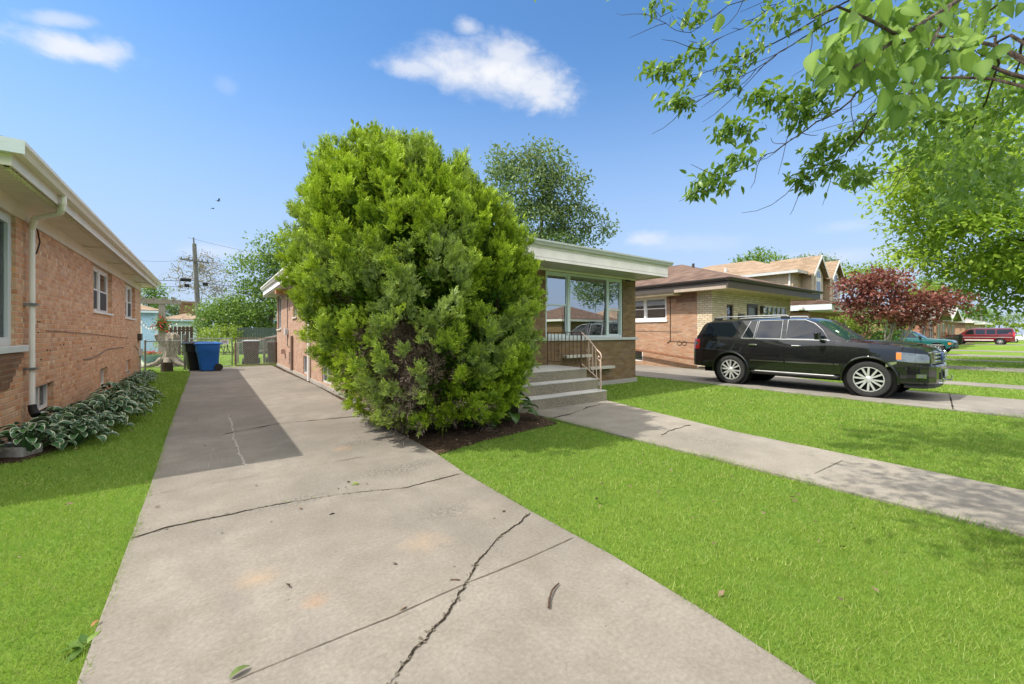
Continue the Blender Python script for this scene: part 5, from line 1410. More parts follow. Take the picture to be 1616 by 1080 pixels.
# dark red maple with several stems
make_tree('red_maple', 'dark red Japanese maple with pale branching stems behind the black car hood', base_at(1388, 17), 3.5,
          crown_px([(1352, 460, 28, 24), (1392, 450, 36, 24), (1420, 480, 40, 26), (1372, 492, 36, 20), (1455, 482, 40, 20), (1492, 478, 30, 17), (1440, 505, 30, 14)], 17), 5800, .15, RED, BARKP, .13, .32, 51, stems=7, twigs=70, cat='tree', narrow=.6)

# ------------------------------------------------------------------ shrubs
def shrub(name, label, base, crowns, n, leaf, mat, seed, group=None, cl=.22):
    return make_tree(name, label, base, max(c[0][2] for c in crowns), crowns, n, leaf, mat, BARKD, .05, cl, seed, group, twigs=14, cat='shrub', stems=3, shell=.75)

shrub('round_shrub', 'clipped yellow green globe shrub seen over the black car windshield', base_at(1322, 20), crown_px([(1324, 521, 24, 24)], 20), 2600, .09, G4, 71, cl=.12)
shrub('garden_shrub', 'tall bright green shrub behind the stems of the red maple', base_at(1365, 21), crown_px([(1362, 515, 22, 32), (1388, 530, 26, 22), (1412, 522, 24, 26)], 21), 3600, .12, G3, 72)
shrub('garden_shrub', 'small dark reddish shrub next to the yellow globe shrub', base_at(1344, 21.5), crown_px([(1341, 505, 12, 10), (1350, 525, 12, 22)], 21.5), 900, .11, RED, 73)
shrub('garden_shrub', 'big leafy light green shrub behind the blue cart', base_at(365, 31), crown_px([(345, 492, 30, 16), (372, 500, 44, 24), (392, 515, 30, 20), (335, 512, 24, 20), (352, 480, 22, 8)], 31), 6500, .22, G3, 74, cl=.5)
shrub('garden_shrub', 'low yellowish rounded shrub just above the blue cart lid', base_at(352, 28), crown_px([(352, 526, 28, 12), (330, 530, 16, 8)], 28), 2200, .13, G4, 75, cl=.25)
shrub('garden_shrub', 'leafy shrub in front of the brown garage roof', base_at(405, 33), crown_px([(402, 508, 20, 14), (388, 494, 22, 12)], 33), 1500, .2, G3, 76, cl=.4)
shrub('garden_shrub', 'small bright shrub at the foot of the pergola post', base_at(259, 24.5), crown_px([(258, 530, 8, 7), (255, 540, 6, 6)], 24.5), 260, .14, G4, 77)
shrub('garden_shrub', 'yellow green shrub at the rear bumper of the dark red van', base_at(1612, 75), crown_px([(1612, 519, 16, 7)], 75), 500, .4, G4, 78)
shrub('garden_shrub', 'yellow green shrub on the far lawn above the dark red van roof', base_at(1575, 95), crown_px([(1574, 513, 12, 4)], 95), 400, .5, G4, 79)

# ------------------------------------------------------------------ hostas
def hosta_mat():
    t = NT('variegated_hosta'); e = t.n('Attribute', attribute_name='edge').outputs['Fac']; v = t.n('Attribute', attribute_name='v').outputs['Fac']
    g = t.mix(v, (0.028, 0.098, 0.030, 1), (0.070, 0.170, 0.052, 1))
    n1 = t.noise(t.obj(), 30, 3)
    m = t.rng(t.math('ADD', e, t.math('MULTIPLY', t.math('SUBTRACT', n1, .5), .35)), .76, .86)
    c = t.mix(m, g, (0.62, 0.66, 0.50, 1))
    return t.done(t.n('MixShader', {0: .2, 1: t.bsdf(c, .38, .45), 2: t.n('BsdfTranslucent', {0: c})}))
HOSTA = hosta_mat()
HOSTAG = leafmat('green_hosta', (0.030, 0.080, 0.014, 1), (0.085, 0.17, 0.025, 1), .25, .35, .5)

def hosta_mesh(seed, n=64, rad_=.48, hgt=.34, ll=.165):
    rng = np.random.default_rng(seed); V = []; F = []; E = []; VA = []
    for i in range(n):
        k = (i + .5) / n; ang = i * 2.399 + rng.normal() * .25
        el = rad(78) * (1 - k) + rad(12) * k + rng.normal() * .12             # inner leaves stand, outer ones lie
        reach = rad_ * (.25 + .75 * k) * rng.uniform(.85, 1.1); h = hgt * (1 - .72 * k ** 1.6) * rng.uniform(.85, 1.15)
        L = ll * rng.uniform(.75, 1.2); W = L * rng.uniform(.52, .66)
        d = np.array([math.cos(ang), math.sin(ang), 0.0]); s = np.array([-d[1], d[0], 0.0])
        root = d * .03; c0 = d * (reach - L * .55 * math.cos(el * .4)) + np.array([0, 0, h])
        b = len(V); v = rng.random(); tilt = rng.normal() * .25
        # stalk
        for q, w in ((root, .006), (c0, .006)):
            V.append(q + s * w); V.append(q - s * w); E += [0, 0]; VA += [.8, .8]
        F.append((b, b + 1, b + 3, b + 2))
        b = len(V); nu, nw = 7, 5
        for u in range(nu):
            t_ = u / (nu - 1); pit = el * .55 - 1.5 * t_ * t_ * (.5 + .5 * k)
            cen = c0 + d * (L * t_ * math.cos(pit * .6)) + np.array([0, 0, L * (math.sin(el * .5) * t_ - .62 * t_ * t_)])
            hw = W / 2 * (max(.0, math.sin(PI * (t_ * .93 + .05)) ** .72)) * (1.12 - .25 * t_) if u < nu - 1 else 0.0
            for w in range(nw):
                x = (w / (nw - 1) - .5) * 2
                V.append(cen + s * (x * hw) + np.array([0, 0, abs(x) ** 1.5 * hw * .38 + x * tilt * hw]))
                E.append(max(abs(x), .95 if u == nu - 1 else 0, .0 if u else .3)); VA.append(v)
        for u in range(nu - 1):
            for w in range(nw - 1):
                a = b + u * nw + w; F.append((a, a + 1, a + nw + 1, a + nw))
    return V, F, E, VA

def hosta_obj(name, mesh_args, mat, loc):
    V, F, E, VA = hosta_mesh(*mesh_args)
    m = MB(); m.v = [tuple(q) for q in V]; m.f = F
    o = m.build(name, mat, smooth=80, attr={'edge': E, 'v': VA}, fix=False)
    o.location = loc
    return o
protos = [hosta_obj('hosta', (100 + i,), HOSTA, (0, 0, 0)) for i in range(4)]
hspots = [(-1.78, 7.55, 1.0), (-1.42, 7.85, .95), (-1.70, 8.25, 1.05), (-1.32, 8.55, 1.0), (-1.72, 8.95, 1.0), (-1.30, 9.25, 1.05), (-1.68, 9.65, 1.05), (-1.28, 9.95, 1.0), (-1.65, 10.4, 1.05), (-1.22, 10.7, 1.05), (-1.60, 11.2, 1.0), (-1.20, 11.5, 1.0), (-1.58, 12.0, 1.05), (-1.25, 12.4, 1.0), (-1.55, 12.9, .95),
          (-1.72, 15.4, .75), (-1.62, 16.2, .85), (-1.70, 17.0, .8), (-1.66, 17.8, .8), (-1.72, 18.6, .7)]
for i, (x, y, s) in enumerate(hspots):
    if i < 4: o = protos[i]
    else:
        o = protos[i % 4].copy(); COL.objects.link(o)
    o.location = (x, y, -.02); o.rotation_euler = (0, 0, RND.uniform(0, 6.28)); q_ = s * RND.uniform(.78, .98); o.scale = (q_, q_, q_ * RND.uniform(.8, 1.1))
    near = i < 15
    tag(o, 'white edged hosta in the dense row between downspout and near basement windows' if near else 'white edged hosta at the far end of the left house wall', 'hosta', 'hostas along the near wall' if near else 'hostas by the far corner')
o = hosta_obj('hosta', (131, 34, .55, .42, .26), HOSTAG, (4.05, 5.62, -.02)); tag(o, 'plain dark green hosta at the foot of the cedar beside the steps', 'hosta')

# ------------------------------------------------------------------ little plants and litter on the ground
def weed(loc, name, label, n, L, mat, seed, cat='weed', up=.5, w=.3):
    rng = np.random.default_rng(seed); c = np.array(loc)
    D = unit(np.stack([np.cos(np.arange(n) * 2.4), np.sin(np.arange(n) * 2.4), rng.uniform(.1, 1, n) * up * 2], 1))
    P = np.tile(c, (n, 1)) + D * .01; Ls = L * rng.uniform(.6, 1.2, n)
    V, F = blades6(P, D, np.tile([[0, 0, 1.0]], (n, 1)) + rng.normal(size=(n, 3)) * .2, Ls, Ls * w, .35)
    return tag(np_mesh(name, V, F, mat, loc=loc, attr={'v': np.repeat(rng.random(n), 8)}), label, cat)
weed(tuple(G(134, 1020, -.02)), 'broadleaf_weed', 'broad leaved weed growing over the left driveway edge', 9, .078, G3, 81, w=.5)
weed(tuple(G(104, 694, -.02)), 'spiky_weed', 'small spiky bright green weed in front of the hostas', 22, .13, G1, 82, w=.12)
for i, (a, b) in enumerate(((300, 826), (412, 802), (452, 795), (498, 786), (690, 757))):
    weed(tuple(G(a, b, -.01)), 'grass_tuft', ['tiny green tuft at the left end of the long driveway joint', 'tiny green tuft a third along the long driveway joint', 'sparse tuft in the middle of the long driveway joint', 'tuft just left of the worn patch on the driveway joint', 'tuft at the right end of the long driveway joint by the lawn'][i], 9, .022 + .006 * (i % 3), G3, 84 + i, w=.25)
weed(tuple(G(560, 765, 0.0)), 'grass_tuft', 'tiny green tuft growing in the long driveway joint', 14, .035, G1, 83, w=.3)

GRASS = None
def grass():
    """mown blades over the lawns near the photographer, thinning out with distance"""
    def inside(px_, py_, poly):
        c = np.zeros(len(px_), bool); n = len(poly)
        for i in range(n):
            x0, y0 = poly[i][:2]; x1, y1 = poly[(i + 1) % n][:2]
            if abs(y1 - y0) < 1e-9: continue
            hit = ((y0 > py_) != (y1 > py_)) & (px_ < (x1 - x0) * (py_ - y0) / (y1 - y0) + x0)
            c ^= hit
        return c
    rng = np.random.default_rng(3)
    t = NT('grass_blades')
    v = t.n('Attribute', attribute_name='v').outputs['Fac']; h = t.n('Attribute', attribute_name='h').outputs['Fac']
    p = t.pos(); a = t.noise(p, .5, 5, .6)
    c = t.ramp(v, [(0, (0.105, 0.185, 0.024, 1)), (.45, (0.225, 0.345, 0.052, 1)), (.82, (0.42, 0.51, 0.14, 1)), (.95, (0.36, 0.36, 0.11, 1)), (1, (0.46, 0.38, 0.20, 1))])
    b2 = t.noise(p, 2.6, 5, .65); b3 = t.noise(p, 11.0, 4, .7)
    c = t.mix(t.rng(b2, .46, .66, 0, .55), c, (0.085, 0.25, 0.025, 1)); c = t.mix(t.rng(b3, .52, .70, 0, .5), c, (0.34, 0.36, 0.10, 1))
    c = t.mix(t.rng(a, .35, .65, 0, .5), c, t.mix(.5, c, (0.30, 0.43, 0.05, 1)))
    GM = t.done(t.n('MixShader', {0: .45, 1: t.bsdf(c, .45, .35), 2: t.n('BsdfTranslucent', {0: t.mix(.5, c, (0.24, 0.50, 0.03, 1))})}))
    blocked = [DRIVE, WALK, D2, BED2, EDGE, [(-2.1, 7.2), (-1.78, 7.2), (-1.46, 8.0), (-1.33, 10.5), (-1.4, 13.2), (-1.7, 14.6), (-1.65, 18.5), (-1.8, 20.4), (-2.1, 20.4)],
               [(2.4, 7.85), (10.52, 7.85), (10.52, 21.3), (2.4, 21.3)], [(-10.5, 7.0), (-2.05, 7.0), (-2.05, 20.5), (-10.5, 20.5)], [(4.5, 5.95), (7.05, 5.95), (7.05, 8), (4.5, 8)],
               [(17.0, -6), (18.1, -6), (18.2, 7.5), (17.1, 7.5)], [(15.8, 8.3), (23.5, 8.3), (23.5, 21), (15.8, 21)]]
    Ps = []; Ws = []; Hs = []
    def shrunk(poly, d=.012):
        return poly
    for (z0, z1, dens, wd, ht) in ((1.2, 2.6, 12000, .0036, .033), (2.6, 4.0, 7500, .0048, .034), (4.0, 6.5, 4000, .0072, .037), (6.5, 10, 1700, .012, .042), (10, 16, 600, .019, .052), (16, 26, 170, .032, .055)):
        area = (z1 ** 2 - z0 ** 2) * 1.60
        n = int(area * dens)
        Z = np.sqrt(rng.uniform(z0 ** 2, z1 ** 2, n)); X = Z * rng.uniform(-1.45, 1.75, n) + rng.uniform(-.6, .6, n)
        x = SY * Z + CY * X; y = CY * Z - SY * X
        ok = np.ones(n, bool)
        jx = x + .018 * np.sin(y * 23 + 3 * np.sin(x * 9)) + rng.normal(size=n) * .010; jy = y + .018 * np.sin(x * 21 + 2 * np.sin(y * 8)) + rng.normal(size=n) * .010
        for pl in blocked: ok &= ~inside(jx, jy, pl)
        x, y = x[ok], y[ok]
        Ps.append(np.stack([x, y, np.full(len(x), GZ - .002)], 1)); Ws.append(np.full(len(x), wd)); Hs.append(np.full(len(x), ht))
    # longer unmown blades leaning over the slab edges, in uneven clumps
    for pts in (left_e[:-2], right_e[1:8], [(4.8, -.2), (4.76, 3.0), (4.72, 5.6)], [(6.12, .2), (6.30, 3.0), (6.9, 5.6)], [(11.45, 0), (11.45, 3), (11.75, 8)]):
        for a_, b_ in zip(pts[:-1], pts[1:]):
            a_, b_ = np.array(a_[:2]), np.array(b_[:2]); ln = np.linalg.norm(b_ - a_); k = int(ln * 620)
            u_ = rng.random(k); q = a_ + (b_ - a_) * u_[:, None]; kk = .5 + .5 * np.sin(q[:, 0] * 7 + q[:, 1] * 5) * np.sin(q[:, 1] * 2.3 + q[:, 0] * 11); keep = rng.random(k) < .12 + .88 * kk ** 2
            q = q[keep] + rng.normal(size=(keep.sum(), 2)) * .016
            Ps.append(np.stack([q[:, 0], q[:, 1], np.full(len(q), GZ + .01)], 1)); Ws.append(np.full(len(q), .0045)); Hs.append(np.full(len(q), .062))
    P = np.concatenate(Ps); W = np.concatenate(Ws); H = np.concatenate(Hs); n = len(P)
    H = H * rng.uniform(.55, 1.15, n)
    an = rng.uniform(0, 2 * PI, n); lean = rng.uniform(.1, .75, n)
    D = unit(np.stack([np.cos(an) * lean, np.sin(an) * lean, np.ones(n)], 1))
    a2 = rng.uniform(0, 2 * PI, n); S = np.stack([np.cos(a2), np.sin(a2), np.zeros(n)], 1)
    W = W * rng.uniform(.7, 1.3, n)
    V = np.stack([P + S * W[:, None] / 2, P - S * W[:, None] / 2, P + D * H[:, None] + np.stack([np.cos(an), np.sin(an), np.zeros(n)], 1) * (H * .25)[:, None]], 1)
    v = rng.random(n) ** 1.1
    o = np_mesh('grass', V.reshape(-1, 3), np.arange(n * 3).reshape(n, 3), GM, loc=(0, 0, 0), attr={'v': np.repeat(v, 3), 'h': np.tile([0, 0, 1.0], n)})
    tag(o, 'short mown lawn grass on both sides of the driveway', 'grass', kind='stuff')
    print('grass blades', n)
grass()

# loose mulch and pebbles in the beds
def litter():
    rng = np.random.default_rng(9)
    def scatter(poly, n, seed):
        xs = [p[0] for p in poly]; ys = [p[1] for p in poly]; out = []
        while len(out) < n:
            x, y = rng.uniform(min(xs), max(xs)), rng.uniform(min(ys), max(ys)); c = False
            for i in range(len(poly)):
                x0, y0 = poly[i]; x1, y1 = poly[(i+1) % len(poly)]
                if (y0 > y) != (y1 > y) and x < (x1-x0)*(y-y0)/(y1-y0)+x0: c = not c
            if c: out.append((x, y, 0.0))
        return np.array(out)
    P = np.concatenate([scatter(BED2, 900, 1), scatter(EDGE, 900, 2), scatter([(2.2, .6), (4.6, .6), (4.6, 5.4), (3.2, 5.0)], 70, 3) + np.array([0, 0, .012]), scatter([(6.4, 1), (11, 1), (11, 7), (7.2, 6)], 60, 4) + np.array([0, 0, .012]), scatter([(-3, 1.5), (-.9, 1.5), (-.8, 9), (-1.3, 9)], 50, 5) + np.array([0, 0, .012]), scatter([(-.5, 1.5), (2.2, 2), (1.9, 9), (-.6, 9)], 36, 6) + np.array([0, 0, .004])]); n = len(P)
    P[:, 2] += rng.uniform(-.008, .012, n)
    D = unit(rand_dirs(n, rng) * np.array([1, 1, .25])); L = rng.uniform(.02, .06, n)
    V, F = kites(P, D, np.tile([[0, 0, 1.0]], (n, 1)) + rng.normal(size=(n, 3)) * .3, L, L * .5, .2)
    m = leafmat('dry_leaf_litter', (0.035, 0.024, 0.016, 1), (0.26, 0.19, 0.13, 1), .05, .8, .1)
    tag(np_mesh('leaf_litter', V, F, m, loc=(2.3, 9, 0), attr={'v': np.repeat(rng.random(n), 4)}), 'dry brown leaf litter in the beds along the house', 'litter', kind='stuff')
litter()

DEADL = plain('dry_brown_leaf', (0.25, 0.13, 0.06, 1), .8, .1, var=.2, vs=30)
TWIG = bark_mat('fallen_twig', (0.045, 0.028, 0.018, 1), (0.16, 0.10, 0.07, 1))
def twig(pts, r, label):
    m = MB(); P = [Vector(p) for p in pts]
    m.tube(P, [r * (1.15 - .5 * i / len(P)) for i in range(len(P))], 7)
    return tag(m.build('fallen_twig', TWIG, loc=P[0], smooth=60), label, 'twig')
twig([G(866, 959, .012), G(867, 945, .014), G(871, 932, .016), G(877, 925, .012), G(882, 921, .010)], .0055, 'curved dark twig lying on the driveway close to the lawn')
twig([G(711, 915, .004), G(718, 914.5, .005), G(726, 915.5, .004)], .004, 'tiny straight reddish twig beside the driveway crack')
def leaf(px, py, L, ang, mat, label, roll=.3):
    c = G(px, py, .006); d = Vector((math.cos(ang), math.sin(ang), 0)); s = Vector((-d.y, d.x, 0)); m = MB(); vs = []
    ts = [0, .15, .4, .7, 1]; ws = [.03, .3, .42, .28, 0]
    for t_, w in zip(ts, ws):
        for k in (-1, 0, 1): vs.append(c + d * (t_ - .5) * L + s * k * w * L * .45 + Vector((0, 0, abs(k) * roll * .35 * w * L + .012 * math.sin(t_ * 3))))
    m.add(vs, [(i*3+j, i*3+j+1, i*3+j+4, i*3+j+3) for i in range(4) for j in range(2)])
    return tag(m.build('fallen_leaf', mat, loc=c, smooth=80, fix=False), label, 'leaf')
GREENLEAF = plain('fallen_green_leaf', (0.085, 0.13, 0.03, 1), .6, .3, var=.3, vs=60)
leaf(379, 1061, .085, 0.25, GREENLEAF, 'narrow curled green leaf lying on the near driveway', .6)
leaf(152, 984, .05, .9, DEADL, 'dry brown leaf at the left driveway edge above the weed')
leaf(836, 1049, .04, 2.2, DEADL, 'dry brown leaf on the right driveway edge near the photographer') if False else None
# ------------------------------------------------------------------ vehicles
CHROME = plain('polished_chrome', (0.62, 0.63, 0.65, 1), 0.12, 0.5, 1.0, var=0)
ALLOY = plain('silver_alloy', (0.66, 0.665, 0.68, 1), 0.28, 0.5, 0.55, var=0.03)
TYRE = plain('tyre_rubber', (0.028, 0.028, 0.029, 1), 0.75, 0.3, var=0.3, vs=18, bump=0.3, bs=60)
PLASTIC = plain('black_plastic', (0.015, 0.015, 0.016, 1), 0.45, 0.4, var=0.1)
UNDER = plain('underbody', (0.008, 0.008, 0.008, 1), 0.9, 0.1, var=0)
AMBER = plain('amber_lens', (0.85, 0.22, 0.02, 1), 0.12, 0.6, var=0.1, coat=1.0)
REDLENS = plain('red_lens', (0.55, 0.012, 0.015, 1), 0.12, 0.6, var=0.15, vs=20, coat=1.0)
LENS = plain('clear_lamp_lens', (0.20, 0.225, 0.24, 1), 0.06, 0.8, 0.5, var=0.3, vs=7, coat=1.0)
CARGLASS = glass('tinted_car_glass', (0.005, 0.008, 0.013, 1), ior=1.45)
CARGLASS2 = glass('windscreen_glass', (0.015, 0.045, 0.055, 1), ior=1.8)
SOFTBLACK = paint('black_car_paint', (0.0035, 0.0038, 0.0048, 1), 0.20)
TEAL = paint('teal_car_paint', (0.006, 0.105, 0.105, 1), 0.2)
MAROON = paint('maroon_car_paint', (0.135, 0.008, 0.014, 1), 0.22)
WHITECAR = paint('white_car_paint', (0.75, 0.75, 0.75, 1), 0.2)
REDCAR = paint('red_car_paint', (0.5, 0.02, 0.015, 1), 0.2)

RAILM = plain('satin_roof_rail', (0.30, 0.31, 0.32, 1), 0.3, 0.5, 0.6, var=0.05)

class CarShape:
    def __init__(s, W, low, belt, roof, plan, gsec, Wr, wheels, arch, sill):
        s.W, s.low, s.belt, s.roof, s.plan, s.gsec, s.Wr, s.wheels, s.arch, s.sill = W, low, belt, roof, plan, gsec, Wr, wheels, arch, sill
    def I(s, tab, y): return float(np.interp(y, [a for a, _ in tab], [b for _, b in tab]))
    def zb(s, y): return s.I(s.belt, y)
    def zr(s, y): return max(s.I(s.roof, y), s.zb(y))
    def zl(s, y):
        z = s.I(s.low, y)
        for (wy, wz) in s.wheels:
            d = abs(y - wy)
            if d < s.arch: z = max(z, wz + math.sqrt(s.arch ** 2 - d * d) * .97)
        return min(z, s.zb(y) - .02)
    def side(s, y, z): return s.W * s.I(s.plan, y) * s.I(s.gsec, z)
    def gh(s, y, z):
        zb = s.zb(y); b = s.side(y, zb) - .015; zf = max(zz for _, zz in s.roof) - .07
        t = min(max((z - zb) / max(zf - zb, .05), 0), 1)
        return b + (min(s.Wr * (.6 + .4 * s.I(s.plan, y)), b) - b) * (t ** 1.12)
    def surf(s, y, z): return s.gh(y, z) if z > s.zb(y) else s.side(y, z)
    def top(s, y, x):
        zb, zr = s.zb(y), s.zr(y)
        if zr - zb < .001: xe = s.side(y, zb) - .012; zt = zb; zc = zb + .05
        else:
            zt = zb + max(0.0, (zr - zb) - .075 * min(1, (zr - zb) / .25)); xe = s.gh(y, zt); zc = max(zr, zb + .05)
        return zt + (zc - zt) * (1 - abs(x / max(xe, .01)) ** 2.6), xe

    def body(s, y0, y1, mat, parent, step=.045):
        m = MB(); ys = list(np.arange(y0, y1, step)) + [y1]
        for (wy, _) in s.wheels: ys += [wy - s.arch, wy + s.arch, wy - s.arch * .985, wy + s.arch * .985, wy - s.arch * .93, wy + s.arch * .93]
        ys += [q for q in (0.03, 0.06)]; ys = sorted({round(y, 4) for y in ys if y0 <= y <= y1})
        nl, ng, nt = 11, 6, 7; rows = []
        for y in ys:
            zl, zb = s.zl(y), s.zb(y); half = []
            for i in range(nl):
                z = zl + (zb - zl) * i / (nl - 1); half.append((s.side(y, z), z))
            zc, xe = s.top(y, 0.0); zt, _ = s.top(y, xe)
            for i in range(1, ng + 1):
                z = zb + (zt - zb) * i / ng
                half.append((s.gh(y, z) if zt - zb > .001 else s.side(y, zb) - .002 * i, z))
            for i in range(1, nt + 1):
                x = xe * (1 - (i / nt) ** .8); half.append((x, s.top(y, x)[0]))
            rows.append([(-x, y, z) for x, z in half] + [(x, y, z) for x, z in half[-2::-1]])
        k = len(rows[0]); vs = [p for r in rows for p in r]
        fs = [(i*k+j, i*k+j+1, (i+1)*k+j+1, (i+1)*k+j) for i in range(len(rows)-1) for j in range(k-1)]
        fs += [tuple(range(k)), tuple(range((len(rows)-1)*k + k - 1, (len(rows)-1)*k - 1, -1))]
        m.add(vs, fs)
        return m.build('body', mat, parent, smooth=32)
    def patch(s, y0, y1, z0, z1, off=.006, sg=-1, ny=14, nz=10, th=.012):
        """shell over the flank between y0..y1; z0/z1 numbers or functions of y"""
        f0 = z0 if callable(z0) else (lambda y: z0); f1 = z1 if callable(z1) else (lambda y: z1)
        m = MB(); vs = []
        for o in (off, off - th):
            for i in range(ny + 1):
                y = y0 + (y1 - y0) * i / ny
                for j in range(nz + 1):
                    z = f0(y) + (f1(y) - f0(y)) * j / nz
                    vs.append((sg * (s.surf(y, z) + o), y, z))
        q = (ny + 1) * (nz + 1); r = nz + 1; fs = []
        for b in (0, q):
            fs += [(b+i*r+j, b+(i+1)*r+j, b+(i+1)*r+j+1, b+i*r+j+1) for i in range(ny) for j in range(nz)]
        for i in range(ny):
            for j in (0, nz): fs.append((i*r+j, (i+1)*r+j, q+(i+1)*r+j, q+i*r+j))
        for j in range(nz):
            for i in (0, ny): fs.append((i*r+j, i*r+j+1, q+i*r+j+1, q+i*r+j))
        return m.add(vs, fs)
    def pane(s, poly, off=.008, sg=-1):
        """polygon list of (y,z) laid on the greenhouse"""
        n = len(poly); m = MB()
        vs = [(sg * (s.surf(y, z) + o), y, z) for o in (off, off - .012) for y, z in poly]
        fs = [tuple(range(n)), tuple(range(2*n-1, n-1, -1))] + [(i, (i+1) % n, n + (i+1) % n, n + i) for i in range(n)]
        return m.add(vs, fs)
    def rim_of(s, poly, r, off=.008, sg=-1):
        m = MB(); P = [(sg * (s.surf(y, z) + off), y, z) for y, z in poly]
        m.tube(P + [P[0], P[1]], r, 6); return m

def wheel(parent, x, y, R, Wd, sg, spokes, rimr, style='double'):
    tm = MB()
    prof = [(rimr * .97, -Wd*.44), (R*.86, -Wd*.5), (R*.955, -Wd*.47), (R*.995, -Wd*.38), (R, -Wd*.30), (R*.985, -Wd*.29), (R*.985, -Wd*.26), (R, -Wd*.25), (R, -Wd*.06), (R*.985, -Wd*.05), (R*.985, Wd*.05), (R, Wd*.06), (R, Wd*.25), (R*.985, Wd*.26), (R*.985, Wd*.29), (R, Wd*.30), (R*.995, Wd*.38), (R*.955, Wd*.47), (R*.86, Wd*.5), (rimr*.97, Wd*.44)]
    tm.lathe(prof, (x, y, R), 'x', 40, closed=True)
    t = tm.build('wheel', TYRE, parent, smooth=35)
    r = MB(); f = sg * Wd * .40
    r.lathe([(rimr, f), (rimr * 1.0, f + sg * .012), (rimr * .93, f + sg * .012), (rimr * .92, f - sg * .05), (rimr * .90, -f), (rimr * .93, -f)], (x, y, R), 'x', 40, closed=True)
    C = Vector((x, y, R))
    for k in range(spokes):
        if style == 'double':
            for dv in (-.17, .17):
                a0 = 2 * PI * k / spokes + .2; a1 = a0 + dv * 1.1
                e0, e1 = a0 + dv * .55, a1 + dv * .25
                p0 = C + Vector((f - sg*.004, math.sin(e0) * rimr * .16, math.cos(e0) * rimr * .16)); p1 = C + Vector((f + sg*.004, math.sin(e1) * rimr * .95, math.cos(e1) * rimr * .95))
                r.bar(p0, p1, rimr * .135, .034, (1, 0, 0))
        else:
            a0 = 2 * PI * k / spokes + .2
            r.bar(C + Vector((f, math.sin(a0) * rimr * .15, math.cos(a0) * rimr * .15)), C + Vector((f, math.sin(a0 + .2) * rimr * .95, math.cos(a0 + .2) * rimr * .95)), rimr * .26, .03, (1, 0, 0))
    r.build('rim', ALLOY, t, smooth=35)
    h = MB(); h.lathe([(.001, f + sg*.030), (rimr*.17, f + sg*.026), (rimr*.25, f + sg*.012), (rimr*.26, f - sg*.02)], C, 'x', 20)
    for k in range(6):
        a = 2 * PI * k / 6; h.lathe([(.010, f + sg * .028), (.012, f)], C + Vector((0, math.sin(a) * rimr * .20, math.cos(a) * rimr * .20)), 'x', 8)
    hb = h.build('hub', ALLOY, t, smooth=35)
    d = MB(); d.lathe([(.02, f - sg*.07), (rimr*.72, f - sg*.07), (rimr*.72, f - sg*.10), (.02, f - sg*.10)], C, 'x', 24); d.build('brake_disc', UNDER, t, smooth=30)
    d = MB(); d.lathe([(.01, f - sg*.125), (rimr*.93, f - sg*.125), (rimr*.93, f - sg*.14), (.01, f - sg*.14)], C, 'x', 24); d.build('wheel_backing', UNDER, t, smooth=30)
    return t

def arch_lip(shape, wy, wz, r, mat, parent, sg, name='arch_lip', rr=.028):
    m = MB(); P = []
    for i in range(25):
        a = rad(-8 + 196 * i / 24); y = wy + math.cos(a) * r; z = wz + math.sin(a) * r
        P.append((sg * (shape.side(y, max(z, .3)) + .004), y, z))
    m.tube(P, rr, 8); return m.build(name, mat, parent, smooth=40)

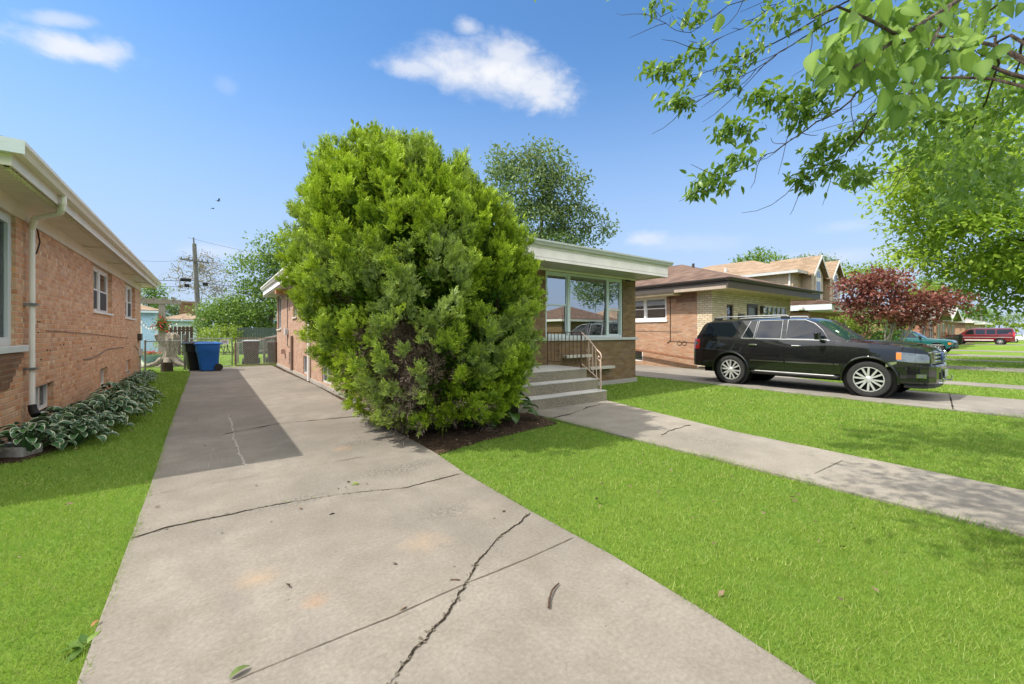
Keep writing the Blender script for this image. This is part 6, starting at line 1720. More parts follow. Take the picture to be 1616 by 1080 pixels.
def black_suv():
    T = thing('suv_car', 'big shiny black four door SUV with alloy wheels parked on the neighbouring driveway', 'car', (0, 0, 0))
    wy0, wy1, R = 0.98, 4.06, 0.405
    S = CarShape(1.0, [(0, .42), (.3, .36), (.6, .36), (1.5, .47), (3.5, .47), (4.6, .44), (5.22, .48)],
                 [(0, .93), (.03, 1.03), (.09, 1.09), (.22, 1.135), (.6, 1.19), (1.1, 1.235), (1.4, 1.255), (3.0, 1.275), (4.8, 1.29), (5.10, 1.27), (5.22, 1.15)],
                 [(0, 0), (1.30, 1.2), (1.36, 1.262), (1.65, 1.52), (1.85, 1.695), (1.98, 1.79), (2.2, 1.855), (2.6, 1.885), (4.0, 1.885), (4.72, 1.87), (4.86, 1.835), (4.94, 1.76), (5.06, 1.52), (5.15, 1.30), (5.22, 1.0)],
                 [(0, .80), (.03, .845), (.08, .89), (.18, .945), (.4, .985), (1.0, 1.0), (4.2, 1.0), (4.9, .985), (5.12, .95), (5.22, .88)],
                 [(.3, .955), (.45, .975), (.62, .992), (.70, 1.0), (.85, 1.0), (1.0, .99), (1.12, .973), (1.22, .953), (1.3, .935)],
                 .755, [(wy0, R), (wy1, R)], .50, .47)
    S.body(0, 5.22, SOFTBLACK, T)
    m = MB(); m.box(-.72, .72, .35, 4.95, .30, .95); m.build('chassis', UNDER, T)
    for wy in (wy0, wy1):
        for sg in (-1, 1):
            m = MB(); m.lathe([(.50, -.14), (.50, .19)], (sg * .80, wy, R + .02), 'x', 28); m.build('wheel_well', UNDER, T, smooth=40)
            wheel(T, sg * .86, wy, R, .265, sg, 6, .284)
            arch_lip(S, wy, R, .505, SOFTBLACK, T, sg)
    for sg in (-1, 1):
        # doors, with the rear one cut round the arch
        zt = lambda y: S.zb(y) - .012
        d1 = S.patch(1.62, 2.66, .50, zt, sg=sg).build('door', SOFTBLACK, T, smooth=30)
        zrear = lambda y: max(.50, R + math.sqrt(max(0, .60 ** 2 - (y - wy1) ** 2)) if abs(y - wy1) < .60 else .50)
        d2 = S.patch(2.675, 3.74, zrear, zt, sg=sg, ny=22).build('door', SOFTBLACK, T, smooth=30)
        for (d, ya) in ((d1, 2.42), (d2, 3.46)):
            h = MB(); h.tube([(sg * (S.side(ya, 1.14) + o), y, 1.135) for y, o in ((ya - .10, .01), (ya - .085, .035), (ya + .085, .035), (ya + .10, .01))], .017, 8); h.build('handle', CHROME, d, smooth=40)
            h = S.pane([(ya + .08 * math.cos(a), 1.135 + .042 * math.sin(a)) for a in [i * PI / 8 for i in range(16)]], .009, sg); h.build("handle_cup", PLASTIC, d)
        for (d, a, b) in ((d1, 1.63, 2.65), (d2, 2.69, 3.52)):
            h = S.patch(a, b, .695, .725, .016, sg, ny=8, nz=1, th=.03); h.build('molding', CHROME, d, smooth=30)
            h = S.patch(a, b, .545, .56, .010, sg, ny=8, nz=1, th=.02); h.build('lower_molding', PLASTIC, d, smooth=30)
        h = S.patch(1.52, 1.61, .695, .725, .014, sg, ny=3, nz=1, th=.03); h.build('molding', CHROME, T)
        # glazing
        wins = [[(1.74, 1.295), (2.66, 1.30), (2.66, 1.80), (2.26, 1.79), (2.06, 1.70), (1.88, 1.53)],
                [(2.78, 1.30), (3.42, 1.305), (3.36, 1.79), (2.78, 1.795)],
                [(3.46, 1.305), (3.78, 1.31), (3.58, 1.78), (3.40, 1.79)],
                [(4.02, 1.34), (4.10, 1.315), (4.92, 1.325), (4.94, 1.40), (4.80, 1.72), (4.72, 1.765), (3.88, 1.785), (3.84, 1.74), (3.95, 1.45)]]
        for i, w_ in enumerate(wins):
            S.pane(w_, .007, sg).build('window', CARGLASS, T)
        ch = S.patch(1.72, 3.82, lambda y: S.zb(y) + .002, lambda y: S.zb(y) + .030, .012, sg, ny=20, nz=1, th=.02); ch.build('belt_trim', CHROME, T, smooth=30)
        for w_ in (wins[0], wins[1] , wins[2]):
            S.rim_of(w_, .010, .010, sg).build('window_trim', ALLOY, T, smooth=40)
        # mirror
        m = MB(); P0 = Vector((sg * (S.surf(1.93, 1.33)), 1.93, 1.33))
        m.tube([P0 + Vector((sg*.02, 0, 0)), P0 + Vector((sg * .12, -.02, .02))], .032, 8)
        mi = m.build('mirror', PLASTIC, T, smooth=40)
        m = MB(); c = P0 + Vector((sg * .21, -.02, .07)); m.box(c.x - .10, c.x + .10, c.y - .055, c.y + .055, c.z - .105, c.z + .085); m.build('mirror_housing', SOFTBLACK, mi, bevel=.035)
        # roof rail
        m = MB(); xr = .70; m.tube([(sg * xr, 2.62, 1.86), (sg * xr, 2.72, 1.925), (sg * xr, 2.95, 1.935), (sg * xr, 4.35, 1.925), (sg * xr, 4.55, 1.91), (sg * xr, 4.68, 1.83)], .017, 8); m.build('roof_rail', RAILM, T, smooth=40)
        for (ya, yb) in ((2.64, 2.86), (4.42, 4.66)):
            m = MB(); m.box(sg * xr - .022, sg * xr + .022, ya, yb, 1.835, 1.905); m.build('rail_foot', PLASTIC, T, bevel=.012)
        # running board
        m = MB(); m.tube([(sg * .90, 1.50, .40), (sg * 1.0, 1.56, .395), (sg * 1.01, 2.5, .395), (sg * 1.01, 3.42, .395), (sg * .92, 3.50, .40)], .045, 10); m.build('running_board', PLASTIC, T, smooth=40)
        m = MB(); m.box(min(sg*.90, sg*1.055), max(sg*.90, sg*1.055), 1.6, 3.38, .425, .447); m.build('step_plate', ALLOY, T, bevel=.008)
        # lamps
        hl = S.patch(.015, .50, lambda y: .82 + .10 * max(0, (y - .2)) , lambda y: min(S.zb(y) - .035, 1.0 + .10 * y), .010, sg, ny=16, nz=6); lamp = hl.build('headlight', LENS, T, smooth=30)
        hl = S.patch(.425, .508, lambda y: .885, lambda y: 1.03, .013, sg, ny=5, nz=5); hl.build('indicator', AMBER, lamp, smooth=30)
        for yy, zz in ((.11, .93), (.25, .95)):
            b_ = MB(); b_.lathe([(.001, 0), (.06, .012), (.075, .03)], (sg * (S.side(yy, zz) - .022), yy, zz), 'x', 16); b_.build('reflector', CHROME, lamp, smooth=40)
        tl = S.patch(5.0, 5.215, .98, 1.28, .010, sg, ny=6, nz=6); tlo = tl.build('taillight', REDLENS, T, smooth=30)
        tl = S.patch(5.03, 5.17, 1.10, 1.19, .013, sg, ny=4, nz=3); tl.build('reverse_lamp', LENS, tlo, smooth=30)
        fg = S.patch(.05, .19, .50, .585, .055, sg, ny=5, nz=3, th=.05); fl = fg.build('fog_lamp', CHROME, T, smooth=30)
        fg = S.patch(.07, .17, .515, .57, .060, sg, ny=5, nz=3, th=.02); fg.build('fog_lens', LENS, fl, smooth=30)
        vt = S.patch(.50, .68, lambda y: .70 + (.68 - y) * .5, lambda y: .80 + (.68 - y) * .2, .006, sg, ny=5, nz=3); vt.build('corner_trim', CHROME, T, smooth=30)
    # windscreen and wipers
    def sheet(y0, y1, xk, mat, nm, off, par=T, ny=10, nx=14):
        m = MB(); vs = []
        for o in (off, off - .012):
            for i in range(ny + 1):
                y = y0 + (y1 - y0) * i / ny; xe = S.top(y, 0)[1] * xk
                for j in range(nx + 1):
                    x = -xe + 2 * xe * j / nx; vs.append((x, y - o * .55, S.top(y, x)[0] + o * .8))
        q = (ny + 1) * (nx + 1); r = nx + 1; fs = []
        for b in (0, q): fs += [(b+i*r+j, b+i*r+j+1, b+(i+1)*r+j+1, b+(i+1)*r+j) for i in range(ny) for j in range(nx)]
        for i in range(ny):
            for j in (0, nx): fs.append((i*r+j, (i+1)*r+j, q+(i+1)*r+j, q+i*r+j))
        for j in range(nx):
            for i in (0, ny): fs.append((i*r+j, i*r+j+1, q+i*r+j+1, q+i*r+j))
        m.add(vs, fs); return m.build(nm, mat, par, smooth=40)
    ws = sheet(1.43, 2.09, .93, CARGLASS2, 'windshield', .010)
    for xa in (-.55, .15):
        m = MB(); m.tube([(xa, 1.40, S.top(1.40, xa)[0] + .03), (xa + .25, 1.46, S.top(1.46, xa + .25)[0] + .035), (xa + .55, 1.52, S.top(1.52, xa + .5)[0] + .03)], .010, 6); m.build('wiper', PLASTIC, T, smooth=40)
    stk = MB(); y, x = 1.60, -.70
    vs = [(xx, yy - .013, S.top(yy, xx)[0] + .017) for xx, yy in ((-.74, 1.62), (-.63, 1.62), (-.63, 1.68), (-.74, 1.68))]; stk.add(vs, [(0, 1, 2, 3)]); stk.build('sticker', plain('green_white_sticker', (.55, .68, .55, 1), .5, var=.2, vs=60), ws, fix=False)
    # hood power dome
    m = MB(); vs = []
    for y in np.linspace(.25, 1.28, 12):
        for x, dz in ((-.50, 0.003), (-.44, .022), (.44, .022), (.50, .003)): vs.append((x, y, S.top(y, x)[0] + dz * min(1, (1.34 - y) * 2)))
    m.add(vs, [(i*4+j, i*4+j+1, (i+1)*4+j+1, (i+1)*4+j) for i in range(11) for j in range(3)]); m.build('hood', SOFTBLACK, T, smooth=20)
    # front end: bumper, grille, plate
    def bumper(pl, z0, z1, mat, nm, bev=.05):
        m = MB(); half = pl; P = [(-x, y, z0) for x, y in half] + [(x, y, z0) for x, y in half[::-1]]
        m.prism(P, (0, 0, z1 - z0)); return m.build(nm, mat, T, bevel=bev)
    bumper([(.985, .50), (.975, .34), (.93, .14), (.84, .02), (.62, -.06), (.3, -.09)], .36, .79, SOFTBLACK, 'bumper')
    bumper([(.93, .40), (.88, .16), (.76, .05), (.5, -.02), (.25, -.04)], .27, .36, PLASTIC, 'air_dam', .02)
    gr = MB(); gr.box(-.60, .60, -.035, .03, .80, 1.04); gr_o = gr.build('grille', PLASTIC, T, bevel=.02)
    for z in (.835, .915, .995):
        m = MB(); m.box(-.62, .62, -.065, -.036, z, z + .042); m.build('grille_bar', CHROME, gr_o, bevel=.012)
    for sg in (-1, 1):
        m = MB(); m.prism([(sg * .60, -.05, .80), (sg * .74, -.02, .82), (sg * .78, -.0, 1.05), (sg * .62, -.04, 1.06)], (0, .04, 0)); m.build('grille_trim', CHROME, gr_o, bevel=.012)
    m = MB(); m.lathe([(.001, -.085), (.10, -.08), (.11, -.06)], (0, 0, .935), 'y', 20); m.build('emblem', plain('blue_oval', (.02, .06, .22, 1), .2), gr_o, smooth=40)
    m = MB(); m.box(-.40, .40, -.10, -.05, .46, .62); m.build('lower_grille', PLASTIC, T, bevel=.02)
    m = MB(); m.box(-.17, .17, -.135, -.12, .50, .66); m.build('plate_bracket', ALLOY, T, bevel=.006)
    for sg in (-1, 1):
        m = MB(); m.tube([(sg * .52, .0, .39), (sg * .52, -.14, .40), (sg * .52, -.155, .46), (sg * .52, -.14, .50)], .016, 8); m.build('tow_hook', CHROME, T, smooth=40)
    # rear
    m = MB(); P = [(-.97, 4.62), (-.975, 4.95), (-.93, 5.16), (-.6, 5.27), (.6, 5.27), (.93, 5.16), (.975, 4.95), (.97, 4.62)]
    m.prism([(x, y, .46) for x, y in P], (0, 0, .36)); m.build('bumper', SOFTBLACK, T, bevel=.05)
    m = MB(); m.tube([(-.62, 4.9, .38), (-.62, 5.22, .37)], .035, 10); m.build('exhaust', CHROME, T, smooth=40)
    m = MB(); m.tube([(-.45, 2.25, 1.83), (-.45, 2.32, 1.90)], .012, 6); m.build('antenna', PLASTIC, T)
    T.location = (13.05, 1.77, 0)
    return T
black_suv()

def plain_car(name, label, paint_, S, L, wheels, R, rimr, wins, wsy, loc, rz, group=None, two_tone=None, doors=(), lamp=(.02, .30, .62, .80), tail=None, bump=(.38, .62), bumpmat=None, trimz=None):
    T = thing(name, label, 'car', (0, 0, 0), group)
    S.body(0, L, paint_, T, .06)
    W = S.W
    m = MB(); m.box(-W * .72, W * .72, .3, L - .25, .26, .8); m.build('chassis', UNDER, T)
    for wy in wheels:
        for sg in (-1, 1):
            m = MB(); m.lathe([(S.arch, -.12), (S.arch, .15)], (sg * W * .80, wy, R), 'x', 24); m.build('wheel_well', UNDER, T, smooth=40)
            wheel(T, sg * W * .87, wy, R, .22, sg, 6, rimr, 'single'); arch_lip(S, wy, R, S.arch + .005, paint_, T, sg, rr=.02)
    for sg in (-1, 1):
        for w_ in wins: S.pane(w_, .007, sg).build('window', CARGLASS, T)
        for (a, b) in doors:
            d = S.patch(a, b, .48, lambda y: S.zb(y) - .012, sg=sg).build('door', paint_, T, smooth=30)
            ya = b - .2; h = MB(); h.tube([(sg * (S.side(ya, .95) + .02), ya - .08, .95), (sg * (S.side(ya, .95) + .02), ya + .08, .95)], .016, 6); h.build('handle', PLASTIC, d)
        hl = S.patch(lamp[0], lamp[1], lamp[2], lamp[3], .01, sg, ny=8, nz=4); lo = hl.build('headlight', LENS, T, smooth=30)
        S.patch(lamp[1] - .12, lamp[1] + .01, lamp[2], lamp[3], .014, sg, ny=3, nz=3).build('indicator', AMBER, lo, smooth=30)
        if tail: S.patch(L - .16, L - .01, tail[0], tail[1], .01, sg, ny=4, nz=5).build('taillight', REDLENS, T, smooth=30)
        if two_tone:
            S.patch(wheels[0] + S.arch + .05, wheels[1] - S.arch - .05, two_tone[0], two_tone[1], .008, sg, ny=10, nz=3).build('lower_band', two_tone[2], T, smooth=30)
        if trimz: S.patch(wheels[0] - .35, L - .2, trimz, trimz + .05, .010, sg, ny=30, nz=1).build('molding', ALLOY, T, smooth=30)
        ym = wsy[0] + .35; P0 = Vector((sg * S.surf(ym, S.zb(ym) + .04), ym, S.zb(ym) + .04))
        m = MB(); m.box(min(P0.x, P0.x + sg * .24), max(P0.x, P0.x + sg * .24), ym - .06, ym + .05, P0.z - .02, P0.z + .17); m.build('mirror', PLASTIC, T, bevel=.03)
    m = MB(); vs = []; nx = 8; ny = 8
    for i in range(ny + 1):
        y = wsy[0] + .06 + (wsy[1] - wsy[0] - .1) * i / ny; xe = S.top(y, 0)[1] * .92
        for j in range(nx + 1): x = -xe + 2 * xe * j / nx; vs.append((x, y - .006, S.top(y, x)[0] + .009))
    m.add(vs, [(i*(nx+1)+j, i*(nx+1)+j+1, (i+1)*(nx+1)+j+1, (i+1)*(nx+1)+j) for i in range(ny) for j in range(nx)]); m.build('windshield', CARGLASS2, T, smooth=40)
    for (y0, y1, yy) in ((-.08, .38, 0), (L - .35, L + .08, 1)):
        m = MB(); f = .95
        if yy == 0: P = [(-W*f, .38), (-W*f, .12), (-W*.8, -.04), (0, -.10), (W*.8, -.04), (W*f, .12), (W*f, .38)]
        else: P = [(-W*f, L - .4), (-W*f, L - .1), (-W*.8, L + .06), (0, L + .10), (W*.8, L + .06), (W*f, L - .1), (W*f, L - .4)]
        m.prism([(x, y, bump[0]) for x, y in P], (0, 0, bump[1] - bump[0])); m.build('bumper', bumpmat or PLASTIC, T, bevel=.04)
    m = MB(); m.box(-W*.55, W*.55, -.03, .04, bump[1] + .02, bump[1] + .18); m.build('grille', PLASTIC, T, bevel=.01)
    T.location = loc; T.rotation_euler = (0, 0, rz)
    return T

# teal two-door sport utility behind the hood of the black one
SB = CarShape(.86, [(0, .42), (4.4, .42)], [(0, .74), (.05, .86), (.15, .92), (.7, .99), (1.3, 1.03), (4.2, 1.06), (4.4, .95)],
              [(0, 0), (1.25, 1.0), (1.32, 1.045), (1.85, 1.45), (2.1, 1.58), (2.5, 1.64), (3.9, 1.62), (4.1, 1.52), (4.32, 1.08), (4.4, .8)],
              [(0, .82), (.06, .92), (.2, .98), (.5, 1), (4.0, 1), (4.3, .96), (4.4, .9)], [(.3, .95), (.6, 1.0), (.85, 1.0), (1.06, .96)], .66, [(.80, .36), (3.4, .36)], .44, .42)
plain_car('suv_car', 'teal green SUV with amber corner lamp parked beyond the black car hood', TEAL, SB, 4.4, (.80, 3.4), .36, .20,
          [[(1.72, 1.09), (2.75, 1.10), (2.72, 1.55), (2.2, 1.52), (2.0, 1.40)], [(2.85, 1.10), (4.05, 1.11), (3.92, 1.52), (2.85, 1.55)]], (1.28, 2.06), (40.55, 4.65, 0), 0, doors=[(1.42, 2.78)], lamp=(.02, .26, .66, .80), trimz=.60)
# dark red van standing tail to the street
SV = CarShape(1.0, [(0, .40), (5.5, .42)], [(0, .82), (.06, .95), (.2, 1.02), (.9, 1.14), (1.5, 1.17), (5.3, 1.19), (5.5, 1.12)],
              [(0, 0), (.78, 1.05), (.85, 1.14), (1.35, 1.62), (1.62, 1.85), (1.9, 1.96), (2.4, 2.04), (5.2, 2.03), (5.36, 1.96), (5.45, 1.5), (5.5, 1.0)],
              [(0, .84), (.06, .92), (.2, .98), (.5, 1), (5.2, 1), (5.42, .975), (5.5, .93)], [(.3, .97), (.55, 1.0), (.9, 1.0), (1.2, .985)], .86, [(.95, .37), (4.35, .37)], .46, .42)
plain_car('passenger_van', 'dark red passenger van with a pale lower stripe, rear towards the street', MAROON, SV, 5.5, (.95, 4.35), .37, .21,
          [[(1.42, 1.22), (2.25, 1.23), (2.25, 1.84), (1.85, 1.80), (1.62, 1.58)], [(2.36, 1.23), (3.15, 1.23), (3.15, 1.84), (2.36, 1.84)], [(3.26, 1.23), (3.98, 1.23), (3.98, 1.84), (3.26, 1.84)], [(4.08, 1.23), (5.28, 1.24), (5.24, 1.84), (4.08, 1.84)]],
          (.80, 1.66), (78.0, 9.55, 0), PI, two_tone=(.45, .62, plain('pale_band', (.55, .50, .46, 1), .4)), doors=[(1.3, 2.3), (2.34, 3.2)], lamp=(.02, .25, .70, .90), tail=(1.0, 1.5), trimz=.86, bumpmat=ALLOY)
SS = CarShape(.88, [(0, .32), (4.5, .34)], [(0, .62), (.05, .70), (.3, .78), (1.2, .90), (3.8, .95), (4.4, .90), (4.5, .8)],
              [(0, 0), (1.2, .86), (1.3, .92), (1.9, 1.28), (2.2, 1.38), (2.8, 1.42), (3.3, 1.36), (3.9, 1.0), (4.0, .9)],
              [(0, .80), (.06, .90), (.2, .97), (.5, 1), (4.0, 1), (4.4, .95), (4.5, .88)], [(.3, .96), (.6, 1.0), (.95, .95)], .62, [(.85, .32), (3.5, .32)], .40, .34)
plain_car('parked_car', 'white car showing behind the rear end of the dark red van', WHITECAR, SS, 4.5, (.85, 3.5), .32, .19,
          [[(1.75, .97), (2.5, .98), (2.5, 1.30), (2.15, 1.28)], [(2.6, .98), (3.5, .99), (3.2, 1.26), (2.6, 1.31)]], (1.25, 2.1), (97.0, 6.0, 0), PI, doors=[(1.4, 2.55)], lamp=(.02, .25, .55, .68), tail=(.7, .88))
# ------------------------------------------------------------------ wheeled carts
def cart(name, label, col, loc, rz, w=.66, d=.80, h=1.06, lidcol=None, group=None, lid=0.07):
    """rolling refuse cart; local +x is the wheel side"""
    T = thing(name, label, 'bin', (0, 0, 0), group)
    m = MB(); n = 4
    rings = [(0.03, .80, .72), (.08, .82, .74), (.70, .92, .90), (.72, .965, .95), (.98, .985, .98), (h - .02, 1.0, 1.0), (h, 1.04, 1.05)]
    vs = []; fs = []
    for (z, kw, kd) in rings:
        a, b = d / 2 * kd, w / 2 * kw
        # flat wheel-side back, rounded corners
        P = []
        for (sx, sy) in ((1, 1), (-1, 1), (-1, -1), (1, -1)):
            r = .07
            for k in range(4):
                base_a = {(1,1): 0, (-1,1): PI/2, (-1,-1): PI, (1,-1): 1.5*PI}[(sx, sy)]; an = base_a + k * PI / 6
                P.append((sx * (a - r) + r * math.cos(an) + (d / 2 * (1 - kd) * .55), sy * (b - r) + r * math.sin(an), z))
        vs += P
    q = 16
    fs = [(i*q+j, i*q+(j+1) % q, (i+1)*q+(j+1) % q, (i+1)*q+j) for i in range(len(rings)-1) for j in range(q)] + [tuple(range(q-1, -1, -1)), tuple((len(rings)-1)*q + j for j in range(q))]
    m.add(vs, fs); m.build('body', col, T, smooth=35)
    m = MB(); vs = []
    for (z, k) in ((h + .004, 1.07), (h + .03, 1.08), (h + lid, .93), (h + lid + .025, .6)):
        for j in range(q):
            x, y, _ = vs_ring[j] if False else (0, 0, 0)
            an = 2 * PI * j / q + PI / 16
            cx = max(-1, min(1, 1.35 * math.cos(an))); cy = max(-1, min(1, 1.35 * math.sin(an)))
            vs.append((d / 2 * k * cx + .02, w / 2 * k * cy, z))
    fs = [(i*q+j, i*q+(j+1) % q, (i+1)*q+(j+1) % q, (i+1)*q+j) for i in range(3) for j in range(q)] + [tuple(range(q-1, -1, -1)), tuple(3*q + j for j in range(q))]
    m.add(vs, fs); m.build('lid', lidcol or col, T, smooth=35)
    m = MB(); m.tube([(d / 2 + .01, -w * .36, h - .02), (d / 2 + .085, -w * .36, h + .02), (d / 2 + .085, w * .36, h + .02), (d / 2 + .01, w * .36, h - .02)], .017, 8); m.build('handle', lidcol or col, T, smooth=40)
    for sg in (-1, 1):
        m = MB(); m.lathe([(.03, -.045), (.13, -.045), (.14, -.02), (.14, .02), (.13, .045), (.03, .045)], (d / 2 - .055, sg * (w / 2 - .02), .14), 'y', 22); wl = m.build('wheel', TYRE, T, smooth=35)
        m = MB(); m.lathe([(.001, sg * .05), (.05, sg * .05), (.06, sg * .03)], (d / 2 - .055, sg * (w / 2 - .02), .14), 'y', 14); m.build('hub', PLASTIC, wl, smooth=40)
    m = MB(); m.tube([(d / 2 - .055, -w * .5, .14), (d / 2 - .055, w * .5, .14)], .012, 6); m.build('axle', STEEL, T)
    T.location = loc; T.rotation_euler = (0, 0, rz)
    return T

BLUEP = plain('blue_cart_plastic', (0.010, 0.115, 0.42, 1), .38, .45, var=.08, vs=5)
BLACKP = plain('black_cart_plastic', (0.012, 0.013, 0.014, 1), .45, .4, var=.15)
BROWNP = plain('brown_cart_plastic', (0.050, 0.032, 0.022, 1), .5, .35, var=.12)
GREYP = plain('grey_cart_plastic', (0.33, 0.34, 0.35, 1), .5, .35, var=.1)
p = G(327, 585.5); cart('wheeled_cart', 'bright blue wheeled refuse cart in front of the chain link gate', BLUEP, (p.x, p.y, 0.0), .12, w=.62, d=.75, h=1.02)
cart('wheeled_cart', 'black wheeled refuse cart half hidden on the left of the blue one', BLACKP, (p.x - .36, p.y + .66, 0.0), .25, h=1.02)
cart('wheeled_cart', 'brown cart with pale lid rim behind the right gate, nearer the wood post', BROWNP, (1.55, 22.4, 0), 1.5, w=.66, d=.7, h=1.06, lidcol=GREYP, lid=.045)
cart('wheeled_cart', 'darker lower cart behind the right gate, against the tan house corner', BROWNP, (2.52, 22.9, 0), 1.55, w=.60, d=.68, h=.98)

# ------------------------------------------------------------------ chain link fence and gates
FY = 21.2
ZINC = plain('zinc_wire', (0.34, 0.345, 0.35, 1), 0.5, 0.4, 0.3, var=0.1)
def mesh_wire(mb, xa, xb, z0, z1, y, pitch=.095, r=.0022):
    """woven diagonal wires clipped to the panel"""
    wd, hg = xb - xa, z1 - z0
    for sg in (1, -1):
        c = -hg
        while c < wd:
            a0, a1 = max(0, c), min(wd, c + hg)
            if a1 > a0 + .01:
                za, zb_ = (a0 - c, a1 - c) if sg > 0 else (hg - (a0 - c), hg - (a1 - c))
                mb.tube([(xa + a0, y + sg * .004, z0 + za), (xa + a1, y + sg * .004, z0 + zb_)], r, 3, cap=False)
            c += pitch
    return mb
RUSTPIPE = plain('rusty_gate_pipe', (0.20, 0.13, 0.09, 1), .7, .3, .2, var=.3, vs=14)
def fence():
    T = thing('chain_link_fence', 'galvanised chain link fence between left house corner and gate post', 'fence', (-1.4, FY, 0))
    for x, r, h in ((-2.0, .03, 1.15), (-.80, .042, 1.36)):
        m = MB(); m.tube([(x, FY, GZ - .1), (x, FY, h)], r, 10); m.lathe([(r * 1.15, 0), (r * 1.1, .03), (.001, .06)], (x, FY, h), 'z', 10); m.build('post', STEEL, T, smooth=40)
    m = MB(); m.tube([(-2.0, FY, 1.12), (-.80, FY, 1.14)], .022, 8); m.build('top_rail', STEEL, T, smooth=40)
    m = mesh_wire(MB(), -1.98, -.83, .02, 1.13, FY + .03); m.build('wire_mesh', ZINC, T, fix=False)
    return T
fence()
def gate(label, xa, xb, h=1.22, sign=False, mat=None):
    mat = mat or STEEL
    T = thing('chain_link_gate', label, 'gate', ((xa + xb) / 2, FY, 0), 'gates across the driveway')
    m = MB()
    P = [(xa, FY, .06), (xb, FY, .06), (xb, FY, h), (xa, FY, h), (xa, FY, .06), (xb, FY, .06)]
    m.tube(P[:2], .019, 8); m.tube(P[1:3], .022, 8); m.tube(P[2:4], .019, 8); m.tube(P[3:5], .022, 8)
    m.build('frame', mat, T, smooth=40)
    mesh_wire(MB(), xa + .02, xb - .02, .07, h - .01, FY + .02).build('wire_mesh', ZINC, T, fix=False)
    if sign:
        m = MB(); m.box(xb - .42, xb - .12, FY - .045, FY - .04, h - .26, h - .06); s = m.build('sign_plate', plain('white_sign', (.72, .72, .70, 1), .5, var=.05), T)
        for i, (a, b, z) in enumerate(((.05, .25, .15), (.04, .26, .11), (.07, .23, .07))):
            m = MB(); m.box(xb - .42 + a, xb - .42 + b, FY - .0475, FY - .0455, h - .26 + z, h - .26 + z + .018); m.build('print_line', plain('sign_print', (.06, .06, .10, 1), .6, var=0), s)
    return T
gate('chain link gate with a small white sign plate, behind the blue cart', -.70, .78, sign=True)
gate('chain link gate with rusty frame beside the tan house corner', .90, 2.38, mat=RUSTPIPE)

# ------------------------------------------------------------------ things in the left back yard
OLDWOOD = wood('weathered_grey_wood', (0.30, 0.275, 0.24, 1))
DKWOOD = wood('dark_stained_wood', (0.040, 0.032, 0.028, 1))
BROWNWOOD = wood('brown_fence_wood', (0.062, 0.040, 0.030, 1))
TEALWOOD = wood('green_grey_fence_wood', (0.070, 0.095, 0.090, 1))
LOGW = bark_mat('grey_stump_wood', (0.07, 0.058, 0.045, 1), (0.40, 0.36, 0.30, 1), (6, 6, 1.3))

def log_stump():
    c = G(263, 585.5); m = MB(); rng = np.random.default_rng(4); n = 20
    prof = [(0, .20), (.1, .185), (.25, .18), (.36, .18)]
    T = thing('log_stump', 'short dark log stump standing against the fence', 'stump', (c.x, c.y, GZ))
    vs = []
    for z, r in prof:
        for k in range(n):
            a = 2 * PI * k / n; rr = r * (1 + .06 * math.sin(3 * a + 1) + .03 * math.sin(7 * a)); vs.append((c.x + rr * math.cos(a), c.y + rr * math.sin(a), GZ + z))
    m.add(vs, [(i*n+k, i*n+(k+1) % n, (i+1)*n+(k+1) % n, (i+1)*n+k) for i in range(3) for k in range(n)])
    m.build('trunk', BARKD, T, smooth=50)
    m = MB(); m.add(vs[-n:], [tuple(range(n))]); m.build('cut_face', wood('cut_wood', (0.10, 0.075, 0.055, 1)), T, fix=False)
log_stump()

def gnarled_stump():
    y = 23.6; c = PY(266, 570, y)
    T = thing('tree_stump', 'pale gnarled split tree stump with spreading roots behind the fence', 'stump', (c.x, y, GZ))
    m = MB(); n = 18; vs = []; rng = np.random.default_rng(8)
    zs_ = [(-.05, .48), (.05, .36), (.2, .26), (.5, .20), (.9, .21), (1.15, .25), (1.35, .22), (1.42, .10)]
    for z, r in zs_:
        for k in range(n):
            a = 2 * PI * k / n; lob = .30 * math.sin(5 * a + z) * (1 if z < .3 else .35) + .14 * math.sin(9 * a + 2)
            rr = r * (1 + lob); vs.append((c.x + rr * math.cos(a) + .10 * z, y + rr * math.sin(a), GZ + z + .10 * math.sin(4 * a) * (z > 1.2)))
    k_ = len(zs_)
    m.add(vs, [(i*n+k, i*n+(k+1) % n, (i+1)*n+(k+1) % n, (i+1)*n+k) for i in range(k_-1) for k in range(n)] + [tuple((k_-1)*n + k for k in range(n))])
    for a in (.4, 1.6, 2.7, 3.6, 4.6, 5.5):
        d = Vector((math.cos(a), math.sin(a), 0)); b = Vector((c.x, y, GZ))
        m.tube([b + d * .25 + Vector((0, 0, .35)), b + d * .45 + Vector((0, 0, .15)), b + d * .8 + Vector((0, 0, .05)), b + d * 1.1 + Vector((0, 0, -.03))], [.13, .11, .07, .03], 8)
    m.build('trunk', LOGW, T, smooth=60)
    m = MB(); m.tube([(c.x - .1, y, .9), (c.x - .35, y, 1.2), (c.x - .42, y - .05, 1.38)], [.12, .10, .07], 9); m.build('limb', LOGW, T, smooth=60)
gnarled_stump()

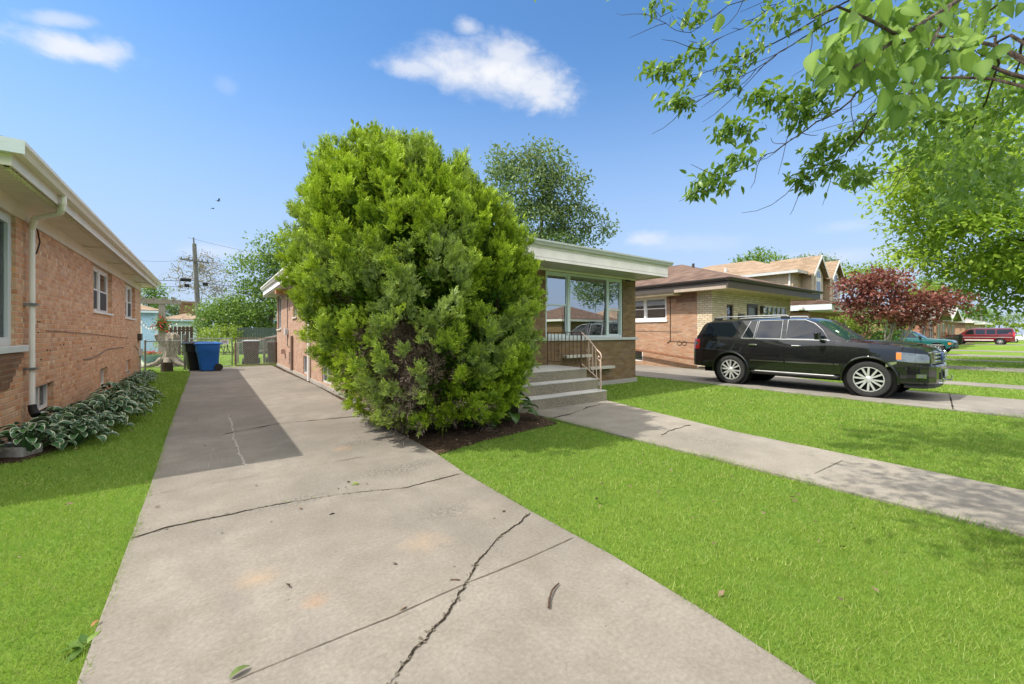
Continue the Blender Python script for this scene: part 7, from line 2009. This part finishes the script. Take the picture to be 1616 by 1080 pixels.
def flower_pot():
    y = 25.8; c = PY(237.5, 562, y)
    T = thing('flower_pot', 'wide teal bowl of red and pink flowers on the left back yard patio', 'planter', (c.x, y, .02))
    TP = plain('teal_glaze', (0.055, 0.19, 0.17, 1), .3, .5, var=.15)
    m = MB(); m.lathe([(.18, .02), (.24, .06), (.34, .22), (.40, .36), (.42, .40), (.39, .41), (.36, .34), (.001, .33)], (c.x, y, 0), 'z', 24); m.build('bowl', TP, T, smooth=40)
    rng = np.random.default_rng(2); n = 260
    P = np.array([c.x, y, .42]) + rng.normal(size=(n, 3)) * np.array([.19, .19, .07]); D = unit(rand_dirs(n, rng) + np.array([0, 0, .6]))
    V, F = kites(P, D, rand_dirs(n, rng), .09 * rng.uniform(.6, 1.2, n), .05); np_mesh('leaves', V, F, G4, T, attr={'v': np.repeat(rng.random(n), 4)})
    for nm, col, k in (('red_flowers', (.55, .03, .02, 1), 40), ('pink_flowers', (.75, .16, .22, 1), 30)):
        P = np.array([c.x, y, .50]) + rng.normal(size=(k, 3)) * np.array([.17, .17, .05]); P = np.repeat(P, 5, 0); m_ = len(P)
        V, F = kites(P, unit(rand_dirs(m_, rng) + np.array([0, 0, .5])), rand_dirs(m_, rng), .05 * np.ones(m_), .045); np_mesh('blossoms', V, F, plain(nm, col, .6, .2, var=.2), T, attr={'v': np.zeros(len(V))})
flower_pot()

patio = MB().prism([(-6, 24.6, -.022), (-1.75, 24.6, -.022), (-1.75, 36, -.022), (-6, 36, -.022)], (0, 0, -.06)).build('path', plain('pale_patio', (.50, .48, .45, 1), .85, var=.15)); tag(patio, kind='structure')

def pergola():
    y = 26.5; c = PY(256, 560, y)
    T = thing('pergola', 'grey timber post and beam in the left back yard, with a string of lamps', 'pergola', (c.x, y, 0))
    zt = PY(256, 480, y).z
    m = MB(); m.box(c.x - .13, c.x + .13, y - .13, y + .13, GZ - .05, zt); m.build('post', OLDWOOD, T, bevel=.012)
    xa, xb = PY(205, 478, y).x, PY(286, 478, y).x
    for yy in (y - .16, y + .16):
        m = MB(); m.box(xa, xb, yy - .03, yy + .03, zt, zt + .22); m.build('beam', OLDWOOD, T, bevel=.01)
    m = MB()
    x = xa + .1
    while x < xb: MB().box(x - .025, x + .025, y - .5, y + .9, zt + .221, zt + .33).build('rafter', OLDWOOD, T); x += .38
    return T, c, y, zt
PG, pc, py_, pzt = pergola()
def basket():
    y = py_ - .28; c = PY(256, 513, y)
    T = thing('hanging_basket', 'hanging basket of red flowers on the front of the pergola post', 'planter', c)
    m = MB(); m.lathe([(.03, -.24), (.12, -.2), (.17, -.05), (.17, 0), (.001, -.02)], c, 'z', 16); m.build('basket', DKBROWN, T, smooth=40)
    m = MB()
    for a in (0, 2.1, 4.2): m.tube([c + Vector((.16 * math.cos(a), .16 * math.sin(a), 0)), c + Vector((0, 0, .45)), c + Vector((0, .14, .5))], .008, 5)
    m.build('hanger', WIRE, T)
    rng = np.random.default_rng(6); n = 420; P = np.array(c) + rng.normal(size=(n, 3)) * np.array([.16, .13, .20]) + np.array([0, 0, .02]); 
    V, F = kites(P, rand_dirs(n, rng), rand_dirs(n, rng), .10 * rng.uniform(.6, 1.2, n), .055); np_mesh('leaves', V, F, G3, T, attr={'v': np.repeat(rng.random(n), 4)})
    P = np.repeat(np.array(c) + rng.normal(size=(50, 3)) * np.array([.16, .14, .2]) + np.array([0, -.05, .02]), 5, 0); m_ = len(P)
    V, F = kites(P, rand_dirs(m_, rng), rand_dirs(m_, rng), .06 * np.ones(m_), .055); np_mesh('blossoms', V, F, plain('coral_flowers', (.65, .06, .05, 1), .6, .2, var=.2), T)
basket()
def string_lights():
    a = PY(222, 503, 30.0); b = pc + Vector((-.14, 0, 0)); b.z = PY(256, 509, py_).z; c2 = PY(290, 500, 33.0)
    T = thing('string_lights', 'sagging string of small round lamps between blue garage and pergola post', 'string lights', a)
    m = MB(); P = []
    for i in range(15): t_ = i / 14; q = a.lerp(b, t_); q.z -= .35 * 4 * t_ * (1 - t_); P.append(q)
    Q = []
    for i in range(13): t_ = i / 12; q = b.lerp(c2, t_); q.z -= .3 * 4 * t_ * (1 - t_); Q.append(q)
    m.tube(P + Q[1:], .009, 4); m.build('cable', WIRE, T)
    BULB = plain('lamp_glass', (.75, .74, .70, 1), .2, .5, var=0)
    for q in P[1:-1:2] + Q[2:-1:3]:
        m = MB(); m.lathe([(.012, 0), (.016, -.03), (.042, -.08), (.04, -.12), (.001, -.145)], q, 'z', 10); m.build('bulb', BULB, T, smooth=60)
string_lights()

# ------------------------------------------------------------------ garages behind
def garage(label, x0, x1, y0, depth, zw, wallm, roofm, fasc, slope=.35, over=.35, win=None, door=None):
    T = thing('garage', label, 'garage', (x0, y0, 0))
    f = FRONT(0, y0); ops = [o for o in (win, door) if o]
    m = MB(); wall(m, f, x0, x1, GZ - .05, zw, ops, .08); wall(m, EAST(x1, 0), y0 + .001, y0 + depth, GZ - .05, zw); wall(m, WEST(x0, 0), y0 + .001, y0 + depth, GZ - .05, zw)
    wall(m, Plane((0, y0 + depth, 0), (1, 0, 0), (0, 1, 0)), x0, x1, GZ - .05, zw); m.build('wall', wallm, T, fix=False)
    if win: window(T, f, win, 1, .5, .08, .04, mg=GLASS, back=DARKROOM)
    if door: window(T, f, door, 1, None, .12, .04, mg=GLASS, name='door')
    for (a, b) in ((x0 - .03, x0 + .10), (x1 - .10, x1 + .03)):
        m = MB(); m.box(a, b, y0 - .03, y0 - .002, 0, zw); m.build('corner_board', fasc, T)
    m = MB(); hip_roof(m, x0 - over, x1 + over, y0 - over, y0 + depth + over, zw + .17, slope, .04); m.build('roof', roofm, T, fix=False)
    m = MB(); ring(m, x0 - over - .02, x1 + over + .02, y0 - over - .02, y0 + depth + over + .02, zw - .02, zw + .12, .03); m.build('fascia', fasc, T)
    return T
PALEBLUE = plain('pale_blue_trim', (0.50, 0.62, 0.72, 1), .5, var=.05)
garage('blue sided garage with orange brown roof left of the pergola post', -10.0, -2.95, 38.0, 7.0, 2.85, SID_BLUE, ROOF_TAN, PALEBLUE, .33, win=(-4.3, -3.75, 1.35, 1.95))
garage('pale blue garage with small window above the dark brown board fence', -3.6, -.05, 50.0, 6.0, 2.55, plain('white_blue_wall', (.55, .64, .70, 1), .6, var=.06), ROOF_TAN, PALEBLUE, .30, win=(-2.5, -1.35, 1.45, 2.1))
garage('garage with brown roof and teal eave behind the dark green fence', 4.9, 11.2, 37.0, 7.0, 2.45, BRK_TAN, ROOF_BR, plain('teal_trim', (.12, .24, .26, 1), .5), .40)
m = MB(); cc = PY(390 / 1120 * 280 + 200, 495, 56.0); m.box(cc.x - .75, cc.x + .75, 55.6, 56.4, 0, PY(297, 480, 56.0).z); m.box(cc.x - .85, cc.x + .85, 55.5, 56.5, PY(297, 480, 56.0).z + .002, PY(297, 480, 56.0).z + .25)
tag(m.build('chimney', BRK_TAN, loc=(cc.x, 56, 0)), 'square brick chimney rising left of the utility pole', 'chimney')

def board_fence(label, xa, xb, y, h, mat, bw=.14, gap=.012, rng_=None):
    T = thing('board_fence', label, 'fence', ((xa + xb) / 2, y, 0)); r = random.Random(int(xa * 10) + 5)
    m = MB(); x = xa
    while x < xb - .05:
        hh = h + r.uniform(-.02, .02); m.prism([(x, y, GZ - .05), (x + bw, y, GZ - .05), (x + bw, y, hh - .05), (x + bw * .72, y, hh), (x + bw * .28, y, hh), (x, y, hh - .05)], (0, .022, 0)); x += bw + gap
    m.build('boards', mat, T)
    for z in (.4, h - .35):
        m = MB(); m.box(xa, xb, y + .023, y + .06, z, z + .09); m.build('rail', mat, T)
    for i in range(int((xb - xa) / 2.3) + 1):
        m = MB(); xx = xa + i * 2.3; m.box(xx, xx + .09, y + .061, y + .15, GZ - .05, h); m.build('post', mat, T)
    return T
fy = 35.0; a_, b_ = PY(261, 515, fy), PY(306, 515, fy)
board_fence('dark brown board fence right of the pergola post', a_.x, b_.x, fy, a_.z, BROWNWOOD, .16, .05)
fy = 33.5; a_, b_ = PY(374, 517, fy), PY(470, 517, fy)
board_fence('dark greenish board fence beyond the carts at the tan house corner', a_.x, b_.x, fy, a_.z, TEALWOOD)

# wooden steps and rails of the back porch behind the right gate
def porch():
    T = thing('back_steps', 'weathered wooden stair rails with posts behind the right gate', 'stair', (1.9, 23.6, 0))
    posts = [(.98, 23.0, .95), (1.12, 24.4, 1.0), (2.15, 23.35, 1.15), (2.9, 23.9, 1.35), (3.9, 24.0, 1.5), (3.4, 25.2, 1.5)]
    for (x, y, h) in posts: MB().box(x - .05, x + .05, y - .05, y + .05, GZ - .05, h).build('post', OLDWOOD, T)
    for (a, b) in (((.85, 22.9, .93), (1.45, 23.0, 1.08)), ((1.95, 23.2, 1.10), (3.9, 24.0, 1.55)), ((1.95, 24.0, 1.12), (3.9, 25.0, 1.55)), ((1.9, 23.3, .55), (3.9, 24.05, 1.0))):
        MB().bar(a, b, .09, .04).build('rail', OLDWOOD, T)
    for i in range(7):
        t_ = i / 6; MB().bar((2.2 + 1.6 * t_, 23.4 + .6 * t_, .55 + .35 * t_), (2.2 + 1.6 * t_, 23.4 + .6 * t_, 1.12 + .38 * t_), .035, .035, (0, 1, 0)).build('baluster', OLDWOOD, T)
    for i in range(3): MB().box(2.6 + .3 * i, 2.9 + .3 * i, 23.6, 24.6, .02 + .2 * i, .22 + .2 * i).build('step', OLDWOOD, T)
    MB().box(3.5, 5.2, 23.2, 25.6, .55, .66).build('deck', OLDWOOD, T)
porch()
m = MB(); c = PY(283, 545, 25.0); m.box(c.x - .22, c.x + .22, 24.9, 25.1, .35, .85); m.box(c.x - .2, c.x - .15, 24.98, 25.02, 0, .349); m.box(c.x + .15, c.x + .2, 24.98, 25.02, 0, .349)
m = MB().box(c.x - .27, c.x + .27, 24.8, 25.2, .42, .78); tag(m.build('white_crate', plain('white_plastic', (.7, .7, .68, 1), .5), loc=(c.x, 25, .42), bevel=.03), 'small white box in the grass behind the fence post', 'box') if False else None

# ------------------------------------------------------------------ utility pole and wires
POLEW = bark_mat('pole_wood', (0.085, 0.085, 0.085, 1), (0.24, 0.235, 0.22, 1), (6, 6, .8))
def pole():
    Y = 47.0; b = PY(314.5, 530, Y); t_ = PY(306.5, 385, Y)
    T = thing('utility_pole', 'leaning wooden utility pole with one cross arm and hung transformers', 'pole', (b.x, Y, 0))
    base = Vector((b.x + .07, Y, GZ - .1)); top = Vector((t_.x, Y, t_.z))
    m = MB(); m.tube([base, base.lerp(top, .5), top], [.23, .20, .16], 12); m.build('pole', POLEW, T, smooth=50)
    m = MB(); m.tube([top + Vector((0, -.05, -.3)), top + Vector((-.05, -.05, .55))], .06, 8); m.build('pole_top_pin', POLEW, T)
    ax = PY(306, 412, Y).z; xl, xr = PY(284, 411, Y).x, PY(330, 414, Y).x
    m = MB(); m.bar((xl, Y - .22, ax + .05), (xr, Y - .22, ax - .10), .12, .14); m.build('crossarm', POLEW, T)
    for x in (xl + .1, xl + .6, xr - .5, xr - .1):
        m = MB(); m.lathe([(.03, 0), (.06, .03), (.03, .08), (.055, .12), (.03, .18)], (x, Y - .22, ax + .10 - .15 * (x - xl) / (xr - xl)), 'z', 10); m.build('insulator', DKBROWN, T, smooth=40)
    for (px, py, w_) in ((293, 442, 17), (324, 449, 9), (295, 451, 8)):
        c = PY(px, py, Y - .4); k = w_ / 2 / FOC * 47 * .62
        m = MB(); m.box(c.x - k, c.x + k, c.y - .16, c.y + .16, c.z - .14, c.z + .14); m.build('splice_case', BLACK, T, bevel=.05)
    return ax, xl, xr, Y, T
pax, pxl, pxr, pY, PT = pole()
WSEEN = plain('line_wire', (0.05, 0.05, 0.055, 1), .6, var=0)
def wire(label, a, b, sag, r=.012):
    m = MB(); P = []
    for i in range(25): t_ = i / 24; q = Vector(a).lerp(Vector(b), t_); q.z -= sag * 4 * t_ * (1 - t_); P.append(q)
    m.tube(P, r, 4); tag(m.build('overhead_wire', WSEEN, loc=a), label, 'wire')
at = lambda px, py, y: PY(px, py, y)
wire('topmost thin overhead wire running from the pole top towards the cedar', at(297, 375, pY), at(520, 408, pY), .5)
wire('overhead wire pair lower strand left of the pole, below the cross arm', at(200, 449, pY), at(303, 452, pY), .1, .022)
wire('thick overhead cable left of the pole at the level of the black splice case', at(200, 438, pY), at(311, 443, pY), .12, .028)
wire('overhead cable right of the pole, running level behind the loose leafy tree', at(311, 444, pY), at(480, 452, pY), .4, .026)
wire('lower overhead cable right of the pole above the bushes', at(312, 450, pY), at(470, 462, pY), .4, .018)
wire('overhead wire sloping down from the right end of the cross arm', at(329, 413, pY), at(470, 468, pY), .5, .012)
wire('overhead wire from the left end of the cross arm to the left roof edge', at(285, 411, pY), at(190, 407, pY), .2, .010)

# ------------------------------------------------------------------ birds, splash block, porch bits
def bird(px, py, Z, label, roll):
    c = PD(px, py, Z); T = MB()
    s = .55; d = Vector((.8, -.59, 0)); u = Vector((0, 0, 1)); f = Vector((.59, .81, 0)).lerp(d, .5).normalized()
    side = f.cross(u)
    V = []
    body = [(-.30, .01), (-.22, .05), (0, .075), (.16, .055), (.24, .03), (.30, .005)]
    T.tube([c + f * a * s for a, _ in body], [r * s for _, r in body], 8)
    for sg in (-1, 1):
        w = side * sg
        q = [c + f * .10 * s + w * .04 * s, c + f * .16 * s + w * .38 * s + u * (.20 + roll * sg) * s, c + f * .0 * s + w * .82 * s + u * (.10 + roll * sg) * s, c - f * .10 * s + w * .40 * s + u * (.17 + roll * sg) * s, c - f * .10 * s + w * .04 * s]
        T.prism(q, u * -.012)
    T.prism([c - f * .26 * s + side * .02, c - f * .26 * s - side * .02, c - f * .46 * s - side * .07, c - f * .46 * s + side * .07], u * -.012)
    return tag(T.build('bird', plain('bird_feathers', (.03, .03, .035, 1), .8, var=0), loc=c), label, 'bird')
bird(345, 317, 40, 'dark bird gliding in the open sky, the one nearer the cedar', .12)
bird(336, 329.5, 48, 'smaller dark bird lower in the open sky, farther from the cedar', -.1)

def splash_block():
    c = G(20, 716)
    T = thing('splash_block', 'grey concrete splash block under the hostas at the left edge', 'splash block', (c.x, c.y, GZ))
    d = Vector((.86, -.5, 0)).normalized(); s = Vector((-d.y, d.x, 0)); b = Vector((c.x - .02, c.y, GZ)); m = MB()
    def pt(a, k, z): q = b + d * a + s * k; return (q.x, q.y, GZ + z)
    m.prism([pt(-.30, -.12, .0), pt(-.30, -.12, .13), pt(-.30, -.08, .13), pt(-.30, -.06, .06), pt(-.30, .06, .06), pt(-.30, .08, .13), pt(-.30, .12, .13), pt(-.30, .12, 0)], d * .55)
    m.build('block', FOUND, T, bevel=.012)
    return T
splash_block()
m = MB(); c = G(6, 712); m.tube([(c.x - .35, c.y + .1, .02), (c.x - .05, c.y + .05, .03), (c.x + .22, c.y + .18, .03)], .055, 12)
tag(m.build('drain_hose', plain('pale_blue_pipe', (.42, .52, .60, 1), .4), loc=(c.x, c.y, 0), smooth=50), 'pale blue drain pipe lying between the hostas and the splash block', 'pipe')

def porch_chair():
    y = 7.5; c = PY(1195, 500, y)
    T = thing('patio_chair', 'dark round backed chair on the porch, its top over the black car roof', 'chair', (c.x, y, .35))
    m = MB(); m.tube([(c.x + .30 * math.cos(a), y, 1.38 + .45 * math.sin(a)) for a in [PI * i / 14 for i in range(15)]], .045, 8); m.build('back_frame', DKBROWN, T, smooth=50)
    m = MB(); P = [(c.x + .27 * math.cos(a), y, 1.38 + .41 * math.sin(a)) for a in [PI * i / 14 for i in range(15)]] + [(c.x - .25, y, 1.0), (c.x + .25, y, 1.0)]; m.prism(P, (0, -.03, 0)); m.build('backrest', plain('red_brown_cloth', (.10, .045, .04, 1), .9), T)
    m = MB(); m.box(c.x - .28, c.x + .28, y - .5, y, .80, .88); m.build('seat', DKBROWN, T, bevel=.02)
    for sx in (-.24, .24):
        for dy in (-.46, -.04): m = MB(); m.tube([(c.x + sx, y + dy, .35), (c.x + sx, y + dy, .80)], .018, 6); m.build('leg', DKBROWN, T)
porch_chair()
m = MB(); m.box(16.2, 23.6, 6.9, 8.34, GZ - .05, .345); tag(m.build('porch_slab', FOUND, loc=(16.2, 6.9, 0), bevel=.01), 'concrete porch slab in front of the buff brick house wall', 'porch')

# black carts and railing far down the street
for i, (px, lab) in enumerate(((1497, 'black cart by the teal car, the one nearest to it'), (1504, 'black cart in the middle of three beside the dark red van'), (1511, 'black cart closest to the hood of the dark red van'))):
    c = base_at(px, 47.5 + i); cart('wheeled_cart', lab, BLACKP, (c[0], c[1], 0), .3 * i, w=.66, d=.8, h=1.12, group='black carts down the street')
def far_railing():
    T = thing('porch_railing', 'brown iron porch railing in front of the red brick house', 'railing', (52.2, 7.0, 0))
    for z in (.35, 1.05): MB().bar((52.0, 6.6, z), (58.9, 6.6, z), .04, .04).build('rail', DKBROWN, T)
    for i in range(40): MB().bar((52.0 + i * .177, 6.6, .1), (52.0 + i * .177, 6.6, 1.05), .02, .02, (0, 1, 0)).build('baluster', DKBROWN, T)
far_railing()
shrub('flower_shrub', 'low red flowering plants beside the porch railing and black carts', base_at(1486, 44), crown_px([(1484, 531, 12, 4), (1494, 529, 8, 4)], 44), 500, .12, leafmat('red_flowers', (.06, .12, .02, 1), (.55, .04, .03, 1), .2), 91)
m = MB(); c = PD(1549, 490, 88); m.tube([(c.x, c.y, 0), (c.x, c.y, PD(1549, 486, 88).z)], [.2, .16], 8); tag(m.build('utility_pole', POLEW, loc=(c.x, c.y, 0)), 'distant pale pole over the roofs beyond the dark red van', 'pole')
